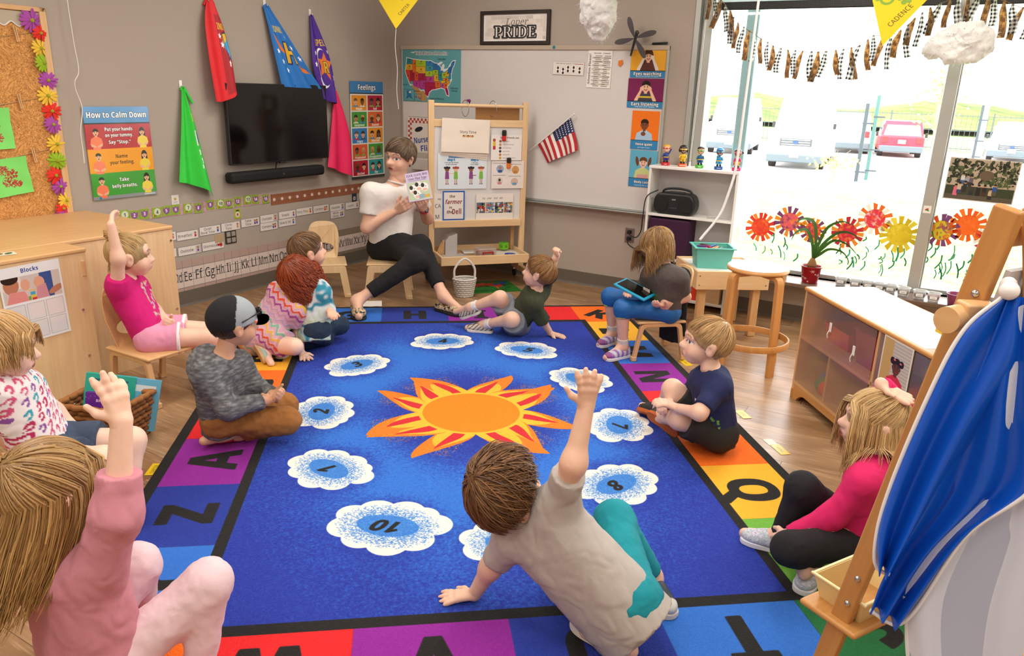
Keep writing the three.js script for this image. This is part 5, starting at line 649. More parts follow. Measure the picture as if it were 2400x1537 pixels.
{
  const a = thing('storage_cabinet', 'low maple cabinet against the left wall behind the girl in magenta', 'cabinet', [0.42, 0, 3.62], PI / 2); panelBox(a, 1.42, 0.742, 0.8); for (const [x, y] of [[0.695, 0.66], [0.69, 0.27]]) { const s = mesh('screw', screwG, M.chrome, a); s.position.set(x, y, 0.402); }
  const b = thing('storage_cabinet', 'low maple cabinet in the left foreground with the blocks sign on it', 'cabinet', [0.935, 0, 4.02], PI / 2); panelBox(b, 0.98, 0.742, 0.19, { top: M.maple });
  for (const [x, y] of [[0.47, 0.66], [0.47, 0.63], [0.06, 0.66], [0.06, 0.63], [0.44, 0.45], [0.09, 0.45], [0.44, 0.22], [0.12, 0.2]]) { const s = mesh('screw', screwG, M.chrome, b); s.position.set(x, y, 0.097); } for (const x of [0.47, 0.06]) mesh('hinge_tab', rbox(0.018, 0.075, 0.006, 0.007, x, 0.645, 0.097, 3), M.maple, b);
  const r = print(300, 390, (g, w, h) => { rect(g, 0, 0, w, h, '#e3e4e6'); T(g, 'Blocks', w / 2, 28, 28, '#24408f'); rect(g, 10, 54, w - 20, 128, '#c9bdb6'); g.save(); g.beginPath(); g.rect(10, 54, w - 20, 128); g.clip(); rect(g, 190, 54, 60, 128, '#33508f'); rect(g, 10, 54, 90, 60, '#e0d4cc'); disc(g, 52, 92, 36, 44, '#b5785a'); disc(g, 50, 60, 40, 26, '#2b1c14'); path(g, [[20, 182], [40, 125], [110, 130], [130, 182]], '#d98a86'); disc(g, 118, 100, 22, 28, '#d9a084'); disc(g, 185, 100, 26, 30, '#d9a084'); path(g, [[170, 120], [215, 110], [225, 182], [160, 182]], '#c98a94'); rect(g, 135, 140, 24, 16, '#3f9fc8'); rect(g, 138, 156, 22, 14, '#d9b83a'); rect(g, 124, 160, 12, 20, '#6aa04a'); rect(g, 140, 170, 22, 12, '#c2382e'); rect(g, 130, 128, 36, 9, '#d8b27a'); disc(g, 262, 150, 40, 16, '#b5785a', -0.4); g.restore(); for (let j = 0; j < 2; j++) for (let i = 0; i < 3; i++) { g.strokeStyle = '#b4b6ba'; g.lineWidth = 3; g.strokeRect(14 + i * 94, 196 + j * 94, 84, 84); } });
  const p = thing('blocks_sign', 'laminated Blocks picture sign taped to the front of the cabinet', 'sign', [1.0345, 0.535, 3.79], PI / 2); p.rotation.z = 0.03; mesh('sheet', sheet(0.268, 0.35, r, 0.0012), printMat(r, 0.22), p); for (let j = 0; j < 2; j++) for (let i = 0; i < 3; i++) mesh('clear_pocket', rbox(0.075, 0.075, 0.0012, 0.0005, -0.0835 + i * 0.0838, -0.036 - j * 0.084, 0.0015), M.clear, p);
  const q = print(160, 80, (g, w, h) => { rect(g, 0, 0, w, h, '#e6e2da'); for (let i = 0; i < 4; i++) disc(g, 24 + i * 36, 40, 14, 26, ['#5a8a3a', '#2a2018', '#8a6a2a', '#3a5a2a'][i], 0.4); }); const pc = thing('picture_card', 'picture card lying on top of the foreground cabinet', 'card', [0.9, 0.744, 3.86]); pc.rotation.y = 1.3; mesh('sheet', sheet(0.16, 0.07, q, 0.001).rotateX(-PI / 2), printMat(q, 0.3), pc);
}
// ---------------------------------------------------------------- children's bentwood chairs
function kidChair(label, x, z, ry, o = {}) {
  const h = o.h ?? 0.25, w = 0.31, d = o.d ?? 0.3, t = thing('childs_chair', label, 'chair', [x, 0, z], ry), W = o.mat ?? M.birch, bk = o.back ?? 0.3;
  const arch = (a, b, th, r) => { const s = new THREE.Shape(); s.moveTo(-a - 0.025, 0); s.lineTo(-a + 0.008, h - r); s.quadraticCurveTo(-a + 0.012, h - 0.012, -a + r, h - 0.012); s.lineTo(a - r, h - 0.012); s.quadraticCurveTo(a - 0.012, h - 0.012, a - 0.008, h - r); s.lineTo(a + 0.025, 0); s.lineTo(a + 0.025 - th, 0); s.lineTo(a - 0.008 - th, h - r - 0.01); s.quadraticCurveTo(a - 0.02 - th * 0.7, h - 0.012 - th, a - r - th * 0.4, h - 0.012 - th); s.lineTo(-a + r + th * 0.4, h - 0.012 - th); s.quadraticCurveTo(-a + 0.02 + th * 0.7, h - 0.012 - th, -a + 0.008 + th, h - r - 0.01); s.lineTo(-a - 0.025 + th, 0); return s; };
  if (o.solid) { for (const s of [1, -1]) mesh('leg_frame', grain(extrude(arch(w / 2, 0, 0.05, 0.03), 0.02, 0.003).translate(0, 0, s > 0 ? d / 2 - 0.02 : -d / 2), 'y'), W, t); }
  else for (const s of [-1, 1]) mesh('leg_frame', grain(extrude(arch(d / 2 - 0.01, 0, 0.022, 0.05), 0.03, 0.004).rotateY(PI / 2).translate(s > 0 ? w / 2 - 0.034 : -w / 2 + 0.004, 0, 0), 'y'), W, t);
  mesh('seat', grain(rbox(w, 0.014, d, 0.006, 0, h - 0.006, 0), 'z'), W, t);
  const bs = new THREE.Shape(), bw = o.solid ? 0.115 : w / 2 - 0.012; bs.moveTo(-bw + 0.02, 0); bs.lineTo(bw - 0.02, 0); bs.lineTo(bw, bk * 0.45); bs.bezierCurveTo(bw, bk * 0.98, bw * 0.7, bk, 0, bk); bs.bezierCurveTo(-bw * 0.7, bk, -bw, bk * 0.98, -bw, bk * 0.45); bs.lineTo(-bw + 0.02, 0); const ho = new THREE.Path(); ho.absellipse(0, bk * 0.27, bw * 0.62, bk * 0.13, 0, 2 * PI, true); bs.holes.push(ho);
  const bg = extrude(bs, 0.012, 0.003, 14), p = bg.attributes.position; for (let i = 0; i < p.count; i++) { const X = p.getX(i), Y = p.getY(i); p.setZ(i, p.getZ(i) + X * X * 1.2 - Y * (o.rake ?? 0.2) + (Y < 0.05 ? (0.05 - Y) * 0.5 : 0)); } bg.computeVertexNormals(); mesh('backrest', grain(bg.translate(0, h - 0.004, -d / 2 + 0.004), 'y'), W, t);
  const feet = o.solid ? [[-1, 1], [1, 1], [-1, -1], [1, -1]].map(([a, b]) => [a * (w / 2 + 0.005), b * (d / 2 - 0.01)]) : [[-1, 1], [1, 1], [-1, -1], [1, -1]].map(([a, b]) => [a * (w / 2 - 0.019), b * (d / 2 + 0.004)]); for (const [a, b] of feet) mesh('foot_cap', rbox(0.036, 0.028, 0.03, 0.005, a, 0.014, b), W, t); return t;
}
kidChair("child's bentwood chair under the girl in magenta", 1.225, 3.36, PI / 2, { d: 0.33, mat: M.maple });
kidChair("child's bentwood chair under the girl with the tablet", 3.06, 1.33, Math.atan2(-0.74, 0.67), { h: 0.24, mat: M.maple }).position.y = 0.0105;
kidChair("child's wooden chair under the teacher", 0.92, 1.185, Math.atan2(0.6, 0.8), { h: 0.265, solid: true, back: 0.22 });
kidChair("empty child's wooden chair with an oval cut-out beside the teacher", 0.52, 1.44, Math.atan2(0.6, 0.8) + 0.15, { h: 0.25, solid: true, back: 0.27 });
kidChair("child's bentwood chair under the girl at the left edge", 2.0, 4.39, 2.467, { mat: M.maple, back: 0.22 });
// ---------------------------------------------------------------- teaching stand on castors
const EA = 0.869, EC = [1.225, 0, 0.446];
const stand = (lx, y, lz) => [EC[0] + Math.cos(EA) * lx + Math.sin(EA) * lz, y, EC[2] - Math.sin(EA) * lx + Math.cos(EA) * lz];
{
  const t = thing('teaching_stand', 'wooden teaching easel on castors with a white board and bottom tray', 'easel', EC, EA);
  for (const s of [-1, 1]) { mesh('post', grain(rbox(0.045, 1.34, 0.03, 0.004, s * 0.378, 0.75, 0), 'y'), M.birch, t); mesh('foot', grain(rbox(0.04, 0.05, 0.4, 0.008, s * 0.378, 0.105, 0.03), 'z'), M.birch, t); for (const z of [-0.14, 0.2]) { const c = mesh('castor', [new THREE.TorusGeometry(0.022, 0.012, 10, 20).rotateY(PI / 2).translate(s * 0.378, 0.034, z), cyl(0.02, 0.02, 0.014, 0, 0, 0, 16).rotateZ(PI / 2).translate(s * 0.378, 0.034, z)], M.rubber, t); mesh('castor_fork', rbox(0.03, 0.03, 0.03, 0.005, s * 0.378, 0.072, z), M.chrome, c); } mesh('tray_support', grain(rbox(0.03, 0.32, 0.03, 0.004, s * 0.34, 0.36, -0.12), 'y'), M.maple, t); }
  mesh('top_rail', grain(between([-0.36, 1.385, 0], [0.36, 1.385, 0], 0.013, 0.013, 14), 'x'), M.birch, t); mesh('cross_rail', grain(rbox(0.72, 0.055, 0.024, 0.004, 0, 1.255, 0), 'x'), M.birch, t); mesh('lower_rail', grain(rbox(0.72, 0.055, 0.04, 0.004, 0, 0.485, 0.012), 'x'), M.birch, t);
  mesh('white_panel', box3(-0.356, 0.356, 0.505, 1.235, -0.012, 0.004), std(0xd9d8d6, 0.25), t);
  mesh('tray_base', grain(box3(-0.355, 0.355, 0.215, 0.23, -0.2, 0.24), 'x'), M.maple, t); mesh('tray_lip', grain(rbox(0.72, 0.07, 0.018, 0.004, 0, 0.235, 0.245), 'x'), M.birch, t); mesh('tray_lip', grain(rbox(0.72, 0.06, 0.018, 0.004, 0, 0.24, -0.2), 'x'), M.birch, t); for (const s of [-1, 1]) mesh('tray_end', grain(rbox(0.018, 0.06, 0.44, 0.004, s * 0.35, 0.24, 0.02), 'z'), M.birch, t);
  const put = (name, label, cat, lx, y, lz, ry = 0) => thing(name, label, cat, stand(lx, y, lz), EA + ry);
  const pg = (name, label, lx, y, lz, w, h, W, H, draw, o = {}) => { const r = print(W, H, draw), q = put(name, label, o.cat ?? 'paper', lx, y, lz); q.rotation.z = o.tilt ?? 0; q.rotation.order = 'YXZ'; mesh('sheet', sheet(w, h, r, o.t ?? 0.0014, o.curl ?? 0), printMat(r, o.rough ?? 0.2), q); return q; };
  pg('story_time_cards', 'stack of cream Story Time cards hanging from the top rail', -0.115, 1.163, 0.032, 0.38, 0.25, 300, 200, (g, w, h) => { rect(g, 0, 0, w, h, '#eadfd0'); T(g, 'Story Time', w * 0.55, 78, 22, '#22201e', { style: 'normal' }); for (let i = 0; i < 5; i++) { disc(g, w * 0.46 + i * 14, 102, 7, 7, ['#5a3a20', '#d8a83a', '#222', '#c8783a', '#6b4a2a'][i]); disc(g, w * 0.46 + i * 14, 104, 4, 4, '#e0b090'); } }, { tilt: -0.03, curl: 0.012 });
  for (let i = 1; i < 4; i++) { const r = print(40, 40, (g) => rect(g, 0, 0, 40, 40, '#e2d5c4')), q = put('story_card', ['second', 'third', 'hindmost'][i - 1] + ' cream card of the Story Time stack', 'card', -0.125 + i * 0.006, 1.158 - i * 0.012, 0.028 - i * 0.004); q.rotation.z = -0.05 - i * 0.02; mesh('sheet', sheet(0.375, 0.25, r, 0.0016), printMat(r, 0.4), q); }
  for (const [x, n] of [[-0.11, 'left'], [0.11, 'right']]) { const q = put('binder_ring', n + ' metal ring on the top rail of the teaching stand', 'ring', x, 1.365, 0); mesh('ring', new THREE.TorusGeometry(0.05, 0.0022, 6, 30).rotateY(PI / 2 + 0.3).scale(1, 1.2, 1), M.chrome, q); }
  pg('kraft_folder', 'brown kraft folder behind the rings on the teaching stand', 0.16, 1.325, -0.03, 0.36, 0.1, 60, 20, (g, w, h) => rect(g, 0, 0, w, h, '#9a6f42'), { rough: 0.9, t: 0.003, cat: 'folder' });
  pg('super_friends_sheet', 'plastic sleeve with the Super Friends list on the white panel', 0.225, 1.075, 0.012, 0.255, 0.195, 240, 190, (g, w, h) => { rect(g, 0, 0, w, h, '#e9e4e0'); T(g, 'Super Friends use:', 145, 22, 17, '#22242a', { max: 150 }); disc(g, 25, 40, 11, 12, '#b0583a'); rect(g, 14, 52, 22, 34, '#d8b83a'); rect(g, 15, 84, 20, 26, '#b8323a'); const c = ['#8a5a3a', '#c28a62', '#5a4a3a', '#2a3a4a', '#b8784a', '#c9a83a']; ['kind words', 'soft hands and feet', 'ears that listen', 'quiet voices', 'walking feet', 'their words and share'].forEach((s, i) => { disc(g, 72, 48 + i * 25, 10, 10, c[i]); T(g, s, 92, 48 + i * 25, 10, '#444', { style: 'normal', align: 'left' }); }); }, { curl: 0.006 });
  pg('friendship_poster', 'pale blue Friendship Skills poster on the white panel', -0.13, 0.895, 0.012, 0.395, 0.275, 330, 230, (g, w, h) => { rect(g, 0, 0, w, h, '#dbe5ec'); T(g, 'FRIENDSHIP SKILLS', w / 2, 22, 20, '#7cc0ea', { line: '#234a7a', lw: 5 }); T(g, 'step 1', 90, 44, 17, '#7cc0ea', { line: '#234a7a', lw: 4 }); T(g, 'step 2', 245, 44, 17, '#7cc0ea', { line: '#234a7a', lw: 4 }); T(g, 'I can tap my friend', 90, 62, 10, '#222'); T(g, 'on the shoulder', 90, 74, 10, '#222'); T(g, 'I can say', 245, 62, 10, '#222'); T(g, '"Let\'s Play!"', 245, 74, 10, '#222'); const F = (x, hair, dress) => { disc(g, x, 104, 15, 15, hair === 'k' ? '#8a5a42' : '#e6b592'); g.fillStyle = hair === 'k' ? '#2a2428' : '#9a4a3a'; g.beginPath(); g.arc(x, 101, 16, PI, 2 * PI); g.fill(); disc(g, x - 16, 94, 6, 7, g.fillStyle); disc(g, x + 16, 94, 6, 7, g.fillStyle); path(g, [[x - 11, 118], [x + 11, 118], [x + 14, 165], [x - 14, 165]], dress); rect(g, x - 8, 165, 5, 32, '#b07a5a'); rect(g, x + 3, 165, 5, 32, '#b07a5a'); rect(g, x - 11, 195, 9, 5, '#5a2a2a'); rect(g, x + 2, 195, 9, 5, '#5a2a2a'); }; F(62, 'k', '#8a4a86'); F(120, 'r', '#7ab848'); F(222, 'k', '#8a4a86'); F(290, 'r', '#7ab848'); rect(g, 74, 128, 34, 5, '#e6b592'); rect(g, 234, 140, 22, 5, '#8a5a42'); }, { rough: 0.18 });
  pg('photo_rules_sheet', 'plastic sleeve with four round pictures on the right of the stand', 0.24, 0.865, 0.016, 0.27, 0.215, 230, 180, (g, w, h) => { rect(g, 0, 0, w, h, '#e4ddd8'); [[60, 52], [170, 58], [58, 130], [165, 136]].forEach(([x, y], i) => { disc(g, x, y, 30, 30, '#f2efea'); disc(g, x, y, 27, 27, ['#8fa8c0', '#c99a5a', '#d9cfc6', '#c9b8a8'][i]); disc(g, x, y - 6, 9, 10, ['#b5785a', '#c98a62', '#3a2a24', '#e0b090'][i]); rect(g, x - 14, y + 6, 28, 16, ['#33508f', '#b8783a', '#c2828a', '#5f9fc8'][i]); }); for (const [x, y] of [[10, 14], [120, 20], [10, 92], [120, 98]]) rect(g, x, y, 90, 3, '#8a8480'); }, { curl: 0.008 });
  pg('farmer_sheet', 'blue-bordered sheet with hand lettering about a farmer and a dell', -0.2, 0.628, 0.014, 0.185, 0.235, 170, 215, (g, w, h) => { rect(g, 0, 0, w, h, '#e6dfd8'); g.strokeStyle = '#2a62b0'; g.lineWidth = 10; g.strokeRect(8, 8, w - 16, h - 16); T(g, 'the', 75, 42, 26, '#3a1d20'); T(g, 'farmer', 82, 80, 42, '#7a2a2e', { style: 'bold italic', max: 125 }); T(g, 'in', 62, 120, 24, '#3a1d20'); T(g, 'the', 58, 152, 30, '#3a1d20'); T(g, 'Dell', 108, 150, 52, '#7a2a2e', { max: 72 }); }, { rough: 0.18 });
  pg('parking_photo_card', 'white card with a strip of photographs at the bottom of the panel', 0.14, 0.605, 0.013, 0.31, 0.225, 280, 200, (g, w, h) => { rect(g, 0, 0, w, h, '#e8e2da'); T(g, '1st   2nd    3rd   4th', 120, 32, 18, '#222', { style: 'italic', max: 210 }); const q = rng(4); for (let i = 0; i < 4; i++) { rect(g, 4 + i * 69, 62, 64, 74, ['#6a6a70', '#7a8a98', '#4a5660', '#8a8468'][i]); for (let k = 0; k < 26; k++) disc(g, 8 + i * 69 + q() * 56, 66 + q() * 66, 3 + q() * 9, 3 + q() * 6, ['#23272c', '#c2382e', '#d9b83a', '#2f6a9a', '#cfd4d8'][Math.floor(q() * 5)]); } }, { rough: 0.25 });
  pg('handwritten_card', 'white card with large handwritten letters half behind the farmer sheet', -0.325, 0.6, 0.009, 0.07, 0.24, 70, 230, (g, w, h) => { rect(g, 0, 0, w, h, '#e6e2dc'); T(g, 'CA', 34, 90, 40, '#2a2a2e', { style: 'normal' }); T(g, 'M', 30, 170, 44, '#2a2a2e', { style: 'normal' }); T(g, 'my', 46, 38, 18, '#2a2a2e'); }, { rough: 0.3 });
  for (const [x, y, c, n] of [[0.2, 1.165, 0xc81f26, 'red'], [0.245, 0.955, 0xe0701c, 'orange']]) { const q = put('magnetic_clip', n + ' and black magnetic clip on the teaching stand', 'clip', x, y, 0.02); mesh('clip_body', rbox(0.034, 0.08, 0.016, 0.012, 0, 0, 0.004, 3), std(c, 0.35), q); mesh('clip_grip', rbox(0.036, 0.046, 0.02, 0.012, 0, 0.022, 0.006, 3), M.black, q); }
  // things in the tray
  const bx = put('file_box', 'white plastic file box standing in the stand tray', 'box', -0.22, 0.232, -0.05, 0.1); mesh('box_body', extrude(shapeOf([[-0.05, 0], [0.05, 0], [0.05, 0.17], [-0.02, 0.15], [-0.05, 0.11]]), 0.12, 0.004).translate(0, 0, -0.06), std(0xb9b5b2, 0.4), bx);
  const st = put('craft_sticks', 'wooden craft sticks leaning by the white file box', 'sticks', -0.3, 0.232, -0.03); for (let i = 0; i < 4; i++) mesh('stick', grain(rbox(0.012, 0.12, 0.003, 0.001).rotateZ(-0.4 + i * 0.12).translate(-0.0 + i * 0.008, 0.06, i * 0.006), 'y'), M.pine, st);
  const cb = put('pencil_box', 'clear plastic box with a red latch in the stand tray', 'box', 0.03, 0.232, 0.13, 0.12); mesh('clear_shell', rbox(0.15, 0.075, 0.11, 0.006, 0, 0.04, 0), phys(0xf2eae6, 0.12, { transmission: 0.75, thickness: 0 }), cb); mesh('contents', rbox(0.13, 0.045, 0.09, 0.01, 0, 0.026, 0), std(0x8a4434, 0.8), cb); mesh('latch', [box3(-0.045, 0.045, 0.045, 0.052, 0.055, 0.062), box3(-0.045, -0.038, 0.012, 0.052, 0.055, 0.062), box3(0.038, 0.045, 0.012, 0.052, 0.055, 0.062)], std(0xb8202a, 0.4), cb);
  const cu = put('number_cube', 'lime green number cube on the papers in the tray', 'cube', 0.25, 0.252, -0.06, 0.5), nr = print(60, 60, (g) => { rect(g, 0, 0, 60, 60, '#6fc22a'); T(g, '15', 30, 32, 28, '#1d2b12', { rot: PI }); }); mesh('cube', (() => { const g = new THREE.BoxGeometry(0.056, 0.056, 0.056), uv = g.attributes.uv; for (let i = 0; i < uv.count; i++) uv.setXY(i, lerp(nr.u0, nr.u1, clamp(uv.getX(i), 0.02, 0.98)), lerp(nr.v0, nr.v1, clamp(uv.getY(i), 0.02, 0.98))); return g.translate(0, 0.028, 0); })(), printMat(nr, 0.5), cu);
  const tp = put('tape_roll', 'roll of blue tape at the front of the tray', 'tape', 0.23, 0.2305, 0.16); mesh('tape', lathe([[0.026, 0], [0.044, 0], [0.044, 0.026], [0.026, 0.026], [0.026, 0]], 30), std(0x1d3f9a, 0.5), tp);
  const sh = (lx, lz, w, h, c, y, ry, label, nm = 'paper_sheet') => { const q = put(nm, label, 'paper', lx, y, lz, ry); mesh('sheet', rbox(w, 0.0035, h, 0.001), std(c, 0.6), q); };
  sh(0.2, 0.02, 0.3, 0.22, 0xd9d0c4, 0.2345, 0.1, 'cream paper stack under the green number cube'); sh(0.02, -0.06, 0.24, 0.14, 0xe6e0d8, 0.2385, -0.1, 'printed black and white cards at the back of the tray', 'printed_cards'); sh(-0.2, 0.06, 0.2, 0.16, 0xb0a8a0, 0.2345, 0.3, 'grey laminated sheets at the left of the tray'); sh(-0.16, 0.15, 0.16, 0.07, 0x4a3a5a, 0.2385, 0.2, 'purple and green picture book in the tray', 'picture_book'); sh(0.13, 0.17, 0.1, 0.07, 0xe9e6e0, 0.2345, 0.0, 'small white paper in front of the cream stack');
  const mk = put('marker_pen', 'black marker pen at the left front of the tray', 'marker', -0.3, 0.24, 0.17, 0.6); mesh('barrel', between([0, 0, 0], [0.0, 0, -0.1], 0.007), M.white, mk); mesh('marker_cap', between([0, 0, 0], [0, 0, 0.035], 0.008), M.black, mk);
  const gb = print(300, 200, (g, w, h) => { rect(g, 0, 0, w, h, '#1d6b26'); const q = rng(3); disc(g, 140, 70, 70, 34, '#a8301f'); for (let i = 0; i < 26; i++) disc(g, 20 + q() * 260, 20 + q() * 120, 6 + q() * 20, 4 + q() * 10, ['#c85a1c', '#22409a', '#12401a', '#b8322a'][Math.floor(q() * 4)], q() * 3); T(g, 'The Little', 150, 172, 38, '#111', { rot: PI }); }); const gbk = put('big_book', 'large green picture book lying on the floor under the stand', 'book', 0.02, 0.0, 0.0, 0); gbk.position.set(...stand(0.03, 0.004, 0.2)); mesh('cover', sheet(0.46, 0.34, gb, 0.008).rotateX(-PI / 2), printMat(gb, 0.35), gbk);
  const bk = thing('white_basket', 'small white woven basket with a tall handle behind the teacher', 'basket', stand(-0.22, 0, 0.42), EA); const rings = []; for (let i = 0; i < 9; i++) { const f = i / 8; rings.push(tube(Array.from({ length: 28 }, (_, k) => { const a = (k / 28) * 2 * PI, R = lerp(0.062, 0.085, f) + (k % 2 ? 0.003 : -0.003) * (i % 2 ? 1 : -1); return [Math.cos(a) * R, 0.008 + f * 0.13, Math.sin(a) * R * 0.8]; }), 0.0085, 56, 6, true)); } mesh('weave', rings, std(0xcfc9c0, 0.8), bk); mesh('basket_base', cyl(0.064, 0.062, 0.008, 0, 0.004, 0, 24).scale(1, 1, 0.8), std(0xcfc9c0, 0.8), bk); mesh('handle', tube([[-0.08, 0.13, 0], [-0.075, 0.22, 0], [0, 0.29, 0], [0.075, 0.22, 0], [0.08, 0.13, 0]], 0.009, 30, 8), std(0xd6d0c8, 0.7), bk);
}
{ // flip chart and caddy behind the teacher, on the board ledge side
  const r = print(150, 170, (g, w, h) => { rect(g, 0, 0, w, h, '#e3dcd4'); for (let i = 0; i < 14; i++) for (let k = 0; k < 14; k++) if ((i < 2 || k < 2) && (i + k) % 2) rect(g, 4 + k * 10, 4 + i * 10, 10, 10, '#b03a34'); disc(g, 62, 50, 22, 10, '#22242a', -0.3); T(g, 'Nursery', 88, 92, 34, '#22408f', { rot: -0.15, max: 110 }); T(g, 'Flip', 100, 128, 34, '#22408f', { rot: -0.1 }); });
  const t = onBack('flip_chart', 'nursery flip chart with a red checked border on the whiteboard ledge', 'flip chart', 0.36, 1.085, undefined, 0.03); mesh('sheet', sheet(0.3, 0.34, r, 0.012), printMat(r, 0.5), t); mesh('spiral', tube(Array.from({ length: 90 }, (_, i) => [-0.14 + (i / 89) * 0.28, 0.17 + 0.007 * Math.sin(i * 1.2), 0.007 * Math.cos(i * 1.2)]), 0.0012, 240, 4), M.steel, t);
  const c = onBack('marker_caddy', 'white caddy of cards and pens behind the teacher', 'caddy', 0.42, 0.87, undefined, 0.05); mesh('caddy_box', rbox(0.26, 0.1, 0.07, 0.008, 0, -0.01, 0), std(0xcfcac2, 0.5), c); mesh('cards', rbox(0.2, 0.07, 0.03, 0.003, 0.01, 0.055, 0), std(0xb8b2a8, 0.6), c); mesh('pen', between([0.09, 0.0, 0.02], [0.095, 0.12, 0.01], 0.007), M.black, c);
  const o = onBack('yellow_cushion', 'mustard yellow folded cloth on the ledge behind the teacher', 'cloth', 0.45, 0.75, undefined, 0.05); mesh('cloth', rbox(0.3, 0.07, 0.09, 0.03, 0, 0, 0, 4), std(0xc98a1c, 0.9), o);
}
{ // floor papers and name labels
  const p = thing('floor_paper', 'crumpled white sheet of paper on the floor under the teacher', 'paper', [0.98, 0.006, 1.5], 0.7); const g = new THREE.BoxGeometry(0.2, 0.0015, 0.15, 10, 1, 8), a = g.attributes.position; for (let i = 0; i < a.count; i++) a.setY(i, a.getY(i) + 0.008 * Math.max(0, noise(a.getX(i) * 14, a.getZ(i) * 14, 3))); g.computeVertexNormals(); mesh('sheet', g, M.paper, p);
  const lab = (x, z, ry, s, l) => { const r = print(110, 50, (g2, w, h) => { rect(g2, 0, 0, w, h, '#e3bf1c'); T(g2, s, w / 2, h / 2, 22, '#3a3210', { style: 'normal' }); }); const t = thing('floor_label', l, 'label', [x, 0.0015, z], ry, 'yellow name labels on the floor'); mesh('sheet', sheet(0.1, 0.046, r, 0.001).rotateX(-PI / 2), printMat(r, 0.3), t); return t; };
  lab(1.918, 3.885, 2.2, 'CARTER', 'yellow floor label beside the purple letter A square'); lab(3.785, 1.935, -0.85, 'LUKE', 'yellow floor label behind the boy in navy'); lab(4.03, 2.24, -0.85, 'ANNA', 'yellow floor label beside the orange P square'); lab(3.3, 1.36, -0.8, 'MIA', 'yellow floor label under the tablet chair'); lab(2.05, 3.06 + 0.42, 2.2, 'EVA', 'yellow floor label beside the cap boy');
  const w = thing('tape_strip', 'white paper tape strip next to a yellow floor label', 'tape', [3.975, 0.0012, 2.185], -0.85); mesh('sheet', rbox(0.06, 0.001, 0.045, 0.0004), M.paper, w);
}
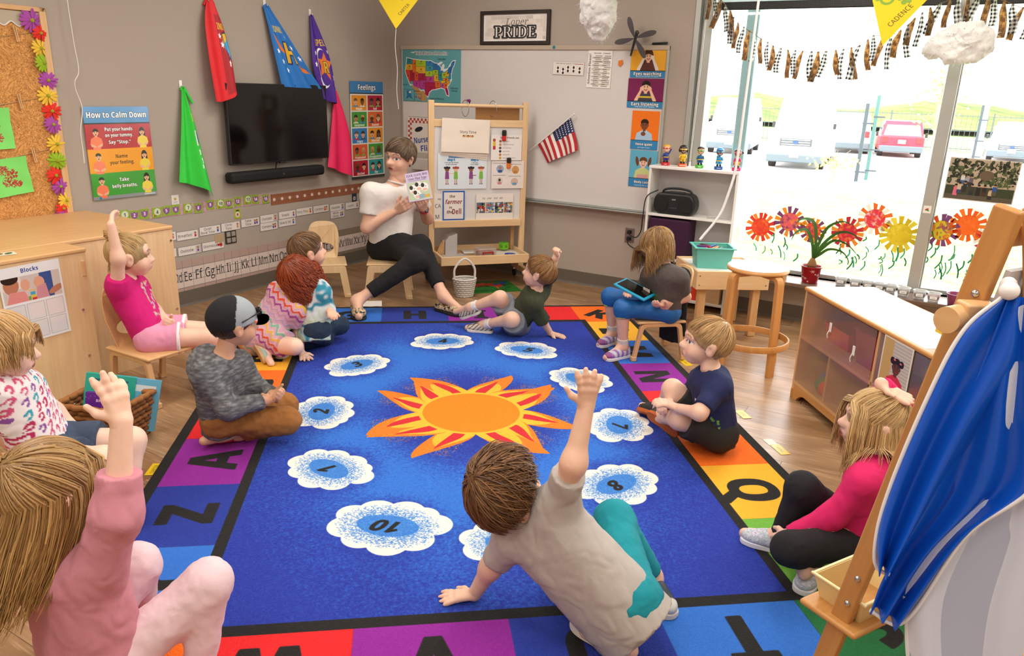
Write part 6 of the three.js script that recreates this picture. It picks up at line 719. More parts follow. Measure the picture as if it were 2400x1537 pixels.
// ---------------------------------------------------------------- white shelf unit with its things
{
  const t = thing('shelf_unit', 'white bookcase in front of the window frame', 'shelf', [2.868, 0, 0.105]), W = 0.65, D = 0.19;
  for (const s of [-1, 1]) mesh('side_panel', box3(s > 0 ? W / 2 - 0.018 : -W / 2, s > 0 ? W / 2 : -W / 2 + 0.018, 0, 1.0, -D / 2, D / 2, 0.002), M.white, t); mesh('top_board', rbox(W + 0.004, 0.02, D + 0.006, 0.004, 0, 1.01, 0), M.whiteGloss, t);
  for (const y of [0.66, 0.34, 0.05]) mesh('shelf_board', box3(-W / 2 + 0.018, W / 2 - 0.018, y, y + 0.018, -D / 2 + 0.008, D / 2 - 0.002, 0.002), M.white, t); mesh('back_board', box3(-W / 2 + 0.01, W / 2 - 0.01, 0.02, 1.0, -D / 2, -D / 2 + 0.006), std(0xc9c6c4, 0.5), t);
  const b = thing('boombox', 'black portable CD radio on the upper shelf', 'radio', [2.745, 0.678, 0.13]); const bs = new THREE.Shape(); bs.moveTo(-0.1, 0); bs.lineTo(0.1, 0); bs.bezierCurveTo(0.175, 0, 0.175, 0.15, 0.1, 0.155); bs.lineTo(-0.1, 0.155); bs.bezierCurveTo(-0.175, 0.15, -0.175, 0, -0.1, 0); mesh('casing', extrude(bs, 0.12, 0.015, 12).translate(0, 0, -0.06), std(0x17181a, 0.45), b); for (const s of [-1, 1]) mesh('speaker_grille', cyl(0.052, 0.052, 0.006, 0, 0, 0, 28).rotateX(PI / 2).translate(s * 0.092, 0.075, 0.062), std(0x0c0c0d, 0.7), b); const lr = print(90, 110, (g, w, h) => { rect(g, 0, 0, w, h, '#1b1c1f'); T(g, 'SONY', w / 2, 20, 14, '#b9bcc0'); rect(g, 15, 78, 60, 2, '#777'); }); mesh('front_plate', sheet(0.075, 0.11, lr, 0.003).translate(0, 0.075, 0.061), printMat(lr, 0.4), b); mesh('carry_handle', tube([[-0.115, 0.12, -0.01], [-0.1, 0.168, -0.01], [0.1, 0.168, -0.01], [0.115, 0.12, -0.01]], 0.008, 30, 8), std(0x1d1e20, 0.4), b); mesh('controls', rbox(0.12, 0.01, 0.05, 0.004, 0, 0.158, 0.01), std(0x26282b, 0.5), b);
  const pb = thing('storage_bin', 'dark purple fabric storage cube on the lower shelf', 'bin', [2.725, 0.358, 0.115]); mesh('fabric', rbox(0.31, 0.285, 0.17, 0.012, 0, 0.143, 0), std(0x3a1536, 0.95), pb);
  const jar = thing('clear_tub', 'round clear plastic tub with a green tag on the lower shelf', 'tub', [3.0, 0.358, 0.13]); mesh('tub', lathe([[0.0, 0.002], [0.055, 0.002], [0.06, 0.1], [0.063, 0.105], [0.058, 0.105], [0.053, 0.006], [0, 0.006]], 24), phys(0xe9e9ea, 0.1, { transmission: 0.85, thickness: 0 }), jar); mesh('contents', cyl(0.05, 0.048, 0.04, 0, 0.026, 0, 18), std(0xb08a86, 0.8), jar); mesh('tag', rbox(0.014, 0.05, 0.006, 0.003, -0.06, 0.12, 0), std(0x2fae3a, 0.5), jar);
  const ps = thing('paper_sheet', 'loose papers on the upper shelf right of the radio', 'paper', [3.06, 0.6795, 0.12], 0.3); mesh('sheet', rbox(0.16, 0.002, 0.1, 0.0005), std(0xc9c4be, 0.7), ps);
  const can = thing('orange_can', 'red-orange tin can on the bottom shelf', 'can', [2.95, 0.068, 0.12]); mesh('tin', lathe([[0, 0], [0.055, 0], [0.056, 0.004], [0.055, 0.12], [0.058, 0.124], [0.05, 0.124], [0.05, 0.01], [0, 0.01]], 26), std(0xd8401c, 0.45), can);
  const wb = thing('wooden_crate', 'small pale wooden crate on the bottom shelf', 'crate', [3.09, 0.068, 0.12]); for (const g of [box3(-0.06, 0.06, 0, 0.11, 0.06, 0.07), box3(-0.06, 0.06, 0, 0.11, -0.07, -0.06), box3(-0.06, -0.05, 0, 0.11, -0.06, 0.06), box3(0.05, 0.06, 0, 0.11, -0.06, 0.06), box3(-0.05, 0.05, 0, 0.008, -0.06, 0.06)]) mesh('slat', grain(g, 'x'), M.birch, wb);
  // five bobblehead heroes
  const hero = (x, z, base, word, suit, suit2, skin, hair, mask, style, label, arm) => {
    const h = thing('bobblehead_figure', label, 'figurine', [x, 1.0205, z], 0.35, 'bobblehead heroes on the bookcase'), m = (c, r = 0.4) => std(c, r), r = print(90, 26, (g, w, q) => { rect(g, 0, 0, w, q, base); T(g, word, w / 2, q / 2 + 1, 15, '#fff', { max: 84 }); }); mesh('plinth', cyl(0.031, 0.031, 0.022, 0, 0.011, 0, 26), m(base), h); mesh('name_plate', sheet(0.044, 0.014, r, 0.002).translate(0, 0.011, 0.031), printMat(r, 0.4), h);
    for (const s of [-1, 1]) mesh('boot', [ell2(s * 0.01, 0.028, 0.006, 0.009, 0.008, 0.014)], m(0x16181c), h); mesh('trousers', [between([-0.009, 0.03, 0], [-0.008, 0.052, 0], 0.007, 0.009), between([0.009, 0.03, 0], [0.008, 0.052, 0], 0.007, 0.009), ell2(0, 0.054, 0, 0.017, 0.008, 0.012)], m(suit2), h); mesh('tunic', ell2(0, 0.072, 0, 0.018, 0.02, 0.013), m(suit), h); mesh('belt', new THREE.TorusGeometry(0.0155, 0.0035, 6, 20).rotateX(PI / 2).scale(1, 1, 0.75).translate(0, 0.058, 0), m(0xe0b82a), h); mesh('little_cape', extrude(shapeOf([[-0.017, 0.086], [0.017, 0.086], [0.024, 0.036], [-0.024, 0.036]]), 0.002).translate(0, 0, -0.015), m(mask), h);
    mesh('arm', between([-0.017, 0.082, 0], arm ? [-0.01, 0.1, 0.02] : [-0.026, 0.06, 0.008], 0.006, 0.005), m(suit), h); mesh('arm', between([0.017, 0.082, 0], style === 'wave' ? [0.034, 0.118, 0.004] : [0.024, 0.062, 0.01], 0.006, 0.005), m(suit), h);
    const hd = mesh('head', ell2(0, 0.118, 0.002, 0.0245, 0.027, 0.0235), m(skin), h); mesh('mask', new THREE.TorusGeometry(0.0235, 0.0042, 8, 24).rotateX(PI / 2).scale(1, 1, 0.98).translate(0, 0.121, 0.002), m(mask), hd); for (const s of [-1, 1]) mesh('eye', ell2(s * 0.009, 0.121, 0.024, 0.0045, 0.0045, 0.003), m(0xf2f2f2), hd); mesh('smile', new THREE.TorusGeometry(0.008, 0.0016, 5, 12, PI).rotateZ(PI).translate(0, 0.111, 0.0235), m(0xf4efe9), hd);
    if (style === 'cap') { mesh('hair', ell2(0, 0.13, -0.002, 0.026, 0.02, 0.026), m(hair), hd); mesh('brim', ell2(0.0, 0.134, 0.024, 0.018, 0.003, 0.014), m(hair), hd); } else if (style === 'bob') mesh('hair', [ell2(0, 0.132, -0.005, 0.03, 0.02, 0.025), ell2(-0.026, 0.115, -0.004, 0.009, 0.016, 0.012), ell2(0.026, 0.115, -0.004, 0.009, 0.016, 0.012)], m(hair), hd); else mesh('hair', style === 'tail' ? [ell2(0, 0.131, -0.006, 0.0255, 0.018, 0.024), ell2(0.03, 0.122, -0.012, 0.012, 0.01, 0.01)] : [ell2(0, 0.134, -0.004, 0.026, 0.014, 0.024)], m(hair), hd);
  };
  hero(2.63, 0.11, '#c8202a', 'Kind', 0x22408f, 0x22408f, 0xe6b592, 0xe0a82a, 0xc8202a, 'wave', 'bobblehead hero in blue with a red plinth reading Kind'); hero(2.757, 0.11, '#e0602a', 'Responsible', 0xe0b82a, 0xe0b82a, 0x5a3826, 0x1b1412, 0xe0b82a, 'bob', 'bobblehead hero in yellow on an orange plinth'); hero(2.884, 0.11, '#4fae3a', 'Brave', 0x1d5f8a, 0x22408f, 0xc48a62, 0x14161a, 0x3fae4a, 'short', 'bobblehead hero in blue and green with a plinth reading Brave'); hero(3.02, 0.11, '#1d4f9a', 'Honest', 0x2f8fc0, 0x3fa0d0, 0x7a4a30, 0x1d7fc0, 0x2f8fc0, 'cap', 'bobblehead hero in a blue cap on a plinth reading Honest', true); hero(3.145, 0.11, '#c8206a', 'perative', 0xc8306a, 0xe0b82a, 0x8a5638, 0x1b1412, 0xd8406a, 'tail', 'bobblehead hero in pink on a magenta plinth');
  // outlet with plugs and cord
  const o = onBack('wall_outlet', 'steel wall outlet with two black plugs', 'outlet', 2.353, 0.457); mesh('cover_plate', rbox(0.076, 0.116, 0.006, 0.003, 0, 0, 0.003), std(0x9c8f84, 0.3, { metalness: 0.7 }), o); for (const y of [0.026, -0.026]) { mesh('socket', rbox(0.034, 0.03, 0.004, 0.006, 0, y, 0.006), M.dark, o); mesh('plug', rbox(0.026, 0.028, 0.03, 0.007, 0, y, 0.022, 3), M.rubber, o); }
  const c = thing('power_cord', 'black power cord running from the outlet to the radio', 'cord', [2.353, 0, 0.04]); mesh('cord', tube([[0, 0.483, -0.004], [0.03, 0.47, 0.03], [0.08, 0.46, 0.04], [0.14, 0.52, 0.1], [0.18, 0.65, 0.185], [0.2, 0.8, 0.185], [0.26, 0.845, 0.13]], 0.004, 60, 6), M.rubber, c); mesh('cord', tube([[0, 0.431, -0.004], [0.02, 0.4, 0.03], [0.1, 0.36, 0.04], [0.16, 0.3, 0.03]], 0.004, 30, 6), M.rubber, c);
}
function ell2(x, y, z, a, b, c) { return new THREE.SphereGeometry(1, 14, 10).scale(a, b, c).translate(x, y, z); }
// ---------------------------------------------------------------- activity table with teal crayon bin
{
  const A = Math.atan2(0.577, 0.817), t = thing('activity_table', 'low wooden activity table with a white recessed top', 'table', [3.23, 0, 0.535], A), W = 0.48, D = 0.47, h = 0.445;
  for (const s of [-1, 1]) { mesh('apron', grain(rbox(W, 0.12, 0.02, 0.003, 0, h - 0.06, s * (D / 2 - 0.01)), 'x'), M.birch, t); mesh('apron', grain(rbox(0.02, 0.12, D - 0.04, 0.003, s * (W / 2 - 0.01), h - 0.06, 0), 'z'), M.birch, t); for (const q of [-1, 1]) mesh('leg', grain(rbox(0.05, h - 0.1, 0.05, 0.006, s * (W / 2 - 0.06), (h - 0.1) / 2, q * (D / 2 - 0.06)), 'y'), M.maple, t); } mesh('table_top', box3(-W / 2 + 0.02, W / 2 - 0.02, h - 0.03, h - 0.012, -D / 2 + 0.02, D / 2 - 0.02), M.whiteGloss, t); for (const [x, y] of [[-0.22, h - 0.03], [-0.22, h - 0.09], [0.22, h - 0.03], [0.22, h - 0.09]]) { const s = mesh('bolt', screwG, M.dark, t); s.position.set(x, y, D / 2 + 0.001); s.scale.setScalar(0.6); }
  const b = thing('crayon_bin', 'teal plastic bin of crayons on the activity table', 'bin', [3.175, h - 0.012, 0.6], A - 0.12), w = 0.24, d = 0.19, H = 0.135, tm = std(0x5fb5a8, 0.45), wall = (p) => p; void wall;
  const sh = (a, c) => shapeOf([[-a, -c], [a, -c], [a, c], [-a, c]]); const fr = (w0, d0, w1, d1, y0, y1, th) => { const P = (W2, D2, y) => [[-W2 / 2, y, D2 / 2], [W2 / 2, y, D2 / 2], [W2 / 2, y, -D2 / 2], [-W2 / 2, y, -D2 / 2]]; const o0 = P(w0, d0, y0), o1 = P(w1, d1, y1), i0 = P(w0 - th * 2, d0 - th * 2, y0 + th), i1 = P(w1 - th * 2, d1 - th * 2, y1), v = []; const q = (a, b2, c, e) => v.push(...a, ...b2, ...c, ...a, ...c, ...e); for (let i = 0; i < 4; i++) { const j = (i + 1) % 4; q(o0[i], o0[j], o1[j], o1[i]); q(i0[j], i0[i], i1[i], i1[j]); q(o1[i], o1[j], i1[j], i1[i]); } q(i0[0], i0[1], i0[2], i0[3]); q(o0[3], o0[2], o0[1], o0[0]); const g = new THREE.BufferGeometry(); g.setAttribute('position', new THREE.Float32BufferAttribute(v, 3)); g.computeVertexNormals(); return g; }; globalThis.tubShape = fr; void sh;
  mesh('tub', fr(w * 0.86, d * 0.84, w, d, 0, H, 0.004), tm, b); for (const g of [rbox(w + 0.03, 0.008, 0.018, 0.003, 0, H, d / 2 + 0.004), rbox(w + 0.03, 0.008, 0.018, 0.003, 0, H, -d / 2 - 0.004), rbox(0.018, 0.008, d, 0.003, w / 2 + 0.005, H, 0), rbox(0.018, 0.008, d, 0.003, -w / 2 - 0.005, H, 0)]) mesh('rim', g, tm, b);
  const r = rng(8); for (let i = 0; i < 22; i++) { const c = thing('crayon', ['red', 'blue', 'green', 'purple', 'orange', 'brown', 'black'][i % 7] + ' crayon lying in the teal bin', 'crayon', [3.175 + (r() - 0.5) * 0.14, h + H - 0.045 + (i % 4) * 0.008, 0.6 + (r() - 0.5) * 0.1], r() * 3, 'crayons in the teal bin'); const m = std([0xb02a2a, 0x2a4a9a, 0x2a7a3a, 0x6a2a7a, 0xd8702a, 0x5a3a2a, 0x222222][i % 7], 0.5); mesh('stick', between([-0.04, 0, 0], [0.034, 0.004, 0], 0.006, 0.006, 8), m, c); mesh('tip', between([0.034, 0.004, 0], [0.046, 0.0046, 0], 0.005, 0.002, 8), m, c); }
}
// ---------------------------------------------------------------- round stool
{
  const t = thing('round_stool', 'tall round wooden stool with a white top and a ring footrest', 'stool', [3.61, 0, 1.195], 0.5), y = 0.6; mesh('seat_disc', grain(lathe([[0, y - 0.024], [0.166, y - 0.024], [0.17, y - 0.02], [0.17, y - 0.002], [0, y - 0.002]], 44), 'x'), M.honey, t); mesh('white_top', cyl(0.165, 0.165, 0.003, 0, y - 0.0005, 0, 44), M.whiteGloss, t);
  for (let k = 0; k < 4; k++) { const a = (k * PI) / 2 + 0.45, s = new THREE.Shape(); s.moveTo(0.06, y - 0.05); s.lineTo(0.145, y - 0.05); s.quadraticCurveTo(0.167, y - 0.052, 0.167, y - 0.085); s.lineTo(0.185, 0); s.lineTo(0.212, 0); s.lineTo(0.193, y - 0.075); s.quadraticCurveTo(0.19, y - 0.025, 0.145, y - 0.025); s.lineTo(0.06, y - 0.025); s.lineTo(0.06, y - 0.05); const m = mesh('leg', grain(extrude(s, 0.042, 0.003, 10).translate(0, 0, -0.021), 'y'), M.honey, t); m.rotation.y = a; }
  mesh('footrest', grain(lathe([[0.21, 0.15], [0.222, 0.15], [0.222, 0.185], [0.21, 0.185], [0.21, 0.15]], 60), 'y'), M.honey, t);
}
// ---------------------------------------------------------------- plant and seed cups on the sill
{
  const t = thing('potted_plant', 'amaryllis with long arching leaves in a shiny red pot', 'plant', [3.735, WY0, 0.13]); const pr = print(256, 110, (g, w, h) => { rect(g, 0, 0, w, h, '#8e0f1c'); const q = rng(6); for (let i = 0; i < 9; i++) { const x = 14 + i * 28, y = 30 + (i % 3) * 24; for (let k = 0; k < 6; k++) { const a = (k * PI) / 3; path(g, [[x, y], [x + Math.cos(a) * 10, y + Math.sin(a) * 10]], '#d9c3c6', 2.4, false); } disc(g, x + 14, y + 18, 4, 4, '#d9c3c6'); } void q; });
  const pg = lathe([[0, 0], [0.05, 0], [0.052, 0.004], [0.066, 0.105], [0.07, 0.108], [0.07, 0.116], [0.065, 0.116], [0.062, 0.104], [0, 0.1]], 36), uv = pg.attributes.uv; for (let i = 0; i < uv.count; i++) uv.setXY(i, lerp(pr.u0, pr.u1, clamp(uv.getX(i), 0.01, 0.99)), lerp(pr.v0, pr.v1, clamp(pg.attributes.position.getY(i) / 0.12, 0.02, 0.98))); mesh('pot', pg, printMat(pr, 0.22, 'foil', { metalness: 0.35 }), t); mesh('saucer', cyl(0.075, 0.065, 0.008, 0, 0.004, 0, 30), M.clear, t); mesh('soil', cyl(0.06, 0.06, 0.01, 0, 0.1, 0, 24), std(0x2c1e14, 1), t); mesh('bulb', lathe([[0, 0.1], [0.026, 0.104], [0.032, 0.125], [0.022, 0.15], [0.012, 0.17], [0, 0.172]], 18), std(0x8a6238, 0.9), t);
  const leaf = (pts, w) => { const cv = new THREE.CatmullRomCurve3(pts.map((p) => V(...p))), n = 26, pos = [], idx = []; for (let i = 0; i <= n; i++) { const f = i / n, p = cv.getPoint(f), tg = cv.getTangent(f), sd = V(-tg.y * 0.8, tg.x * 0.8, 0.6).normalize(); const ww = w * Math.sin(PI * Math.min(1, 0.18 + f * 0.82)) * (f > 0.9 ? (1 - f) * 10 * 0.6 + 0.05 : 1); for (const [s, dz] of [[-1, 0], [0, -0.004], [1, 0]]) pos.push(p.x + sd.x * ww * s, p.y + sd.y * ww * s + dz, p.z + sd.z * ww * s); } for (let i = 0; i < n; i++) for (let k = 0; k < 2; k++) { const a = i * 3 + k, b = a + 1, c = a + 3, d = a + 4; idx.push(a, b, d, a, d, c); } const g = new THREE.BufferGeometry(); g.setAttribute('position', new THREE.Float32BufferAttribute(pos, 3)); g.setIndex(idx); g.computeVertexNormals(); return g; };
  const lm = new THREE.MeshPhysicalMaterial({ color: 0x41672f, roughness: 0.5, side: THREE.DoubleSide, transmission: 0.15, thickness: 0 }); const L = [[[0, 0.16, 0], [-0.02, 0.28, 0.01], [-0.07, 0.36, 0.02], [-0.13, 0.33, 0.03], [-0.155, 0.25, 0.04]], [[0, 0.16, 0], [0.005, 0.3, 0.02], [-0.03, 0.42, 0.03], [-0.1, 0.43, 0.05], [-0.15, 0.36, 0.06]], [[0, 0.16, 0], [0.05, 0.27, 0.0], [0.14, 0.36, 0.0], [0.23, 0.36, 0.02], [0.29, 0.3, 0.03]], [[0, 0.16, 0], [0.05, 0.24, 0.03], [0.12, 0.31, 0.05], [0.2, 0.3, 0.06], [0.3, 0.22, 0.08]], [[0, 0.16, 0], [0.04, 0.2, 0.03], [0.1, 0.25, 0.05], [0.19, 0.24, 0.06], [0.25, 0.16, 0.07]], [[0, 0.16, 0], [0.02, 0.27, -0.03], [0.06, 0.38, -0.03], [0.14, 0.43, -0.02], [0.22, 0.42, 0]]]; for (const p of L) mesh('leaf', leaf(p, 0.0125), lm, t);
  const names = ['EMMA', 'OWEN', 'LUCY', 'CARTER', 'LANEY', 'MILES']; [[3.545, 0.09], [3.93, 0.1], [4.02, 0.1], [4.1, 0.1], [4.17, 0.11], [4.235, 0.12], [4.315, 0.16], [4.41, 0.18], [4.49, 0.2]].forEach(([x, z], i) => { const c = thing('seed_cup', 'clear plastic seed cup on the sill, ' + ['left of the red pot', 'just right of the red pot', 'second right of the red pot', 'third right of the red pot', 'fourth right of the red pot', 'fifth right of the red pot', 'below the mullion with dark soil', 'right of the mullion with a written name', 'behind the blue box'][i], 'cup', [x, WY0, z], 0, 'seed cups on the sill'); mesh('cup', lathe([[0, 0.001], [0.03, 0.001], [0.038, 0.055], [0.043, 0.058], [0.043, 0.061], [0.036, 0.058], [0.028, 0.004], [0, 0.004]], 24), phys(0xf6f8f8, 0.15, { transmission: 0.7, thickness: 0 }), c); mesh('soil', cyl(0.034, 0.031, 0.02, 0, 0.03, 0, 18), std(i === 8 ? 0x6a2a4a : 0x2a2018, 1), c); const r = print(80, 30, (g, w, h) => { rect(g, 0, 0, w, h, '#e9eceb'); T(g, names[i % 6], w / 2, h / 2, 20, '#222', { style: 'italic', max: 74 }); }); mesh('name_strip', sheet(0.04, 0.016, r, 0.0008).rotateX(-0.13).translate(0, 0.034, 0.0365), printMat(r, 0.5), c); });
}
// ---------------------------------------------------------------- toy shelf with clear doors
{
  const A = Math.atan2(-0.809, 0.588), ux = [0.588, 0.809], L = 1.2, D = 0.37, H = 0.6, P = (a, y, d) => [3.93 + ux[0] * a + 0.809 * d, y, 1.535 + ux[1] * a - 0.588 * d], c0 = P(L / 2, 0, D / 2);
  const t = thing('toy_shelf', 'low wooden toy shelf with clear acrylic doors and a white top', 'shelf', c0, A); // local x along the front, front face at +z
  mesh('top_board', grain(rbox(L + 0.01, 0.022, D + 0.012, 0.01, 0, H - 0.011, 0, 3), 'x'), M.honey, t); mesh('white_cover', box3(-L / 2 + 0.012, 0.38, H - 0.0005, H + 0.001, -D / 2 + 0.012, D / 2 - 0.012), M.whiteGloss, t);
  for (const x of [-L / 2 + 0.009, 0.085, L / 2 - 0.009]) mesh('upright', grain(box3(x - 0.009, x + 0.009, 0.02, H - 0.022, -D / 2, D / 2 - 0.004), 'y'), M.maple, t); mesh('divider', grain(box3(-0.3, -0.282, 0.09, 0.33, -D / 2, D / 2 - 0.012), 'y'), M.maple, t); for (const y of [0.33, 0.08]) mesh('shelf_board', grain(box3(-L / 2 + 0.018, L / 2 - 0.018, y, y + 0.018, -D / 2, D / 2 - 0.004), 'x'), M.maple, t); mesh('back_board', grain(box3(-L / 2, L / 2, 0.05, H - 0.022, -D / 2 - 0.004, -D / 2), 'x'), M.maple, t);
  const ks = new THREE.Shape(); ks.moveTo(-L / 2 + 0.018, 0.08); ks.lineTo(L / 2 - 0.018, 0.08); ks.lineTo(L / 2 - 0.018, 0.0); ks.lineTo(L / 2 - 0.06, 0.0); ks.quadraticCurveTo(L / 2 - 0.09, 0.04, L / 2 - 0.14, 0.045); ks.lineTo(-L / 2 + 0.14, 0.045); ks.quadraticCurveTo(-L / 2 + 0.09, 0.04, -L / 2 + 0.06, 0.0); ks.lineTo(-L / 2 + 0.018, 0.0); mesh('kick_board', grain(extrude(ks, 0.016).translate(0, 0, D / 2 - 0.02), 'x'), M.honey, t); for (const s of [-1, 1]) mesh('foot', grain(rbox(0.018, 0.05, D, 0.003, s * (L / 2 - 0.009), 0.025, 0), 'y'), M.honey, t);
  mesh('acrylic_door', box3(-L / 2 + 0.02, 0.07, 0.1, H - 0.024, D / 2 - 0.003, D / 2), phys(0xf6efe9, 0.13, { transmission: 0.93, thickness: 0 }), t); mesh('acrylic_door', box3(0.098, L / 2 - 0.02, 0.1, H - 0.024, D / 2 - 0.003, D / 2), phys(0xf6efe9, 0.13, { transmission: 0.93, thickness: 0 }), t);
  for (const [x, y] of [[-0.3, 0.475], [-0.075, 0.435]]) { const k = mesh('door_hook', rbox(0.02, 0.045, 0.004, 0.006, x, y, D / 2 + 0.003, 3), M.whiteGloss, t); mesh('hook_arm', tube([[x, y - 0.01, D / 2 + 0.004], [x - 0.004, y - 0.035, D / 2 + 0.012], [x - 0.008, y - 0.055, D / 2 + 0.006]], 0.003, 10, 5), M.whiteGloss, k); }
  const lb = (name, label, cat, lx, y, lz) => { const q = thing(name, label, cat, P(L / 2 + lx, y, D / 2 - lz), A); return q; };
  const tubm = (c) => std(c, 0.45); const t1 = lb('toy_bin', 'bright red open bin on the upper left of the toy shelf', 'bin', -0.4, 0.349, -0.02); mesh('tub', tubShape(0.2, 0.2, 0.24, 0.24, 0, 0.09, 0.004), tubm(0xd8282a), t1); const t2 = lb('toy_bin', 'dark red deep bin on the upper middle of the toy shelf', 'bin', -0.075, 0.349, 0.0); mesh('tub', tubShape(0.19, 0.22, 0.22, 0.26, 0, 0.16, 0.004), tubm(0xa01020), t2); mesh('rim', rbox(0.235, 0.01, 0.27, 0.004, 0, 0.16, 0), tubm(0xa01020), t2);
  for (const [x, z, r, c, n] of [[-0.46, 0.07, 0.043, 0x3a4ab0, 'blue'], [-0.4, 0.12, 0.042, 0x1d8a4a, 'green'], [-0.35, 0.13, 0.04, 0xd8302a, 'red'], [-0.36, 0.03, 0.04, 0x4a50b8, 'violet blue']]) { const b = lb('toy_ball', n + ' textured ball on the bottom of the toy shelf', 'ball', x, 0.098, z), g = new THREE.IcosahedronGeometry(r, 5), p = g.attributes.position; for (let i = 0; i < p.count; i++) { const k = 1 + 0.03 * noise(p.getX(i) * 160, p.getY(i) * 160, p.getZ(i) * 160); p.setXYZ(i, p.getX(i) * k, p.getY(i) * k, p.getZ(i) * k); } g.computeVertexNormals(); mesh('ball', g.translate(0, r, 0), std(c, 0.5), b); }
  const gb = lb('green_block', 'small green plastic tub on the bottom of the toy shelf', 'tub', -0.16, 0.098, 0.1); mesh('tub', tubShape(0.06, 0.05, 0.068, 0.056, 0, 0.05, 0.003), std(0x1d8a4a, 0.5), gb); const db = lb('dark_ball', 'dark navy ball on the right of the toy shelf', 'ball', 0.16, 0.349, 0.04); mesh('ball', sph(0.035, 0, 0.035, 0, 20, 14), std(0x1d2438, 0.5), db);
  const r = print(190, 300, (g, w, h) => { rect(g, 0, 0, w, h, '#e6e2da'); rect(g, 8, 8, 62, h - 16, '#c9a86a'); rect(g, 70, 8, w - 78, h - 16, '#c9c6c0'); for (let i = 0; i < 22; i++) rect(g, 70, 12 + i * 13, w - 78, 3, '#a8a49e'); child(g, 105, 160, 120, { skin: '#5f3a28', hair: '#141010', shirt: '#d8304a', mouth: 'smile' }); for (const s of [-1, 1]) disc(g, 105 + s * 28, 84, 15, 14, '#141010'); disc(g, 88, 78, 8, 4, '#d86a7a'); disc(g, 128, 82, 8, 4, '#d86a7a'); for (let i = 0; i < 30; i++) disc(g, 60 + (i * 37) % 100, 262 + (i * 13) % 24, 6, 4, '#b8823a'); }); const ph = lb('toy_shelf_sign', 'photo sign of a child in pink on the toy shelf door', 'sign', 0.24, 0.425, D / 2 + 0.004); mesh('sheet', sheet(0.205, 0.32, r, 0.0014), printMat(r, 0.3), ph);
  const bb = lb('blue_box', 'blue plastic box with a yellow band on top of the toy shelf', 'box', 0.42, H, 0.0); mesh('box_body', tubShape(0.14, 0.14, 0.19, 0.19, 0, 0.13, 0.005), std(0x1d3fae, 0.4), bb); mesh('box_rim', rbox(0.21, 0.02, 0.21, 0.004, 0, 0.13, 0), std(0x1d3fae, 0.4), bb); mesh('lid', rbox(0.16, 0.012, 0.16, 0.004, 0, 0.142, 0), std(0xe9eaee, 0.4), bb); mesh('yellow_band', [box3(-0.105, 0.105, 0.05, 0.085, 0.085, 0.1), box3(-0.105, -0.09, 0.05, 0.085, -0.1, 0.085), box3(0.09, 0.105, 0.05, 0.085, -0.1, 0.085), box3(-0.105, 0.105, 0.05, 0.085, -0.1, -0.085)], std(0xe6c41c, 0.45), bb);
  const pc = thing('sorting_cup', 'pink-rimmed clear plastic cup behind the blue box', 'cup', [4.62, WY0, 0.2]); mesh('cup', lathe([[0, 0.001], [0.05, 0.001], [0.062, 0.07], [0.066, 0.074], [0.06, 0.074], [0.048, 0.005], [0, 0.005]], 24), phys(0xb05a8a, 0.2, { transmission: 0.5, thickness: 0 }), pc);
}
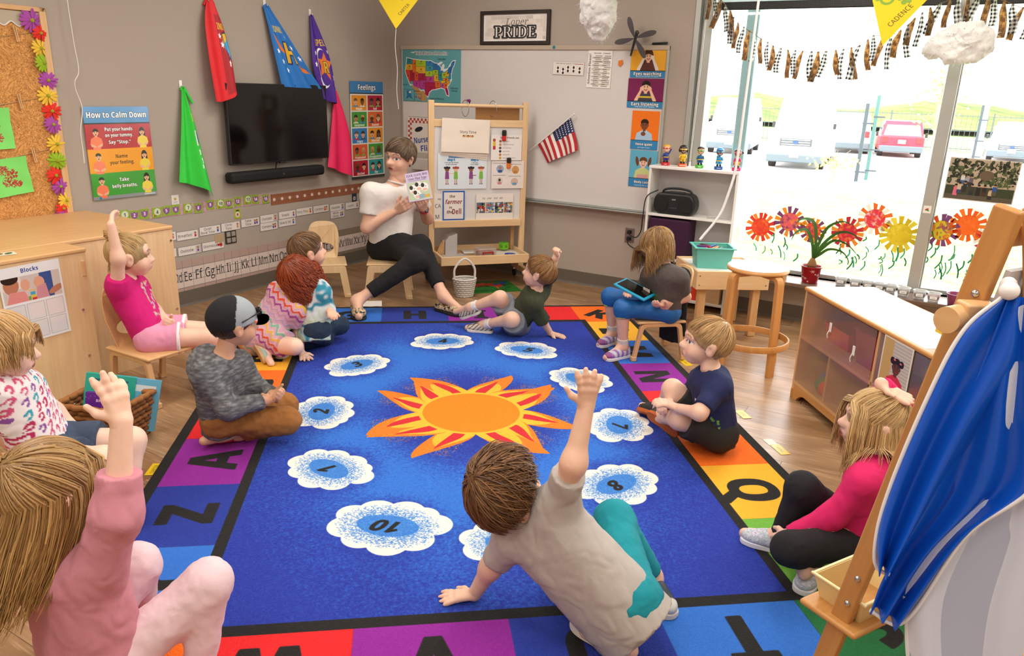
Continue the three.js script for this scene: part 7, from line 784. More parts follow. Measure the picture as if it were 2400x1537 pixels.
// ---------------------------------------------------------------- art easel with the painting apron, right foreground
{
  const T1 = [4.612, 1.332, 3.988], B1 = [4.42, 0, 3.759], T2 = [4.655, 1.335, 3.96], B2 = [4.93, 0, 3.82], off = [0.3, 0, -0.53]; const base = [4.66, 0, 3.6], rel = (p) => sub(p, base), plus = addv;
  const t = thing('art_easel', 'wooden double-sided art easel in the right foreground', 'easel', plus(base, [0, 0.0105, 0])); const bar = (a, b, w, d, nm, m = M.honey) => { const A = V(...rel(a)), B = V(...rel(b)), z = B.clone().sub(A), L = z.length(); z.normalize(); const x = V(...nrm(off)).cross(z).normalize(), y = z.clone().cross(x); const g = grain(rbox(w, d, L, 0.005, 0, 0, L / 2), 'z'); g.applyMatrix4(new THREE.Matrix4().makeBasis(x, y, z).setPosition(A)); return mesh(nm, g, m, t); };
  for (const o of [[0, 0, 0], off]) { bar(plus(T1, o), plus(B1, o), 0.05, 0.022, 'leg'); bar(plus(T2, o), plus(B2, o), 0.05, 0.022, 'leg'); }
  const at = (f, g = 0.5, s = 1) => plus(mix3(s > 0 ? T1 : T2, s > 0 ? B1 : B2, f), mul(off, g)); for (const f of [0.04, 0.62]) { bar(at(f, 0), at(f, 1), 0.04, 0.02, 'rail'); bar(at(f, 0, -1), at(f, 1, -1), 0.04, 0.02, 'rail'); }
  const panel = (s) => { const a = V(...rel(at(0.08, 0.03, s))), b = V(...rel(at(0.6, 0.03, s))), c = V(...rel(at(0.08, 0.97, s))), y = a.clone().sub(b), h = y.length(), x = c.clone().sub(a), w = x.length(); y.normalize(); x.normalize(); const z = x.clone().cross(y); mesh('drawing_board', box(w, h, 0.01).applyMatrix4(new THREE.Matrix4().makeBasis(x, y, z).setPosition(a.clone().add(b).add(c).add(b.clone().add(c).sub(a)).multiplyScalar(0.25).addScaledVector(z, s > 0 ? 0.03 : -0.03))), std(0xdfe4ec, 0.3), t); }; panel(1); panel(-1);
  const k = [4.566, 1.132, 3.997]; mesh('clamp_block', grain(rbox(0.06, 0.05, 0.045, 0.006).rotateY(0.5).translate(...rel(plus(k, [0.03, 0.005, 0.0]))), 'x'), M.maple, t); mesh('clamp_knob', grain(cyl(0.024, 0.024, 0.04, 0, 0, 0, 24).rotateX(PI / 2).rotateY(-0.5).translate(...rel(plus(k, [-0.005, 0.0, 0.03]))), 'x'), M.maple, t); for (const [f, nm] of [[0.12, 'bolt'], [0.66, 'bolt'], [0.72, 'bolt']]) mesh(nm, sph(0.008, ...rel(plus(at(f, 0), [0.0, 0, 0.013])), 10, 8), M.chrome, t);
  const tr0 = plus(mix3(T1, B1, 0.76), [-0.07, 0, 0]); mesh('side_tray', grain(rbox(0.16, 0.016, 0.5, 0.02, 0, 0, 0, 3), 'z').rotateY(Math.atan2(off[0], off[2])).translate(...rel(plus(tr0, [0.16, -0.012, -0.2]))), M.honey, t); mesh('lower_tray', grain(rbox(0.2, 0.02, 0.5, 0.01), 'z').rotateY(Math.atan2(off[0], off[2])).translate(...rel([4.83, 0.13, 3.55])), M.honey, t);
  const bn = thing('paint_bin', 'pale yellow plastic bin on the art easel tray', 'bin', plus(tr0, [0.1, -0.004, -0.1]), Math.atan2(off[0], off[2])); mesh('tub', tubShape(0.11, 0.16, 0.14, 0.2, 0, 0.075, 0.004), std(0xe6cf94, 0.4), bn); mesh('rim', [rbox(0.155, 0.006, 0.008, 0.002, 0, 0.075, 0.1), rbox(0.155, 0.006, 0.008, 0.002, 0, 0.075, -0.1), rbox(0.008, 0.006, 0.2, 0.002, 0.072, 0.075, 0), rbox(0.008, 0.006, 0.2, 0.002, -0.072, 0.075, 0)], std(0xeedba4, 0.4), bn);
  // apron: blue vinyl with white binding and lining, hung on a peg
  const hk = [4.633, 1.203, 4.047], a = thing('painting_apron', 'shiny blue vinyl painting apron with white lining hung on the art easel', 'apron', hk, 0.05); mesh('peg', [cyl(0.012, 0.014, 0.05, 0, 0, 0, 14).rotateX(PI / 2).translate(0, 0.0, -0.01), sph(0.016, 0, 0, 0.018, 12, 10)], M.whiteGloss, t).position.set(...rel(hk));
  const cloth = (L, R, o, color, nm, rough) => mesh(nm, capeSheet(L, R, o), std(color, rough), a); const blue = 0x0b55c8;
  cloth([[-0.005, 0.0], [-0.05, -0.06], [-0.088, -0.207], [-0.124, -0.479], [-0.11, -0.56]], [[0.02, 0.0], [0.04, -0.12], [0.005, -0.24], [-0.045, -0.42], [-0.09, -0.56]], { d: 0.035, f: 0.02, n: 3.4, ph: 0.4 }, blue, 'blue_panel', 0.28); cloth([[0.0, 0.0], [-0.02, -0.15], [-0.055, -0.4], [-0.1, -0.58], [-0.11, -0.66]], [[0.03, 0.0], [0.06, -0.15], [0.1, -0.31], [0.02, -0.44], [-0.06, -0.68]], { d: 0.012, f: 0.018, n: 4.2, ph: 1.4 }, blue, 'blue_panel', 0.28);
  cloth([[0.01, -0.02], [0.02, -0.25], [-0.02, -0.45], [-0.055, -0.62], [0.0, -0.82]], [[0.045, 0.0], [0.1, -0.2], [0.14, -0.4], [0.15, -0.6], [0.16, -0.85]], { d: -0.02, f: 0.014, n: 3 }, 0xd3dcf0, 'white_lining', 0.5);
  const bind = (p) => mesh('binding', tube(p, 0.0042, 50, 6), std(0xe4e6ea, 0.7), a); bind([[-0.005, 0, 0.012], [-0.05, -0.06, 0.02], [-0.089, -0.207, 0.03], [-0.125, -0.479, 0.035], [-0.112, -0.56, 0.036], [-0.09, -0.565, 0.036]]); bind([[0.03, 0.0, 0.014], [0.062, -0.15, 0.022], [0.102, -0.31, 0.03], [0.022, -0.44, 0.03], [-0.06, -0.68, 0.02], [-0.11, -0.665, 0.02]]); bind([[-0.055, -0.62, 0.004], [0.0, -0.82, 0.0], [0.08, -0.86, 0.0], [0.16, -0.85, 0.0]]);
}
// ---------------------------------------------------------------- basket of books, teacher's book, tablet
{
  const t = thing('wicker_basket', 'square brown wicker basket of books in the left foreground', 'basket', [1.52, 0, 3.82], 0.35), W = 0.3, D = 0.24, H = 0.2, gm = [std(0x9a6430, 0.75), std(0x7a4a22, 0.8)];
  for (let i = 0; i < 9; i++) { const f = i / 8, sc = lerp(0.82, 1, f), pts = []; for (let k = 0; k < 44; k++) { const u = k / 44 * 4, s = Math.floor(u), v = u - s, e = 0.5; const c = [[-e + v, e], [e, e - v], [e - v, -e], [-e, -e + v]][s], w = (k % 2 ? 1 : -1) * (i % 2 ? 1 : -1) * 0.005; pts.push([c[0] * W * sc * 0.97 + w * Math.sign(c[0]), 0.012 + f * (H - 0.02), c[1] * D * sc * 0.97 + w * Math.sign(c[1])]); } mesh('weave_row', tube(pts, i === 8 ? 0.014 : 0.0115, 88, 6, true), gm[i % 2], t); } mesh('basket_floor', box3(-W * 0.4, W * 0.4, 0, 0.012, -D * 0.4, D * 0.4), gm[1], t);
  const bk = (label, lx, lz, w, h, th, ry, rz, c, draw, y = 0.03) => { const r = print(200, 240, (g, a, b) => { rect(g, 0, 0, a, b, c); draw(g, a, b); }), q = thing('picture_book', label, 'book', [1.52 + Math.cos(0.35) * lx + Math.sin(0.35) * lz, y, 3.82 - Math.sin(0.35) * lx + Math.cos(0.35) * lz], ry); q.rotation.x = rz; mesh('cover', sheet(w, h, r, 0.004).translate(0, h / 2, th / 2), printMat(r, 0.3), q); mesh('pages', rbox(w - 0.01, h - 0.01, th - 0.002, 0.002, -0.003, h / 2, -0.002), M.paper, q); mesh('back_cover', box3(-w / 2, w / 2, 0, h, -th / 2 - 0.002, -th / 2 + 0.002), std(c, 0.35), q); };
  bk('teal and green picture book standing in the wicker basket', -0.03, -0.02, 0.2, 0.25, 0.02, 0.75, -0.25, '#2fb09a', (g, w, h) => { disc(g, 90, 90, 60, 16, '#3fc0d8'); disc(g, 70, 200, 50, 30, '#e8a02a'); path(g, [[110, 120], [170, 110], [120, 200]], '#2f9a4a'); rect(g, 30, 20, 140, 8, '#1d6a7a'); }); bk('purple glitter picture book in front in the wicker basket', 0.02, 0.05, 0.17, 0.2, 0.016, 0.7, -0.2, '#6a2a9a', (g, w, h) => { const q = rng(4); for (let i = 0; i < 120; i++) disc(g, q() * w, q() * h, 2, 2, '#d88ae0'); disc(g, 150, 60, 40, 30, '#e0408a'); T(g, 'Rock', 105, 120, 64, '#f4e6f6', { font: 'serif', style: 'bold italic', max: 170 }); T(g, 'BFF FRIENDS', 110, 40, 20, '#f0d0f0', { max: 160 }); T(g, 'RULES', 120, 178, 26, '#f0d0f0'); }); bk('light blue picture book at the back of the wicker basket', 0.07, -0.06, 0.18, 0.23, 0.012, 0.8, -0.28, '#6ab8d8', (g) => { rect(g, 20, 30, 160, 30, '#d8e6ec'); });
  const wb = thing('paper_tray', 'white plastic paper tray behind the wicker basket', 'tray', [1.28, 0, 3.93], 0.6); mesh('tub', tubShape(0.22, 0.28, 0.25, 0.32, 0, 0.1, 0.005), std(0xd4dcdc, 0.4), wb); const pp = thing('paper_stack', 'green and white papers in the white tray', 'paper', [1.28, 0.012, 3.93], 0.6); mesh('sheets', rbox(0.19, 0.05, 0.24, 0.003, 0, 0.025, 0), std(0xc6d4c8, 0.7), pp);
  const r = print(240, 300, (g, w, h) => { rect(g, 0, 0, w, h, '#c9b9d8'); T(g, 'CLICK, CLACK, MOO', w / 2, 30, 30, '#1b1420', { font: 'serif', max: 215 }); T(g, 'Cows That Type', w / 2, 66, 30, '#1b1420', { font: 'serif', max: 190 }); rect(g, 30, 86, 180, 3, '#5a4a6a'); rect(g, 10, 100, w - 20, h - 112, '#b9c9a8'); for (const [x, y] of [[62, 175], [122, 150], [180, 165], [95, 230]]) { disc(g, x, y, 38, 46, '#efece6'); disc(g, x - 18, y - 20, 18, 22, '#1a1a1c'); disc(g, x, y + 26, 24, 15, '#e2b3a0'); disc(g, x - 10, y - 6, 4, 5, '#111'); disc(g, x + 12, y - 6, 4, 5, '#111'); } rect(g, 110, 235, 60, 44, '#8fa8b8'); rect(g, 170, 245, 50, 30, '#d8a83a'); }); const c = [[1.146, 0.915, 1.267], [1.275, 0.945, 1.181], [1.344, 0.77, 1.204], [1.206, 0.748, 1.292]].map((p) => V(...p)), ct = c[0].clone().add(c[1]).add(c[2]).add(c[3]).multiplyScalar(0.25), X = c[1].clone().sub(c[0]).normalize(), Y0 = c[0].clone().sub(c[3]), Z = X.clone().cross(Y0).normalize(), Y = Z.clone().cross(X); const book = thing('story_book', 'picture book with cows on the cover held up by the teacher', 'book', [ct.x, ct.y, ct.z]); book.quaternion.setFromRotationMatrix(new THREE.Matrix4().makeBasis(X, Y, Z)); mesh('cover', sheet(0.165, 0.2, r, 0.003).translate(0, 0, 0.005), printMat(r, 0.3), book); mesh('pages', rbox(0.158, 0.192, 0.008, 0.001, 0.002, 0, -0.001), M.paper, book); mesh('back_cover', box3(-0.0825, 0.0825, -0.1, 0.1, -0.008, -0.005), std(0xb9a9c8, 0.4), book);
  const Jt = POSE_TABLET, tb = thing('tablet', 'tablet in a turquoise case on the lap of the girl in charcoal', 'tablet', Jt.c); tb.quaternion.setFromRotationMatrix(new THREE.Matrix4().makeBasis(V(...Jt.x), V(...Jt.y), V(...Jt.z))); mesh('case', rbox(0.215, 0.015, 0.145, 0.007, 0, 0, 0, 3), std(0x1d9ac0, 0.35), tb); mesh('screen', rbox(0.185, 0.004, 0.115, 0.002, 0, 0.0075, 0), M.blackGloss, tb);
}
// ---------------------------------------------------------------- outdoors beyond the glass
{
  const ground = (name, pts, y, mat) => { const g = new THREE.BufferGeometry(), v = [], n = pts.length; for (let i = 0; i < n - 1; i++) { const [z0, y0] = pts[i], [z1, y1] = pts[i + 1]; for (let x = -50; x < 45; x += 5) v.push(x, y0, z0, x + 5, y0, z0, x + 5, y1, z1, x, y0, z0, x + 5, y1, z1, x, y1, z1); } g.setAttribute('position', new THREE.Float32BufferAttribute(v, 3)); g.computeVertexNormals(); const p = g.attributes.position, uv = new Float32Array(p.count * 2); for (let i = 0; i < p.count; i++) { uv[2 * i] = p.getX(i) / 3; uv[2 * i + 1] = p.getZ(i) / 3; } g.setAttribute('uv', new THREE.BufferAttribute(uv, 2)); return struct(mesh(name, g, mat)); };
  const gt = dataTex(256, 256, (u, v) => { const n = tn(u, v, 30, 30, 3) * 40 + tn(u, v, 8, 8, 5) * 30 + tn(u, v, 80, 80, 7) * 40; return [120 + n, 150 + n, 82 + n * 0.7]; }), st = dataTex(256, 256, (u, v) => { const n = tn(u, v, 60, 60, 3) * 70 + tn(u, v, 20, 20, 5) * 40; return [188 + n, 180 + n, 172 + n]; });
  const gm = new THREE.MeshStandardMaterial({ map: gt, roughness: 1 }), sm = new THREE.MeshStandardMaterial({ map: st, roughness: 1 });
  ground('lawn', [[-0.2, -0.2], [-9, -0.55], [-15.6, -0.88], [-16.9, -0.9]], 0, gm); ground('gravel_strip', [[-16.9, -0.9], [-21.2, -0.9]], 0, sm); ground('parking_lot', [[-21.2, -0.9], [-40.5, -0.9]], 0, std(0xb9b8b6, 0.9)); ground('meadow', [[-40.5, -0.9], [-58, -0.4], [-75, 0.4]], 0, gm);
  const hill = new THREE.PlaneGeometry(70, 16, 60, 12).rotateX(-PI / 2), hp = hill.attributes.position; for (let i = 0; i < hp.count; i++) { const x = hp.getX(i), z = hp.getZ(i); hp.setY(i, 2.3 * Math.exp(-(z * z) / 28) * (0.75 + 0.5 * noise(x * 0.12, 0, 2) + 0.15 * noise(x * 0.6, z, 1)) - 0.3); } hill.computeVertexNormals(); struct(mesh('hills', hill.translate(-4, 0, -62), new THREE.MeshStandardMaterial({ map: gt, color: 0xc9bf9a, roughness: 1 })));
  const col = thing('porch_column', 'grey steel column just outside the window', 'column', [2.97, -0.2, -0.62]); mesh('shaft', rbox(0.095, 3.4, 0.12, 0.01, 0, 1.7, 0), std(0x6f8a92, 0.5), col); mesh('column_foot', rbox(0.2, 0.03, 0.2, 0.004, 0, 0.015, 0), std(0x6f8a92, 0.5), col);
  const cabin = (w0, w1, h, l0, l1, y, z, sh = 0) => { const g = new THREE.BoxGeometry(1, 1, 1, 4, 4, 4), p = g.attributes.position; for (let i = 0; i < p.count; i++) { const t = p.getY(i) + 0.5; p.setXYZ(i, p.getX(i) * lerp(w0, w1, t), y + t * h, z + sh * t + p.getZ(i) * lerp(l0, l1, t)); } g.computeVertexNormals(); return g; };
  const car = (name, label, x, z, ry, o) => {
    const t = thing(name, label, 'car', [x, -0.9, z], ry), pm = std(o.color, 0.35), gl = std(0x8fa0a8, 0.1), w = o.w, L = o.L, h = o.h, f = L / 2;   // local +z: the end toward us
    mesh('car_body', rbox(w, h * 0.5, L, 0.12, 0, 0.2 + h * 0.27, 0, 3), pm, t); mesh('cabin', cabin(w * 0.96, w * 0.8, h * 0.46, o.c[0], o.c[1], h * 0.6, o.c[2], o.c[3] ?? 0), pm, t); mesh('end_window', cabin(w * 0.84, w * 0.72, h * 0.3, 0.02, 0.02, h * 0.65, o.c[2] + o.c[0] / 2 + 0.005, -(o.c[0] - o.c[1]) / 2 * 0.72 + (o.c[3] ?? 0)), gl, t); for (const s of [-1, 1]) { mesh('side_window', cabin(0.02, 0.02, h * 0.28, o.c[0] * 0.85, o.c[1] * 0.85, h * 0.66, o.c[2], 0).translate(s * w * 0.445, 0, 0), gl, t); mesh('door_mirror', rbox(0.1, 0.2, 0.12, 0.03, s * (w / 2 + 0.1), h * 0.66, o.c[2] + o.c[0] * 0.3), M.dark, t); for (const q of [-1, 1]) mesh('wheel', cyl(0.34, 0.34, 0.22, 0, 0, 0, 22).rotateZ(PI / 2).translate(s * (w / 2 - 0.13), 0.34, q * f * 0.62), M.rubber, t); mesh(o.front ? 'headlight' : 'tail_light', rbox(0.26, o.front ? 0.2 : 0.3, 0.06, 0.04, s * (w / 2 - 0.22), h * 0.52, f + 0.0), std(o.front ? 0xe6ecee : 0xb02a30, 0.2), t); }
    mesh('bumper', rbox(w * 0.98, 0.28, 0.16, 0.05, 0, 0.38, f), std(0x5a666c, 0.6), t); mesh('number_plate', rbox(0.32, 0.17, 0.02, 0.01, 0, o.front ? 0.5 : h * 0.47, f + 0.09), M.white, t); if (o.front) { mesh('grille', rbox(w * 0.56, 0.26, 0.06, 0.05, 0, h * 0.42, f + 0.01), std(0x4a5054, 0.4), t); for (let k = 0; k < 3; k++) mesh('grille_bar', rbox(w * 0.5, 0.035, 0.05, 0.01, 0, h * 0.42 - 0.08 + k * 0.08, f + 0.03), M.chrome, t); mesh('badge', cyl(0.06, 0.06, 0.02, 0, 0, 0, 20).scale(1.6, 1, 1).rotateX(PI / 2).translate(0, h * 0.42, f + 0.065), std(0x2a4a80, 0.3), t); }
  };
  const face = (x, z) => Math.atan2(4.5 - x, 5.5 - z);
  car('passenger_van', 'white passenger van facing the window', -1.09, -26.0, face(-1.09, -23) - 0.12, { color: 0xf2f4f5, w: 1.95, L: 5, h: 2.25, c: [3.9, 3.2, -0.5], front: true }); car('passenger_van', 'white passenger van parked farther left, partly behind the column', -5.1, -31.3, face(-5.1, -29) - 0.12, { color: 0xf2f4f5, w: 1.95, L: 5, h: 2.25, c: [3.9, 3.2, -0.5], front: true });
  car('pickup_truck', 'white pickup truck seen from behind', -0.95, -37.2, face(-0.95, -35), { color: 0xf0f2f3, w: 1.9, L: 5, h: 1.75, c: [1.9, 1.5, 1.2] }); car('red_suv', 'red estate car seen from behind beyond the gate', 1.4, -36.2, face(1.4, -34) + 0.06, { color: 0xc8233a, w: 1.86, L: 4.4, h: 1.5, c: [3.2, 2.3, 0.4] }); car('white_suv', 'white car right of the mullion seen over the photograph', 6.1, -37.5, face(6.1, -36), { color: 0xf0f2f3, w: 1.9, L: 4.6, h: 1.6, c: [3.0, 2.2, 0.2], front: true }); car('white_saloon', 'white car with a red tail light at the far right', 8.9, -37, face(8.9, -36), { color: 0xf0f2f3, w: 1.9, L: 4.6, h: 1.6, c: [3.0, 2.2, 0.2] });
  // fences
  const fence = (label, z, x0, x1, h) => { const t = thing('metal_fence', label, 'fence', [x0, -0.9, z]), bars = [], n = Math.floor((x1 - x0) / 0.24); for (let i = 0; i <= n; i++) bars.push(box(0.022, h, 0.022, i * 0.24, h / 2, 0)); const m = mesh('bars', bars, std(0x4c585c, 0.6), t); m.userData.kind = 'stuff'; for (const y of [0.15, h * 0.55, h - 0.12]) mesh('rail', box(x1 - x0, 0.035, 0.035, (x1 - x0) / 2, y, 0), std(0x4c585c, 0.6), t); for (let x = 0; x < x1 - x0; x += 4.8) mesh('fence_post', box(0.07, h + 0.1, 0.07, x, h / 2, 0.05), std(0x4c585c, 0.6), t); }; fence('long dark picket fence beyond the parking lot', -42.2, -14, 14, 1.95);
  [[1.55, -20.83, 2.35, 'nearer dark metal gate post on the gravel'], [1.75, -21.6, 2.6, 'slim green post beside the dark gate post'], [4.6, -33, 2.4, 'dark metal post right of the mullion']].forEach(([x, z, h, l], i) => { const t = thing('gate_post', l, 'post', [x, -0.9, z]); mesh('shaft', box(0.1, h, 0.1, 0, h / 2, 0), std(i === 1 ? 0x3f6a66 : 0x37444c, 0.5), t); for (const y of [0.3, 0.95, h * 0.75]) mesh('hinge_arm', box(0.34, 0.05, 0.05, 0.1, y, 0.03), std(0x37444c, 0.5), t); });
  const lp = thing('lamp_post', 'tall grey lamp post beyond the right window pane', 'lamp post', [4.77, -0.9, -39.5]); mesh('pole', cyl(0.09, 0.14, 9, 0, 4.5, 0, 16), std(0x8fa0a6, 0.5), lp); mesh('concrete_foot', cyl(0.3, 0.3, 0.7, 0, 0.35, 0, 20), std(0xb0b0ae, 0.9), lp);
  const tree = (x, z, h, label, n, seed) => { const t = thing('young_tree', label, 'tree', [x, -0.9, z]), r = rng(seed); mesh('trunk', tube([[0, 0, 0], [0.05, h * 0.35, 0], [0.0, h * 0.7, 0.03], [0.05, h, 0]], 0.06, 20, 7), std(0x8a8278, 0.9), t); const lf = new THREE.InstancedMesh(new THREE.SphereGeometry(0.07, 5, 4).scale(1, 0.3, 0.7), std(0xb4c46a, 0.9), n), m = new THREE.Matrix4(), br = []; for (let i = 0; i < 8; i++) { const a = r() * 6.28, y = h * (0.5 + 0.45 * r()), L = 0.4 + r() * 0.6; br.push(between([0, y, 0], [Math.cos(a) * L, y + 0.35, Math.sin(a) * L], 0.018, 0.006, 5)); } br.forEach((g) => mesh('branch', g, std(0x8a8278, 0.9), t)); for (let i = 0; i < n; i++) { const a = r() * 6.28, q = r() * 0.9; m.makeRotationFromEuler(new THREE.Euler(r() * 3, r() * 3, r() * 3)); m.setPosition(Math.cos(a) * q, h * (0.55 + 0.5 * r()), Math.sin(a) * q); lf.setMatrixAt(i, m); } lf.name = 'leaves'; lf.userData.kind = 'stuff'; shade(lf); t.add(lf); };
  tree(3.48, -20.5, 3.2, 'thin young tree left of the window mullion', 90, 5); tree(0.9, -20.2, 0.7, 'small leafy shrub beside the gate post', 60, 9);
}
const HAIRLINE = [[0, 0.5], [0.55, 0.48], [1.0, 0.22], [1.35, 0.0], [1.6, -0.12], [1.9, -0.35], [2.4, -0.62], [3.2, -0.72]];
const lineAt = (az) => { const a = Math.abs(az); for (let i = 1; i < HAIRLINE.length; i++) if (a <= HAIRLINE[i][0]) { const [x0, y0] = HAIRLINE[i - 1], [x1, y1] = HAIRLINE[i]; return lerp(y0, y1, (a - x0) / (x1 - x0)); } return -0.72; };
function hairPart(h, s, o, cellSize) {
  const r = rng(o.seed ?? 3), c1 = hex(o.c), c2 = hex(o.c2 ?? o.c), root = hex(o.root ?? o.c), th = o.thick ?? 0.008, Ct = [0, 0.022, -0.008], Rr = [0.072 + th, 0.084 + th, 0.09 + th];
  const loc = (p) => h.at(p[0], p[1], p[2]), cr = nrm(o.crown ?? [0.02, 0.82, -0.55]), list = [], n = o.n ?? 420, slim = o.r ?? 0.0032, balls = (o.balls ?? []);
  const onE = (d, k) => [Ct[0] + d[0] * Rr[0] * k, Ct[1] + d[1] * Rr[1] * k, Ct[2] + d[2] * Rr[2] * k];
  const back = o.back ?? 0, grav = [0, -1, 0];
  for (let i = 0; i < n; i++) {
    let d; for (let t = 0; t < 40; t++) { const y = r() * 1.75 - 0.75, a = r() * 2 * PI, q = Math.sqrt(Math.max(0, 1 - y * y)); d = [Math.sin(a) * q, y, Math.cos(a) * q]; if (Math.asin(clamp(y, -1, 1)) > lineAt(a > PI ? a - 2 * PI : a) + (o.up ?? 0.02)) break; }
    const pts = [], lift = (o.lift ?? 0.05) * (0.4 + r()), steps = o.long ? 17 : o.steps ?? 7, step = (o.step ?? 0.16) * (0.8 + 0.4 * r()), sw = (o.sweep ?? 0) + (r() - 0.5) * (o.mess ?? 0.25), sw2 = (r() - 0.5) * (o.mess ?? 0.25);
    let k = 0.985 + 0.02 * r(), p = null, dead = false, free = null, vel = null;
    for (let j = 0; j <= steps; j++) {
      if (!free) {
        p = loc(onE(d, k)); pts.push(p);
        let f; if (o.flow) f = o.flow(d); else { const m = dot(d, cr); f = nrm(sub(mul(d, m), cr)); }
        f = [f[0] + sw, f[1] + sw2 * 0.5 - (o.drop ?? 0), f[2] + sw2]; f = sub(f, mul(d, dot(f, d))); d = nrm(addv(d, mul(nrm(f), step))); k += lift / steps;
        const az = Math.atan2(d[0], d[2]), el = Math.asin(clamp(d[1], -1, 1));
        if (o.long && el < (Math.abs(az) < 0.9 ? 0.25 : -0.15) + r() * 0.1) { free = p; const out = nrm(sub(p, h.at(0, 0, -0.01))); vel = nrm(addv(mul(grav, 0.9), mul(out, 0.35))); if (Math.abs(az) < 0.9) vel = nrm(addv(vel, mul(h.x, Math.sign(d[0]) * 0.8))); }
        else if (!o.long && el < lineAt(az) - (o.over ?? 0.12)) break;
      }
      if (free) {
        const L = o.long * (0.75 + 0.35 * r()), m = o.fall ?? 9, dl = L / m, ph = r() * 6.28, wv = o.wave ?? 0.004, cu = o.curl, av = nrm(cross(grav, nrm(sub(p, h.at(0, 0, 0))))), bv = nrm(sub(p, h.at(0, -0.1, 0)));
        let q = p; const cnt = cu ? 34 : m; for (let e = 1; e <= cnt; e++) {
          const f = e / cnt; vel = nrm(addv(mul(vel, 0.72), addv(mul(grav, 0.3), mul(o.pull ?? [0, 0, 0], 0.16)))); q = addv(q, mul(vel, (L / cnt)));
          for (const b of balls) { const w = sub(q, b[0]), l = len(w); if (l < b[1]) q = addv(b[0], mul(w, b[1] / l)); }
          { const d = sub(q, h.at(0, 0, 0)), lx = dot(d, h.x) / s, ly = dot(d, h.y) / s, lz = dot(d, h.z) / s, cx = o.part ?? 0.066; if (lz > 0.01 && ly > -0.12 && Math.abs(lx) < cx) q = addv(q, mul(h.x, (Math.sign(lx || 1) * cx - lx) * s)); } if (q[1] < 0.014) q[1] = 0.014;
          const a = ph + f * (cu ? cu.turns * 2 * PI : 5), rad = cu ? cu.r * Math.min(1, f * 4) * (0.7 + 0.6 * r() * 0.2) : wv * f; pts.push(addv(q, addv(mul(av, Math.cos(a) * rad), mul(bv, Math.sin(a) * rad * (cu ? 1 : 0.4)))));
        }
        break;
      }
    }
    if (pts.length > 2) { const v = 0.72 + 0.5 * r(), cc = mul(mix3(c1, c2, r()), v); list.push({ p: pts, r: slim * s * (0.7 + 0.6 * r()), c: o.root ? mix3(cc, root, 0.5) : cc, tip: cc }); }
  }
  for (const e of o.extra?.(h, r) ?? []) list.push(e);
  const cap = [ell(h.at(...Ct), Rr.map((v) => (v - 0.001) * s), [h.x, h.y, h.z]), half(h.at(0, o.capY ?? -0.025, 0), (() => { const a = nrm([0, -0.8, o.capT ?? 0.62]); return addv(addv(mul(h.x, a[0]), mul(h.y, a[1])), mul(h.z, a[2])); })()), ...(o.cap ?? []).map((f) => f(h, s))];
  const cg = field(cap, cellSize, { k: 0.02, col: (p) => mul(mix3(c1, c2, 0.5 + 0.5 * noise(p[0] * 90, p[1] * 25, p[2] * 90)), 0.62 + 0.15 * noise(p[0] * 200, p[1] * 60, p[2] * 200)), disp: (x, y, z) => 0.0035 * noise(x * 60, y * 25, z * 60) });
  return mergeGeometries([cg, strands(list, o.sides ?? 3)]);
}
// a shoe: upper and sole in the foot's own frame
function shoePart(an, to, o) {
  const up0 = o.up ?? [0, 1, 0]; let z = nrm(sub(to, an)); const u = nrm(sub(up0, mul(z, dot(up0, z)))); if (!o.up) { z = nrm([z[0], 0, z[2]]); } const y = o.up ? u : [0, 1, 0], x = cross(y, z), L = o.len ?? 0.155, k = L / 0.155, hgt = o.ah ?? 0.06;
  const og = o.up ? sub(an, mul(y, hgt)) : [an[0], o.floor ?? 0.011, an[2]], at = (a, b, c) => addv(og, addv(addv(mul(x, a * k), mul(y, b * k)), mul(z, c * k))), B = [x, y, z], E = (a, b, c, r, e) => ell(at(a, b, c), r.map((v) => v * k), B, e);
  const low = o.low ? 0.6 : 1, P = [E(0, 0.036 * low, -0.018, [0.029, 0.04 * low, 0.034]), E(0.002, 0.034 * low, 0.03, [0.03, 0.034 * low, 0.05]), E(0.003, 0.026, 0.078, [0.032, 0.024, 0.045]), half(at(0, 0.014, 0), mul(y, -1)), half(at(0, 0.068 * low, -0.01), nrm(addv(y, mul(z, -0.25))))];
  if (o.low) P.push(E(0, 0.05, 0.008, [0.022, 0.035, 0.048], { op: 'sub', k: 0.004 }));
  const loc = (p) => { const d = sub(p, og); return [dot(d, x) / k, dot(d, y) / k, dot(d, z) / k]; };
  const upper = field(P, o.cell ?? 0.004, { k: 0.02, col: (p, n) => o.col(loc(p), n) });
  const sh = new THREE.Shape(); sh.moveTo(0, -0.052); sh.bezierCurveTo(0.03, -0.052, 0.03, -0.02, 0.027, 0.02); sh.bezierCurveTo(0.034, 0.06, 0.042, 0.08, 0.03, 0.11); sh.bezierCurveTo(0.016, 0.128, -0.014, 0.128, -0.026, 0.108); sh.bezierCurveTo(-0.038, 0.08, -0.032, 0.05, -0.027, 0.02); sh.bezierCurveTo(-0.03, -0.02, -0.03, -0.052, 0, -0.052);
  const sole = extrude(sh, o.sole ?? 0.018, 0.003, 10).rotateX(-PI / 2).scale(k, k, -k); flip(sole); sole.applyMatrix4(new THREE.Matrix4().makeBasis(V(...x), V(...y), V(...z)).setPosition(...og)); sole.computeVertexNormals();
  return { upper, sole, at, loc };
}
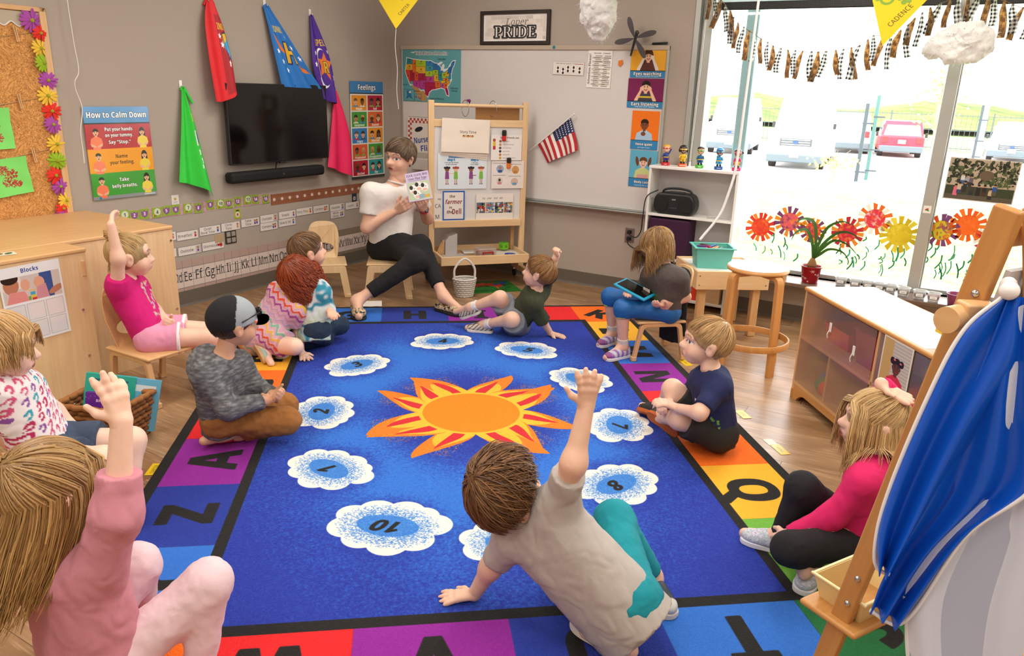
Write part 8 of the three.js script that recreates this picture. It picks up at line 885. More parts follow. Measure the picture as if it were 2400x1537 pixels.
function flip(g) { const p = g.attributes.position; if (g.index) return g; for (let i = 0; i < p.count; i += 3) for (const k of Object.keys(g.attributes)) { const a = g.attributes[k], t = []; for (let j = 0; j < a.itemSize; j++) { t.push(a.array[(i + 1) * a.itemSize + j]); a.array[(i + 1) * a.itemSize + j] = a.array[(i + 2) * a.itemSize + j]; a.array[(i + 2) * a.itemSize + j] = t[j]; } } return g; }

const KID = { hip: 0.06, waist: 0.062, chest: 0.066, sh: 0.036, ua: [0.033, 0.028], fa: [0.027, 0.02], th: [0.056, 0.042], shn: [0.041, 0.026], ft: [0.026, 0.02], neck: 0.033, hand: 0.112 };
const ADULT = { hip: 0.095, waist: 0.085, chest: 0.086, sh: 0.055, ua: [0.046, 0.04], fa: [0.039, 0.027], th: [0.088, 0.062], shn: [0.058, 0.036], ft: [0.038, 0.028], neck: 0.05, hand: 0.175 };
function person(o) {
  const J = o.J, A = o.adult ? ADULT : KID, w = o.w ?? 1, base = [J.pel[0], 0, J.pel[2]], cell = o.cell ?? 0.007, sides = [['R', true], ['L', false]];
  const right = nrm(sub(J.shR, J.shL)), upT = nrm(sub(J.chest, J.pel)), front = nrm(cross(upT, right));
  const t = thing('person', o.label, 'person', base), fy = o.fy ?? 0.0112, FL = [half([0, fy, 0], [0, -1, 0])];
  const put = (name, g, mat, parent = t) => { const m = mesh(name, g.translate(-base[0], -base[1], -base[2]), mat, parent); return m; };
  // --- body, one continuous surface
  const torso = (ex, a0 = 0, flat = false) => {
    const P = [], lo = (h) => addv(mix3(h, J.pel, 0.2), mul(upT, a0)), f = { fa: flat }, dn = mul(upT, -(o.adult ? 0.05 : 0.012)), ec = addv(J.chest, dn), e2 = flat ? ex + (o.shirt?.flare ?? 0) : ex;
    for (const [s] of sides) P.push(cone(lo(J['hip' + s]), addv(mix3(J['sh' + s], J.chest, 0.5), dn), (A.hip * w + e2), (A.chest * 0.93 * w + ex * 0.8), f), cone(mix3(J.chest, ec, 0.3), mix3(J['sh' + s], J['el' + s], 0.03), A.chest * (o.adult ? 0.5 : 0.6) * w + ex * 0.8, A.sh * w + ex * 0.7));
    P.push(cone(addv(J.pel, mul(upT, a0)), ec, A.waist * w * (o.belly ?? 1.06) + e2, A.chest * 0.95 * w + ex * 0.8, f)); return P;
  };
  const arm = (s, t0, ex, flat) => { const a = J['sh' + s], e = J['el' + s], b = J['wr' + s], P = []; const r = (u) => (u <= 1 ? lerp(A.ua[0], A.ua[1], u) : lerp(A.fa[0], A.fa[1], u - 1)) * w + ex, pt = (u) => (u <= 1 ? mix3(a, e, u) : mix3(e, b, u - 1)); P.push(cone(a, pt(Math.min(1, t0)), r(0), r(Math.min(1, t0)), { flat: flat && t0 <= 1 })); if (t0 > 1) P.push(cone(e, pt(t0), r(1), r(t0), { flat })); return P; };
  const leg = (s, t0, ex, flat, fl = 0) => { const a = J['hip' + s], e = J['kn' + s], b = J['an' + s], P = []; const r = (u) => (u <= 1 ? lerp(A.th[0], A.th[1], u) : lerp(A.shn[0], A.shn[1], u - 1)) * w + ex, pt = (u) => (u <= 1 ? mix3(a, e, u) : mix3(e, b, u - 1)); P.push(cone(a, pt(Math.min(1, t0)), r(0), r(Math.min(1, t0)) + (t0 <= 1 ? fl : 0), { flat: flat && t0 <= 1 })); if (t0 > 1) P.push(cone(e, pt(t0), r(1) , r(t0) + fl, { flat })); return P; };
  const skin = hex(o.skin), warm = mix3(skin, hex('#d8705c'), 0.4), K = o.adult ? 0.05 : 0.034;
  const skinCol = (p) => { let c = skin; for (const q of ['elR', 'elL', 'knR', 'knL']) c = mix3(c, warm, 0.15 * Math.exp(-(len(sub(p, J[q])) ** 2) / 0.0016)); const v = 1 + 0.05 * noise(p[0] * 40, p[1] * 40, p[2] * 40); return mul(c, v); };
  const hd = headPart({ c: J.head, f: o.head.f, u: o.head.u ?? [0, 1, 0], s: o.head.s ?? 1, skin: o.skin, adult: o.adult, neck: J.neck, nr: A.neck * w, ...o.face });
  const body = [...torso(0), cone(addv(J.chest, mul(upT, -0.02)), hd.at(0, -0.03, -0.015), A.neck * 1.3 * w, A.neck * w)];
  for (const [s] of sides) { body.push(...arm(s, 2, 0), ...leg(s, 2, 0), cone(J['an' + s], J['to' + s], A.ft[0] * w, A.ft[1] * w)); }
  const parts = [field([...body, ...FL], cell, { k: K, col: skinCol }), field(hd.prims, o.headCell ?? 0.0042, { k: 0.016 * (o.head.s ?? 1), col: hd.col })];
  for (const [s, rt] of sides) { const hnd = o['hand' + s]; if (!hnd) continue; const d = nrm(sub(J['fi' + s], J['wr' + s])), L = A.hand * (o.hs ?? 1), hp = handPart(mix3(J['wr' + s], J['el' + s], 0.02), hnd.d ?? d, hnd.palm, rt, L, hnd); hp.push(cone(mix3(J['wr' + s], J['el' + s], 0.25), J['wr' + s], A.fa[1] * w * 1.05, A.fa[1] * w * 0.95)); parts.push(field([...hp, ...FL], o.handCell ?? 0.0032, { k: 0.008, col: (p) => { const q = len(sub(p, J['wr' + s])) / L; return mix3(skin, warm, 0.22 * sstep(0.55, 1.0, q)); } })); }
  put('body', mergeGeometries(parts), skinMat);
  // --- clothes
  const fold = (amp, f = 13) => (x, y, z) => { const a = noise(x * f, y * f * 1.2, z * f), b = noise(x * f * 1.7 + a, y * f * 1.1 - a, z * f * 1.7); return amp * (0.8 * a + 1.1 * (0.3 - Math.abs(b))); };
  const tl = (p) => { const d = sub(p, J.pel); return [dot(d, right), dot(d, upT), dot(d, front)]; };   // torso axes: right, up, front
  if (o.pants) {
    const q = o.pants, P = [cone(J.hipR, J.hipL, A.hip * w + q.ex, A.hip * w + q.ex), cone(J.pel, addv(J.pel, mul(upT, q.waist ?? 0.06)), A.waist * w * 1.05 + q.ex, A.waist * w + q.ex)];
    for (const [s] of sides) P.push(...leg(s, q.len, q.ex, true, q.flare ?? 0)); if (q.skirt) P.push(...q.skirt(J, A));
    put(q.name ?? 'trousers', field([...P, ...FL], cell, { k: K * 0.9, disp: fold(q.fold ?? 0.003, 24), col: (p, n) => q.col(p, n, J, tl(p)) }), q.mat ?? clothMat);
    if (q.band) for (const [s] of sides) { const u = q.len, e = u <= 1 ? mix3(J['hip' + s], J['kn' + s], u) : mix3(J['kn' + s], J['an' + s], u - 1), e0 = u <= 1 ? mix3(J['hip' + s], J['kn' + s], u - 0.05) : mix3(J['kn' + s], J['an' + s], u - 1.05), rr = (u <= 1 ? lerp(A.th[0], A.th[1], u) : lerp(A.shn[0], A.shn[1], u - 1)) * w + q.ex + 0.003 + (q.flare ?? 0); put('cuff', field([cone(e0, e, rr, rr, { flat: true, fa: true })], 0.0045, { col: plain(q.band) }), clothMat); }
  }
  if (o.shirt) {
    const q = o.shirt, P = [...torso(q.ex, q.hem ?? -0.03, true)]; for (const [s] of sides) if (q.sleeve) P.push(...arm(s, q['sleeve' + s] ?? q.sleeve, q.sx ?? q.ex, true));
    if (q.more) P.push(...q.more(J, A, { right, upT, front }));
    const cl = q.neck === undefined ? [] : [cone(J.chest, J.neck, 0.01, A.neck * w * q.neck, { op: 'sub' })];
    const m = put(q.name ?? 'shirt', field([...P, ...cl, ...FL], q.cell ?? cell * 0.85, { k: K, disp: fold(q.fold ?? 0.004), col: (p, n) => q.col(p, n, tl(p), J) }), q.mat ?? clothMat);
    if (q.collar) { const nb = mix3(J.chest, J.neck, 0.62), ax = nrm(sub(J.head, J.chest)); const cg = new THREE.TorusGeometry(A.neck * w * 1.32, q.collarR ?? 0.005, 8, 28).applyQuaternion(new THREE.Quaternion().setFromUnitVectors(V(0, 0, 1), V(...ax))).translate(...nb); paint(cg, plain(q.collar)); put('collar', cg, clothMat, t); }
  }
  if (o.shoes) for (const [s] of sides) {
    const q = { ...o.shoes, ...(o['shoe' + s] ?? {}) }; if (q.none) continue; const sp = shoePart(J['an' + s], J['to' + s], q), grp = put('shoe', sp.upper, shineMat);
    const sole = mesh('sole', sp.sole.translate(-base[0], -base[1], -base[2]), q.soleMat ?? M.white, grp);
    if (q.lace) { const L = []; for (let i = 0; i < 4; i++) { const zz = 0.028 + i * 0.014, yy = 0.066 - i * 0.006; L.push(tube([sp.at(-0.018, yy - 0.008, zz), sp.at(0, yy + 0.003, zz + 0.002), sp.at(0.018, yy - 0.008, zz)], 0.0022, 8, 5)); } mesh('laces', L.map((g) => g.translate(-base[0], -base[1], -base[2])), std(q.lace, 0.8), grp); }
    if (q.sock) { const a = mix3(J['an' + s], J['kn' + s], q.sockTop ?? 0.28); put('sock', field([cone(J['an' + s], a, A.shn[1] * w + 0.006, A.shn[1] * w + 0.008, { flat: true })], 0.005, { col: plain(q.sock), disp: fold(0.002, 60) }), clothMat); }
  }
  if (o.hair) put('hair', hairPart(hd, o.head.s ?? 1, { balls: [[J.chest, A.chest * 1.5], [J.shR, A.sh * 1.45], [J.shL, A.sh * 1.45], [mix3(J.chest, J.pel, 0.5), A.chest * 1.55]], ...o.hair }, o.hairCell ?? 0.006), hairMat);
  o.after?.({ t, put, J, hd, base, right, upT, front, tl, A, w });
  return t;
}
// joints of every figure in room metres
const POSE = {
  center: { pel: [3.924, 0.125, 3.846], chest: [3.668, 0.344, 3.867], neck: [3.652, 0.394, 3.903], head: [3.583, 0.437, 3.913], shR: [3.734, 0.438, 3.887], shL: [3.6, 0.28, 3.896], elR: [3.792, 0.592, 3.931], wrR: [3.802, 0.744, 3.898], fiR: [3.818, 0.851, 3.917], wrL: [3.464, 0.03, 3.885], elL: [3.523, 0.151, 3.89], fiL: [3.381, 0.016, 3.938], hipR: [3.965, 0.189, 3.857], hipL: [3.878, 0.084, 3.823], knR: [3.809, 0.288, 3.653], anR: [3.913, 0.073, 3.56], toR: [3.947, 0.031, 3.59], knL: [3.683, 0.079, 3.662], anL: [3.843, 0.056, 3.859], toL: [3.975, 0.054, 3.884] },
  cap: { pel: [1.944, 0.129, 3.551], chest: [1.981, 0.361, 3.587], neck: [1.976, 0.422, 3.537], head: [2.037, 0.551, 3.541], shR: [2.01, 0.366, 3.681], shL: [1.985, 0.354, 3.484], elR: [2.104, 0.229, 3.652], wrR: [2.159, 0.229, 3.507], fiR: [2.142, 0.224, 3.411], elL: [2.016, 0.211, 3.419], wrL: [2.147, 0.234, 3.453], fiL: [2.236, 0.25, 3.468], hipR: [1.986, 0.131, 3.608], hipL: [1.922, 0.131, 3.487], knR: [2.189, 0.114, 3.424], anR: [2.013, 0.049, 3.533], toR: [1.948, 0.048, 3.666], knL: [2.003, 0.081, 3.26], anL: [1.91, 0.05, 3.46], toL: [1.885, 0.063, 3.577] },
  red: { pel: [1.187, 0.131, 2.662], chest: [1.316, 0.328, 2.58], neck: [1.34, 0.381, 2.551], head: [1.387, 0.475, 2.551], shR: [1.402, 0.278, 2.582], shL: [1.224, 0.359, 2.556], wrR: [1.423, 0.032, 2.588], elR: [1.361, 0.131, 2.536], fiR: [1.55, 0.012, 2.656], elL: [1.232, 0.213, 2.508], wrL: [1.281, 0.092, 2.464], fiL: [1.252, 0.029, 2.398], hipR: [1.242, 0.106, 2.695], hipL: [1.131, 0.146, 2.629], knR: [1.487, 0.111, 2.697], anR: [1.27, 0.081, 2.741], toR: [1.405, 0.022, 2.795], knL: [1.252, 0.074, 2.436], anL: [1.105, 0.05, 2.633], toL: [1.132, 0.056, 2.75] },
  tie: { pel: [1.453, 0.153, 2.555], chest: [1.424, 0.409, 2.523], neck: [1.432, 0.48, 2.539], head: [1.415, 0.595, 2.524], shR: [1.525, 0.371, 2.538], shL: [1.332, 0.355, 2.528], elR: [1.496, 0.233, 2.473], wrR: [1.599, 0.28, 2.554], fiR: [1.678, 0.29, 2.61], elL: [1.289, 0.207, 2.498], wrL: [1.424, 0.208, 2.53], fiL: [1.516, 0.216, 2.555], hipR: [1.522, 0.163, 2.582], hipL: [1.397, 0.157, 2.533], knR: [1.404, 0.044, 2.416], anR: [1.362, 0.048, 2.652], toR: [1.392, 0.055, 2.768], knL: [1.434, 0.107, 2.307], anL: [1.272, 0.048, 2.406], toL: [1.291, 0.044, 2.528] },
  olive: { pel: [2.206, 0.095, 1.49], chest: [2.321, 0.284, 1.466], neck: [2.308, 0.316, 1.417], head: [2.369, 0.435, 1.5], shL: [2.359, 0.254, 1.554], shR: [2.325, 0.302, 1.36], wrL: [2.417, 0.029, 1.404], elL: [2.388, 0.135, 1.474], fiL: [2.504, 0.013, 1.379], elR: [2.405, 0.411, 1.418], wrR: [2.453, 0.531, 1.458], fiR: [2.421, 0.564, 1.36], hipL: [2.203, 0.058, 1.461], hipR: [2.135, 0.084, 1.414], knL: [2.271, 0.156, 1.648], anL: [2.039, 0.065, 1.584], toL: [1.925, 0.03, 1.62], knR: [2.141, 0.257, 1.582], anR: [1.931, 0.163, 1.593], toR: [1.802, 0.108, 1.579] },
  tablet: { pel: [3.129, 0.303, 1.339], chest: [3.146, 0.523, 1.429], neck: [3.125, 0.572, 1.397], head: [3.08, 0.671, 1.398], shL: [3.242, 0.527, 1.444], shR: [3.048, 0.516, 1.401], elL: [3.256, 0.398, 1.356], wrL: [3.173, 0.365, 1.463], fiL: [3.141, 0.36, 1.556], elR: [2.983, 0.386, 1.347], wrR: [2.977, 0.424, 1.481], fiR: [2.98, 0.429, 1.581], hipL: [3.177, 0.301, 1.385], hipR: [3.081, 0.299, 1.287], anL: [2.962, 0.08, 1.521], knL: [2.956, 0.323, 1.554], toL: [2.903, 0.029, 1.627], anR: [2.806, 0.082, 1.313], knR: [2.788, 0.324, 1.353], toR: [2.771, 0.031, 1.421] },
  navy: { pel: [3.781, 0.104, 2.413], chest: [3.742, 0.343, 2.448], neck: [3.731, 0.398, 2.469], head: [3.705, 0.504, 2.458], shL: [3.795, 0.349, 2.532], shR: [3.68, 0.307, 2.377], elL: [3.76, 0.26, 2.649], wrL: [3.636, 0.233, 2.588], fiL: [3.57, 0.272, 2.638], elR: [3.609, 0.184, 2.319], wrR: [3.568, 0.203, 2.451], fiR: [3.544, 0.196, 2.548], hipL: [3.803, 0.107, 2.459], hipR: [3.747, 0.09, 2.346], knL: [3.652, 0.173, 2.562], anL: [3.509, 0.085, 2.381], toL: [3.62, 0.064, 2.419], knR: [3.56, 0.239, 2.405], anR: [3.47, 0.07, 2.288], toR: [3.363, 0.046, 2.23] },
  pinkR: { pel: [4.421, 0.122, 3.009], chest: [4.445, 0.363, 3.049], neck: [4.441, 0.393, 2.995], head: [4.419, 0.511, 2.971], shL: [4.429, 0.373, 3.148], shR: [4.47, 0.348, 2.956], elL: [4.356, 0.236, 3.171], wrL: [4.24, 0.146, 3.205], fiL: [4.179, 0.07, 3.18], elR: [4.494, 0.541, 2.895], wrR: [4.416, 0.642, 2.964], fiR: [4.498, 0.607, 2.977], hipL: [4.423, 0.129, 3.097], hipR: [4.395, 0.105, 2.963], knL: [4.266, 0.171, 3.321], anL: [4.327, 0.049, 3.177], toL: [4.317, 0.08, 3.291], knR: [4.247, 0.27, 3.087], anR: [4.202, 0.067, 3.091], toR: [4.083, 0.036, 3.085] },
  fg: { pel: [2.891, 0.121, 4.735], chest: [2.88, 0.391, 4.743], neck: [2.866, 0.455, 4.741], head: [2.853, 0.593, 4.745], shR: [2.981, 0.433, 4.73], shL: [2.776, 0.369, 4.743], elR: [3.052, 0.587, 4.711], wrR: [3.048, 0.797, 4.671], fiR: [3.028, 0.927, 4.673], elL: [2.745, 0.257, 4.625], wrL: [2.678, 0.234, 4.494], fiL: [2.654, 0.185, 4.41], hipR: [2.959, 0.146, 4.709], hipL: [2.813, 0.117, 4.726], knR: [3.077, 0.305, 4.521], anR: [3.07, 0.07, 4.57], toR: [3.119, 0.027, 4.508], knL: [2.848, 0.291, 4.561], anL: [2.745, 0.074, 4.507], toL: [2.745, 0.02, 4.446] },
  leo: { pel: [2.034, 0.307, 4.342], chest: [2.017, 0.535, 4.393], neck: [2.02, 0.592, 4.408], head: [2.034, 0.696, 4.419], shR: [1.943, 0.522, 4.325], shL: [2.063, 0.566, 4.475], elR: [1.941, 0.389, 4.247], wrR: [2.008, 0.281, 4.189], fiR: [2.104, 0.283, 4.177], elL: [2.012, 0.419, 4.467], wrL: [1.998, 0.306, 4.385], fiL: [1.975, 0.244, 4.31], hipR: [1.992, 0.296, 4.286], hipL: [2.09, 0.304, 4.374], anR: [2.234, 0.083, 4.199], knR: [2.181, 0.296, 4.126], toR: [2.213, 0.017, 4.177], anL: [2.308, 0.087, 4.35], knL: [2.312, 0.331, 4.304], toL: [2.291, 0.019, 4.31] },
  pinkL: { pel: [1.192, 0.307, 3.36], chest: [1.101, 0.53, 3.401], neck: [1.122, 0.586, 3.399], head: [1.134, 0.69, 3.38], shR: [1.161, 0.561, 3.476], shL: [1.054, 0.52, 3.313], elR: [1.215, 0.708, 3.487], wrR: [1.206, 0.862, 3.497], fiR: [1.144, 0.912, 3.446], elL: [1.134, 0.393, 3.28], wrL: [1.268, 0.361, 3.3], fiL: [1.358, 0.363, 3.337], hipR: [1.257, 0.298, 3.395], hipL: [1.159, 0.31, 3.308], anR: [1.359, 0.08, 3.237], knR: [1.43, 0.288, 3.199], toR: [1.465, 0.031, 3.28], anL: [1.314, 0.079, 3.128], knL: [1.366, 0.285, 3.101], toL: [1.421, 0.038, 3.172] },
  teacher: { pel: [0.886, 0.38, 1.131], chest: [0.946, 0.786, 1.159], neck: [0.971, 0.868, 1.119], head: [0.974, 1.02, 1.101], shR: [0.871, 0.779, 1.316], shL: [1.049, 0.785, 1.014], elR: [0.817, 0.527, 1.273], wrR: [1.011, 0.658, 1.154], fiR: [1.152, 0.738, 1.194], elL: [1.054, 0.554, 0.874], wrL: [1.152, 0.663, 1.063], fiL: [1.212, 0.743, 1.182], hipR: [0.831, 0.346, 1.164], hipL: [0.997, 0.392, 1.158], knR: [1.254, 0.427, 1.236], anR: [1.541, 0.118, 1.348], toR: [1.704, 0.053, 1.375], knL: [1.344, 0.353, 1.404], anL: [1.093, 0.1, 1.742], toL: [1.22, 0.039, 1.866] },
};
for (const p of Object.values(POSE.tie)) { p[0] -= 0.04; p[2] -= 0.07; }
for (const k of ['elR', 'wrR', 'fiR']) { POSE.teacher[k][0] += 0.045; POSE.teacher[k][2] += 0.08; }
// ---------------------------------------------------------------- the twelve people
const toward = (a, b) => nrm(sub(b, a));
const flat2 = (a, b, t) => mix3(hex(a), hex(b), t);
const sneaker = (main, toe, extra) => { const m = hex(main), t = hex(toe); return (q, n) => (extra?.(q, n) ?? (q[2] > 0.085 ? t : m)); };
person({ J: POSE.center, label: 'boy in a pale grey T-shirt and teal trousers leaning on one hand, arm raised', skin: '#e6bda4', cell: 0.006, headCell: 0.004, handCell: 0.0026, w: 1.06, hs: 1.02,
  head: { f: dirn(0.45, 0.25, -0.9), u: dirn(-0.3, 0.9, -0.35), s: 1.06 }, face: { brow: '#4a2f1c' },
  handR: { palm: dirn(-0.1, 0.1, -1), curl: 0.1, spread: 0.3, thumb: [0.9, 0.45, 0.15] }, handL: { palm: [0, -1, 0], curl: 0.06, spread: 0.3, thumb: [0.8, 0.6, 0] },
  shirt: { ex: 0.016, sleeve: 0.72, sx: 0.016, hem: -0.065, flare: 0.012, fold: 0.005, cell: 0.005, neck: 1.25, col: (() => { const a = grainy('#b3aca6', 0.05, 50), g = hex('#27c24a'); return (p, n, q) => (q[2] > 0.05 && Math.abs(q[0] - 0.02) < 0.07 && q[1] > 0.08 && q[1] < 0.22 && noise(p[0] * 55, p[1] * 55, p[2] * 55) > 0.05 ? g : a(p)); })(), collar: '#aaa39d', collarR: 0.006 },
  pants: { ex: 0.012, len: 1.92, fold: 0.004, col: grainy('#0e8c9a', 0.06, 40) },
  shoes: { len: 0.165, cell: 0.004, col: (q) => (q[2] > 0.09 ? hex('#c9c9c4') : Math.abs(q[1] - 0.04) < 0.009 && q[2] > -0.02 && q[2] < 0.06 ? hex('#2bb04c') : hex('#1d2836')), soleMat: std(0xded8c8, 0.7) }, shoeL: { up: dirn(-0.1, 0.05, -1), ah: 0.03 },
  hair: { c: '#4b2f1b', c2: '#8a6138', n: 1500, r: 0.0022, mess: 0.9, step: 0.17, steps: 8, lift: 0.16, over: 0.3, thick: 0.018, capY: -0.05, seed: 11, crown: [0.1, 0.8, -0.6] } });
person({ J: POSE.cap, label: 'boy kneeling in a grey hooded jacket and a black cap with a pale brim', skin: '#d8a684', w: 1.02, head: { f: dirn(0.74, -0.03, -0.7), s: 1.0 },
  handR: { palm: dirn(0, -0.5, -0.8), curl: 0.5, spread: 0.05 }, handL: { palm: dirn(0, 0.6, 0.6), curl: 0.5, spread: 0.05 },
  shirt: { name: 'hoodie', ex: 0.02, sleeve: 1.9, sx: 0.016, hem: -0.06, fold: 0.006, col: (() => { const a = hex('#5f6063'), b = hex('#8c8d90'), c = hex('#3e3f43'); return (p, n, q) => { const t = noise(p[0] * 30, p[1] * 140, p[2] * 30) + 0.5 * noise(p[0] * 60, p[1] * 260, p[2] * 60); return t > 0 ? mix3(a, b, clamp(t * 1.3)) : mix3(a, c, clamp(-t * 1.3)); }; })(),
    more: (J, A, f) => [cone(addv(J.chest, addv(mul(f.front, -0.055), mul(f.right, 0.05))), addv(J.chest, addv(mul(f.front, -0.055), mul(f.right, -0.05))), 0.05, 0.05), cone(addv(J.chest, addv(mul(f.front, -0.1), mul(f.upT, -0.06))), addv(J.chest, addv(mul(f.front, -0.06), mul(f.upT, 0.025))), 0.045, 0.062), cone(addv(J.chest, addv(mul(f.right, 0.085), mul(f.upT, 0.02))), addv(J.chest, addv(mul(f.front, -0.08), mul(f.upT, 0.015))), 0.03, 0.04), cone(addv(J.chest, addv(mul(f.right, -0.085), mul(f.upT, 0.02))), addv(J.chest, addv(mul(f.front, -0.08), mul(f.upT, 0.015))), 0.03, 0.04)] },
  pants: { ex: 0.014, len: 1.88, fold: 0.006, col: grainy('#9a6530', 0.1, 45) },
  shoes: { len: 0.16, col: (q) => (q[2] > 0.02 ? hex('#d01f24') : hex('#6e7175')), soleMat: std(0xcbb891, 0.8) }, shoeR: { up: dirn(0.25, -0.55, -0.75), ah: 0.035 }, shoeL: { up: dirn(0.2, -0.8, -0.5), ah: 0.035 },
  hair: { c: '#4a3524', n: 160, thick: 0.004, capY: -0.03, seed: 5, r: 0.0025 },
  after: ({ t, put, J, hd, base }) => {
    const B = [hd.x, hd.y, hd.z], blk = hex('#17181b'), gry = hex('#9aa3a8');
    const crown = field([ell(hd.at(0, 0.03, -0.006), [0.088, 0.092, 0.104], B), half(hd.at(0, 0.004, 0), nrm(addv(mul(hd.y, -1), mul(hd.z, 0.18))))], 0.005, { k: 0.01, col: (p) => { const d = sub(p, hd.at(0, 0.03, 0)), X = dot(d, hd.x), Z = dot(d, hd.z); const edge = 0.012 - X * X * 5; return Z > edge ? gry : mul(blk, 1 + 0.5 * noise(p[0] * 150, p[1] * 150, p[2] * 150)); } });
    const cap = put('cap', crown, clothMat);
    const bs = new THREE.Shape(); bs.moveTo(-0.078, 0); bs.bezierCurveTo(-0.085, 0.05, -0.05, 0.082, 0, 0.084); bs.bezierCurveTo(0.05, 0.082, 0.085, 0.05, 0.078, 0); bs.bezierCurveTo(0.05, 0.035, -0.05, 0.035, -0.078, 0);
    const bg = extrude(bs, 0.005, 0.0015, 14); { const p = bg.attributes.position; for (let i = 0; i < p.count; i++) { const x = p.getX(i), z = p.getZ(i); p.setZ(i, z - x * x * 4); } } bg.computeVertexNormals();
    bg.applyMatrix4(new THREE.Matrix4().makeBasis(V(...hd.x), V(...nrm(addv(hd.z, mul(hd.y, -0.18)))), V(...nrm(addv(hd.y, mul(hd.z, 0.18))))).setPosition(...hd.at(0, 0.03, 0.068))).translate(-base[0], 0, -base[2]); mesh('brim', bg, std(0x99a2a8, 0.85), cap);
    const lens = []; for (const s of [-1, 1]) lens.push(tr(sph(0.026, 0, 0, 0, 14, 10).scale(1, 0.75, 0.35)).applyMatrix4(new THREE.Matrix4().makeBasis(V(...hd.x), V(...hd.y), V(...hd.z)).setPosition(...hd.at(s * 0.034, 0.05, 0.098))), between(hd.at(s * 0.058, 0.052, 0.09), hd.at(s * 0.092, 0.03, 0.0), 0.003)); lens.push(between(hd.at(-0.012, 0.052, 0.102), hd.at(0.012, 0.052, 0.102), 0.003));
    mesh('sunglasses', lens.map((g) => g.translate(-base[0], 0, -base[2])), M.blackGloss, t);
    const zip = []; for (const s of [0.012, -0.012]) zip.push(); const hoodEdge = tube([0, 1, 2, 3, 4, 5].map((i) => { const a = lerp(-1.2, 1.2, i / 5); return addv(J.chest, addv(addv(mul(nrm(sub(J.shR, J.shL)), Math.sin(a) * 0.075), [0, 0.035, 0]), mul(nrm(cross(nrm(sub(J.chest, J.pel)), nrm(sub(J.shR, J.shL)))), Math.cos(a) * 0.07 - 0.01))); }), 0.008, 24, 8); mesh('shirt_collar', hoodEdge.translate(-base[0], 0, -base[2]), std(0xd9dde0, 0.9), t);
  } });
const zig = (() => { const C = ['#c79ab8', '#a0479a', '#d9512c', '#e2b24a', '#7fb59b', '#b9a3c6'].map(hex), bg = hex('#d5a9bb'); return (p, n, q) => { const u = q[1] * 30 + Math.abs(((q[0] * 16 + q[2] * 9) % 1 + 1) % 1 - 0.5) * 1.3, i = Math.floor(u), f = u - i; return f < 0.42 ? C[((i % 6) + 6) % 6] : f < 0.52 ? hex('#e8c2cf') : bg; }; })();
person({ J: POSE.red, label: 'girl with long curly red hair in a zigzag-print dress, leaning on her hand', skin: '#efcab4', handCell: 0.0034, head: { f: dirn(0.5, 0.1, -0.85), s: 1.02 }, handR: { palm: [0, -1, 0], curl: 0.05, spread: 0.35, thumb: [0.9, 0.5, 0] },
  shirt: { name: 'dress', ex: 0.014, sleeve: 0.62, sx: 0.02, hem: -0.04, fold: 0.005, cell: 0.005, col: zig, more: (J, A, f) => [cone(mix3(J.pel, J.chest, 0.45), addv(J.pel, mul(f.upT, -0.03)), 0.075, 0.125), cone(addv(J.hipR, [0, 0.02, 0]), mix3(J.hipR, J.knR, 0.72), 0.085, 0.078, { flat: true }), cone(addv(J.hipL, [0, 0.02, 0]), mix3(J.hipL, J.knL, 0.72), 0.085, 0.078, { flat: true })] },
  shoes: { len: 0.16, col: (q) => (q[2] < -0.03 ? hex('#d9e3df') : hex('#a9c9c4')), soleMat: std(0xc9ac84, 0.8), sock: '#e88a9a', sockTop: 0.25 }, shoeR: { up: dirn(0.75, 0.25, -0.6), ah: 0.035 }, shoeL: { up: dirn(0.3, -0.4, -0.8), ah: 0.035 },
  hair: { c: '#6e2a10', c2: '#b8551f', root: '#7a3012', n: 520, r: 0.0028, long: 0.2, curl: { turns: 3.2, r: 0.0095 }, thick: 0.016, lift: 0.12, sides: 4, steps: 9, seed: 21, mess: 0.5, pull: dirn(0.2, 0, -0.3), capY: -0.09, capT: 0.5 } });
person({ J: POSE.tie, label: 'boy with short brown hair in a white and teal tie-dye hoodie and jeans', skin: '#e6b597', head: { f: dirn(0.8, 0.12, -0.55), s: 1.02 }, handR: { palm: dirn(0, -1, 0.3), curl: 0.4 },
  shirt: { name: 'hoodie', ex: 0.02, sleeve: 1.85, sx: 0.018, hem: -0.06, fold: 0.006, col: (() => { const w = hex('#cfd8dc'), t = hex('#2a86a0'), g = hex('#b3c6a4'); return (p, n, q) => { const a = Math.atan2(q[0], q[1] - 0.12) * 3 + 20 * len([q[0], q[1] - 0.12, 0]) + 1.5 * noise(p[0] * 25, p[1] * 25, p[2] * 25), s = Math.sin(a * 1.3); return s > 0.35 ? mix3(w, t, clamp((s - 0.35) * 1.8)) : q[1] < 0.06 ? mix3(w, g, 0.8) : mix3(w, g, clamp(-s * 0.5)); }; })() },
  pants: { ex: 0.013, len: 1.95, fold: 0.004, col: grainy('#22354b', 0.18, 55) }, shoes: { col: plain('#2b2f35') },
  hair: { c: '#5d4128', c2: '#8f6b45', n: 700, r: 0.0021, seed: 31, mess: 0.2, thick: 0.009 } });
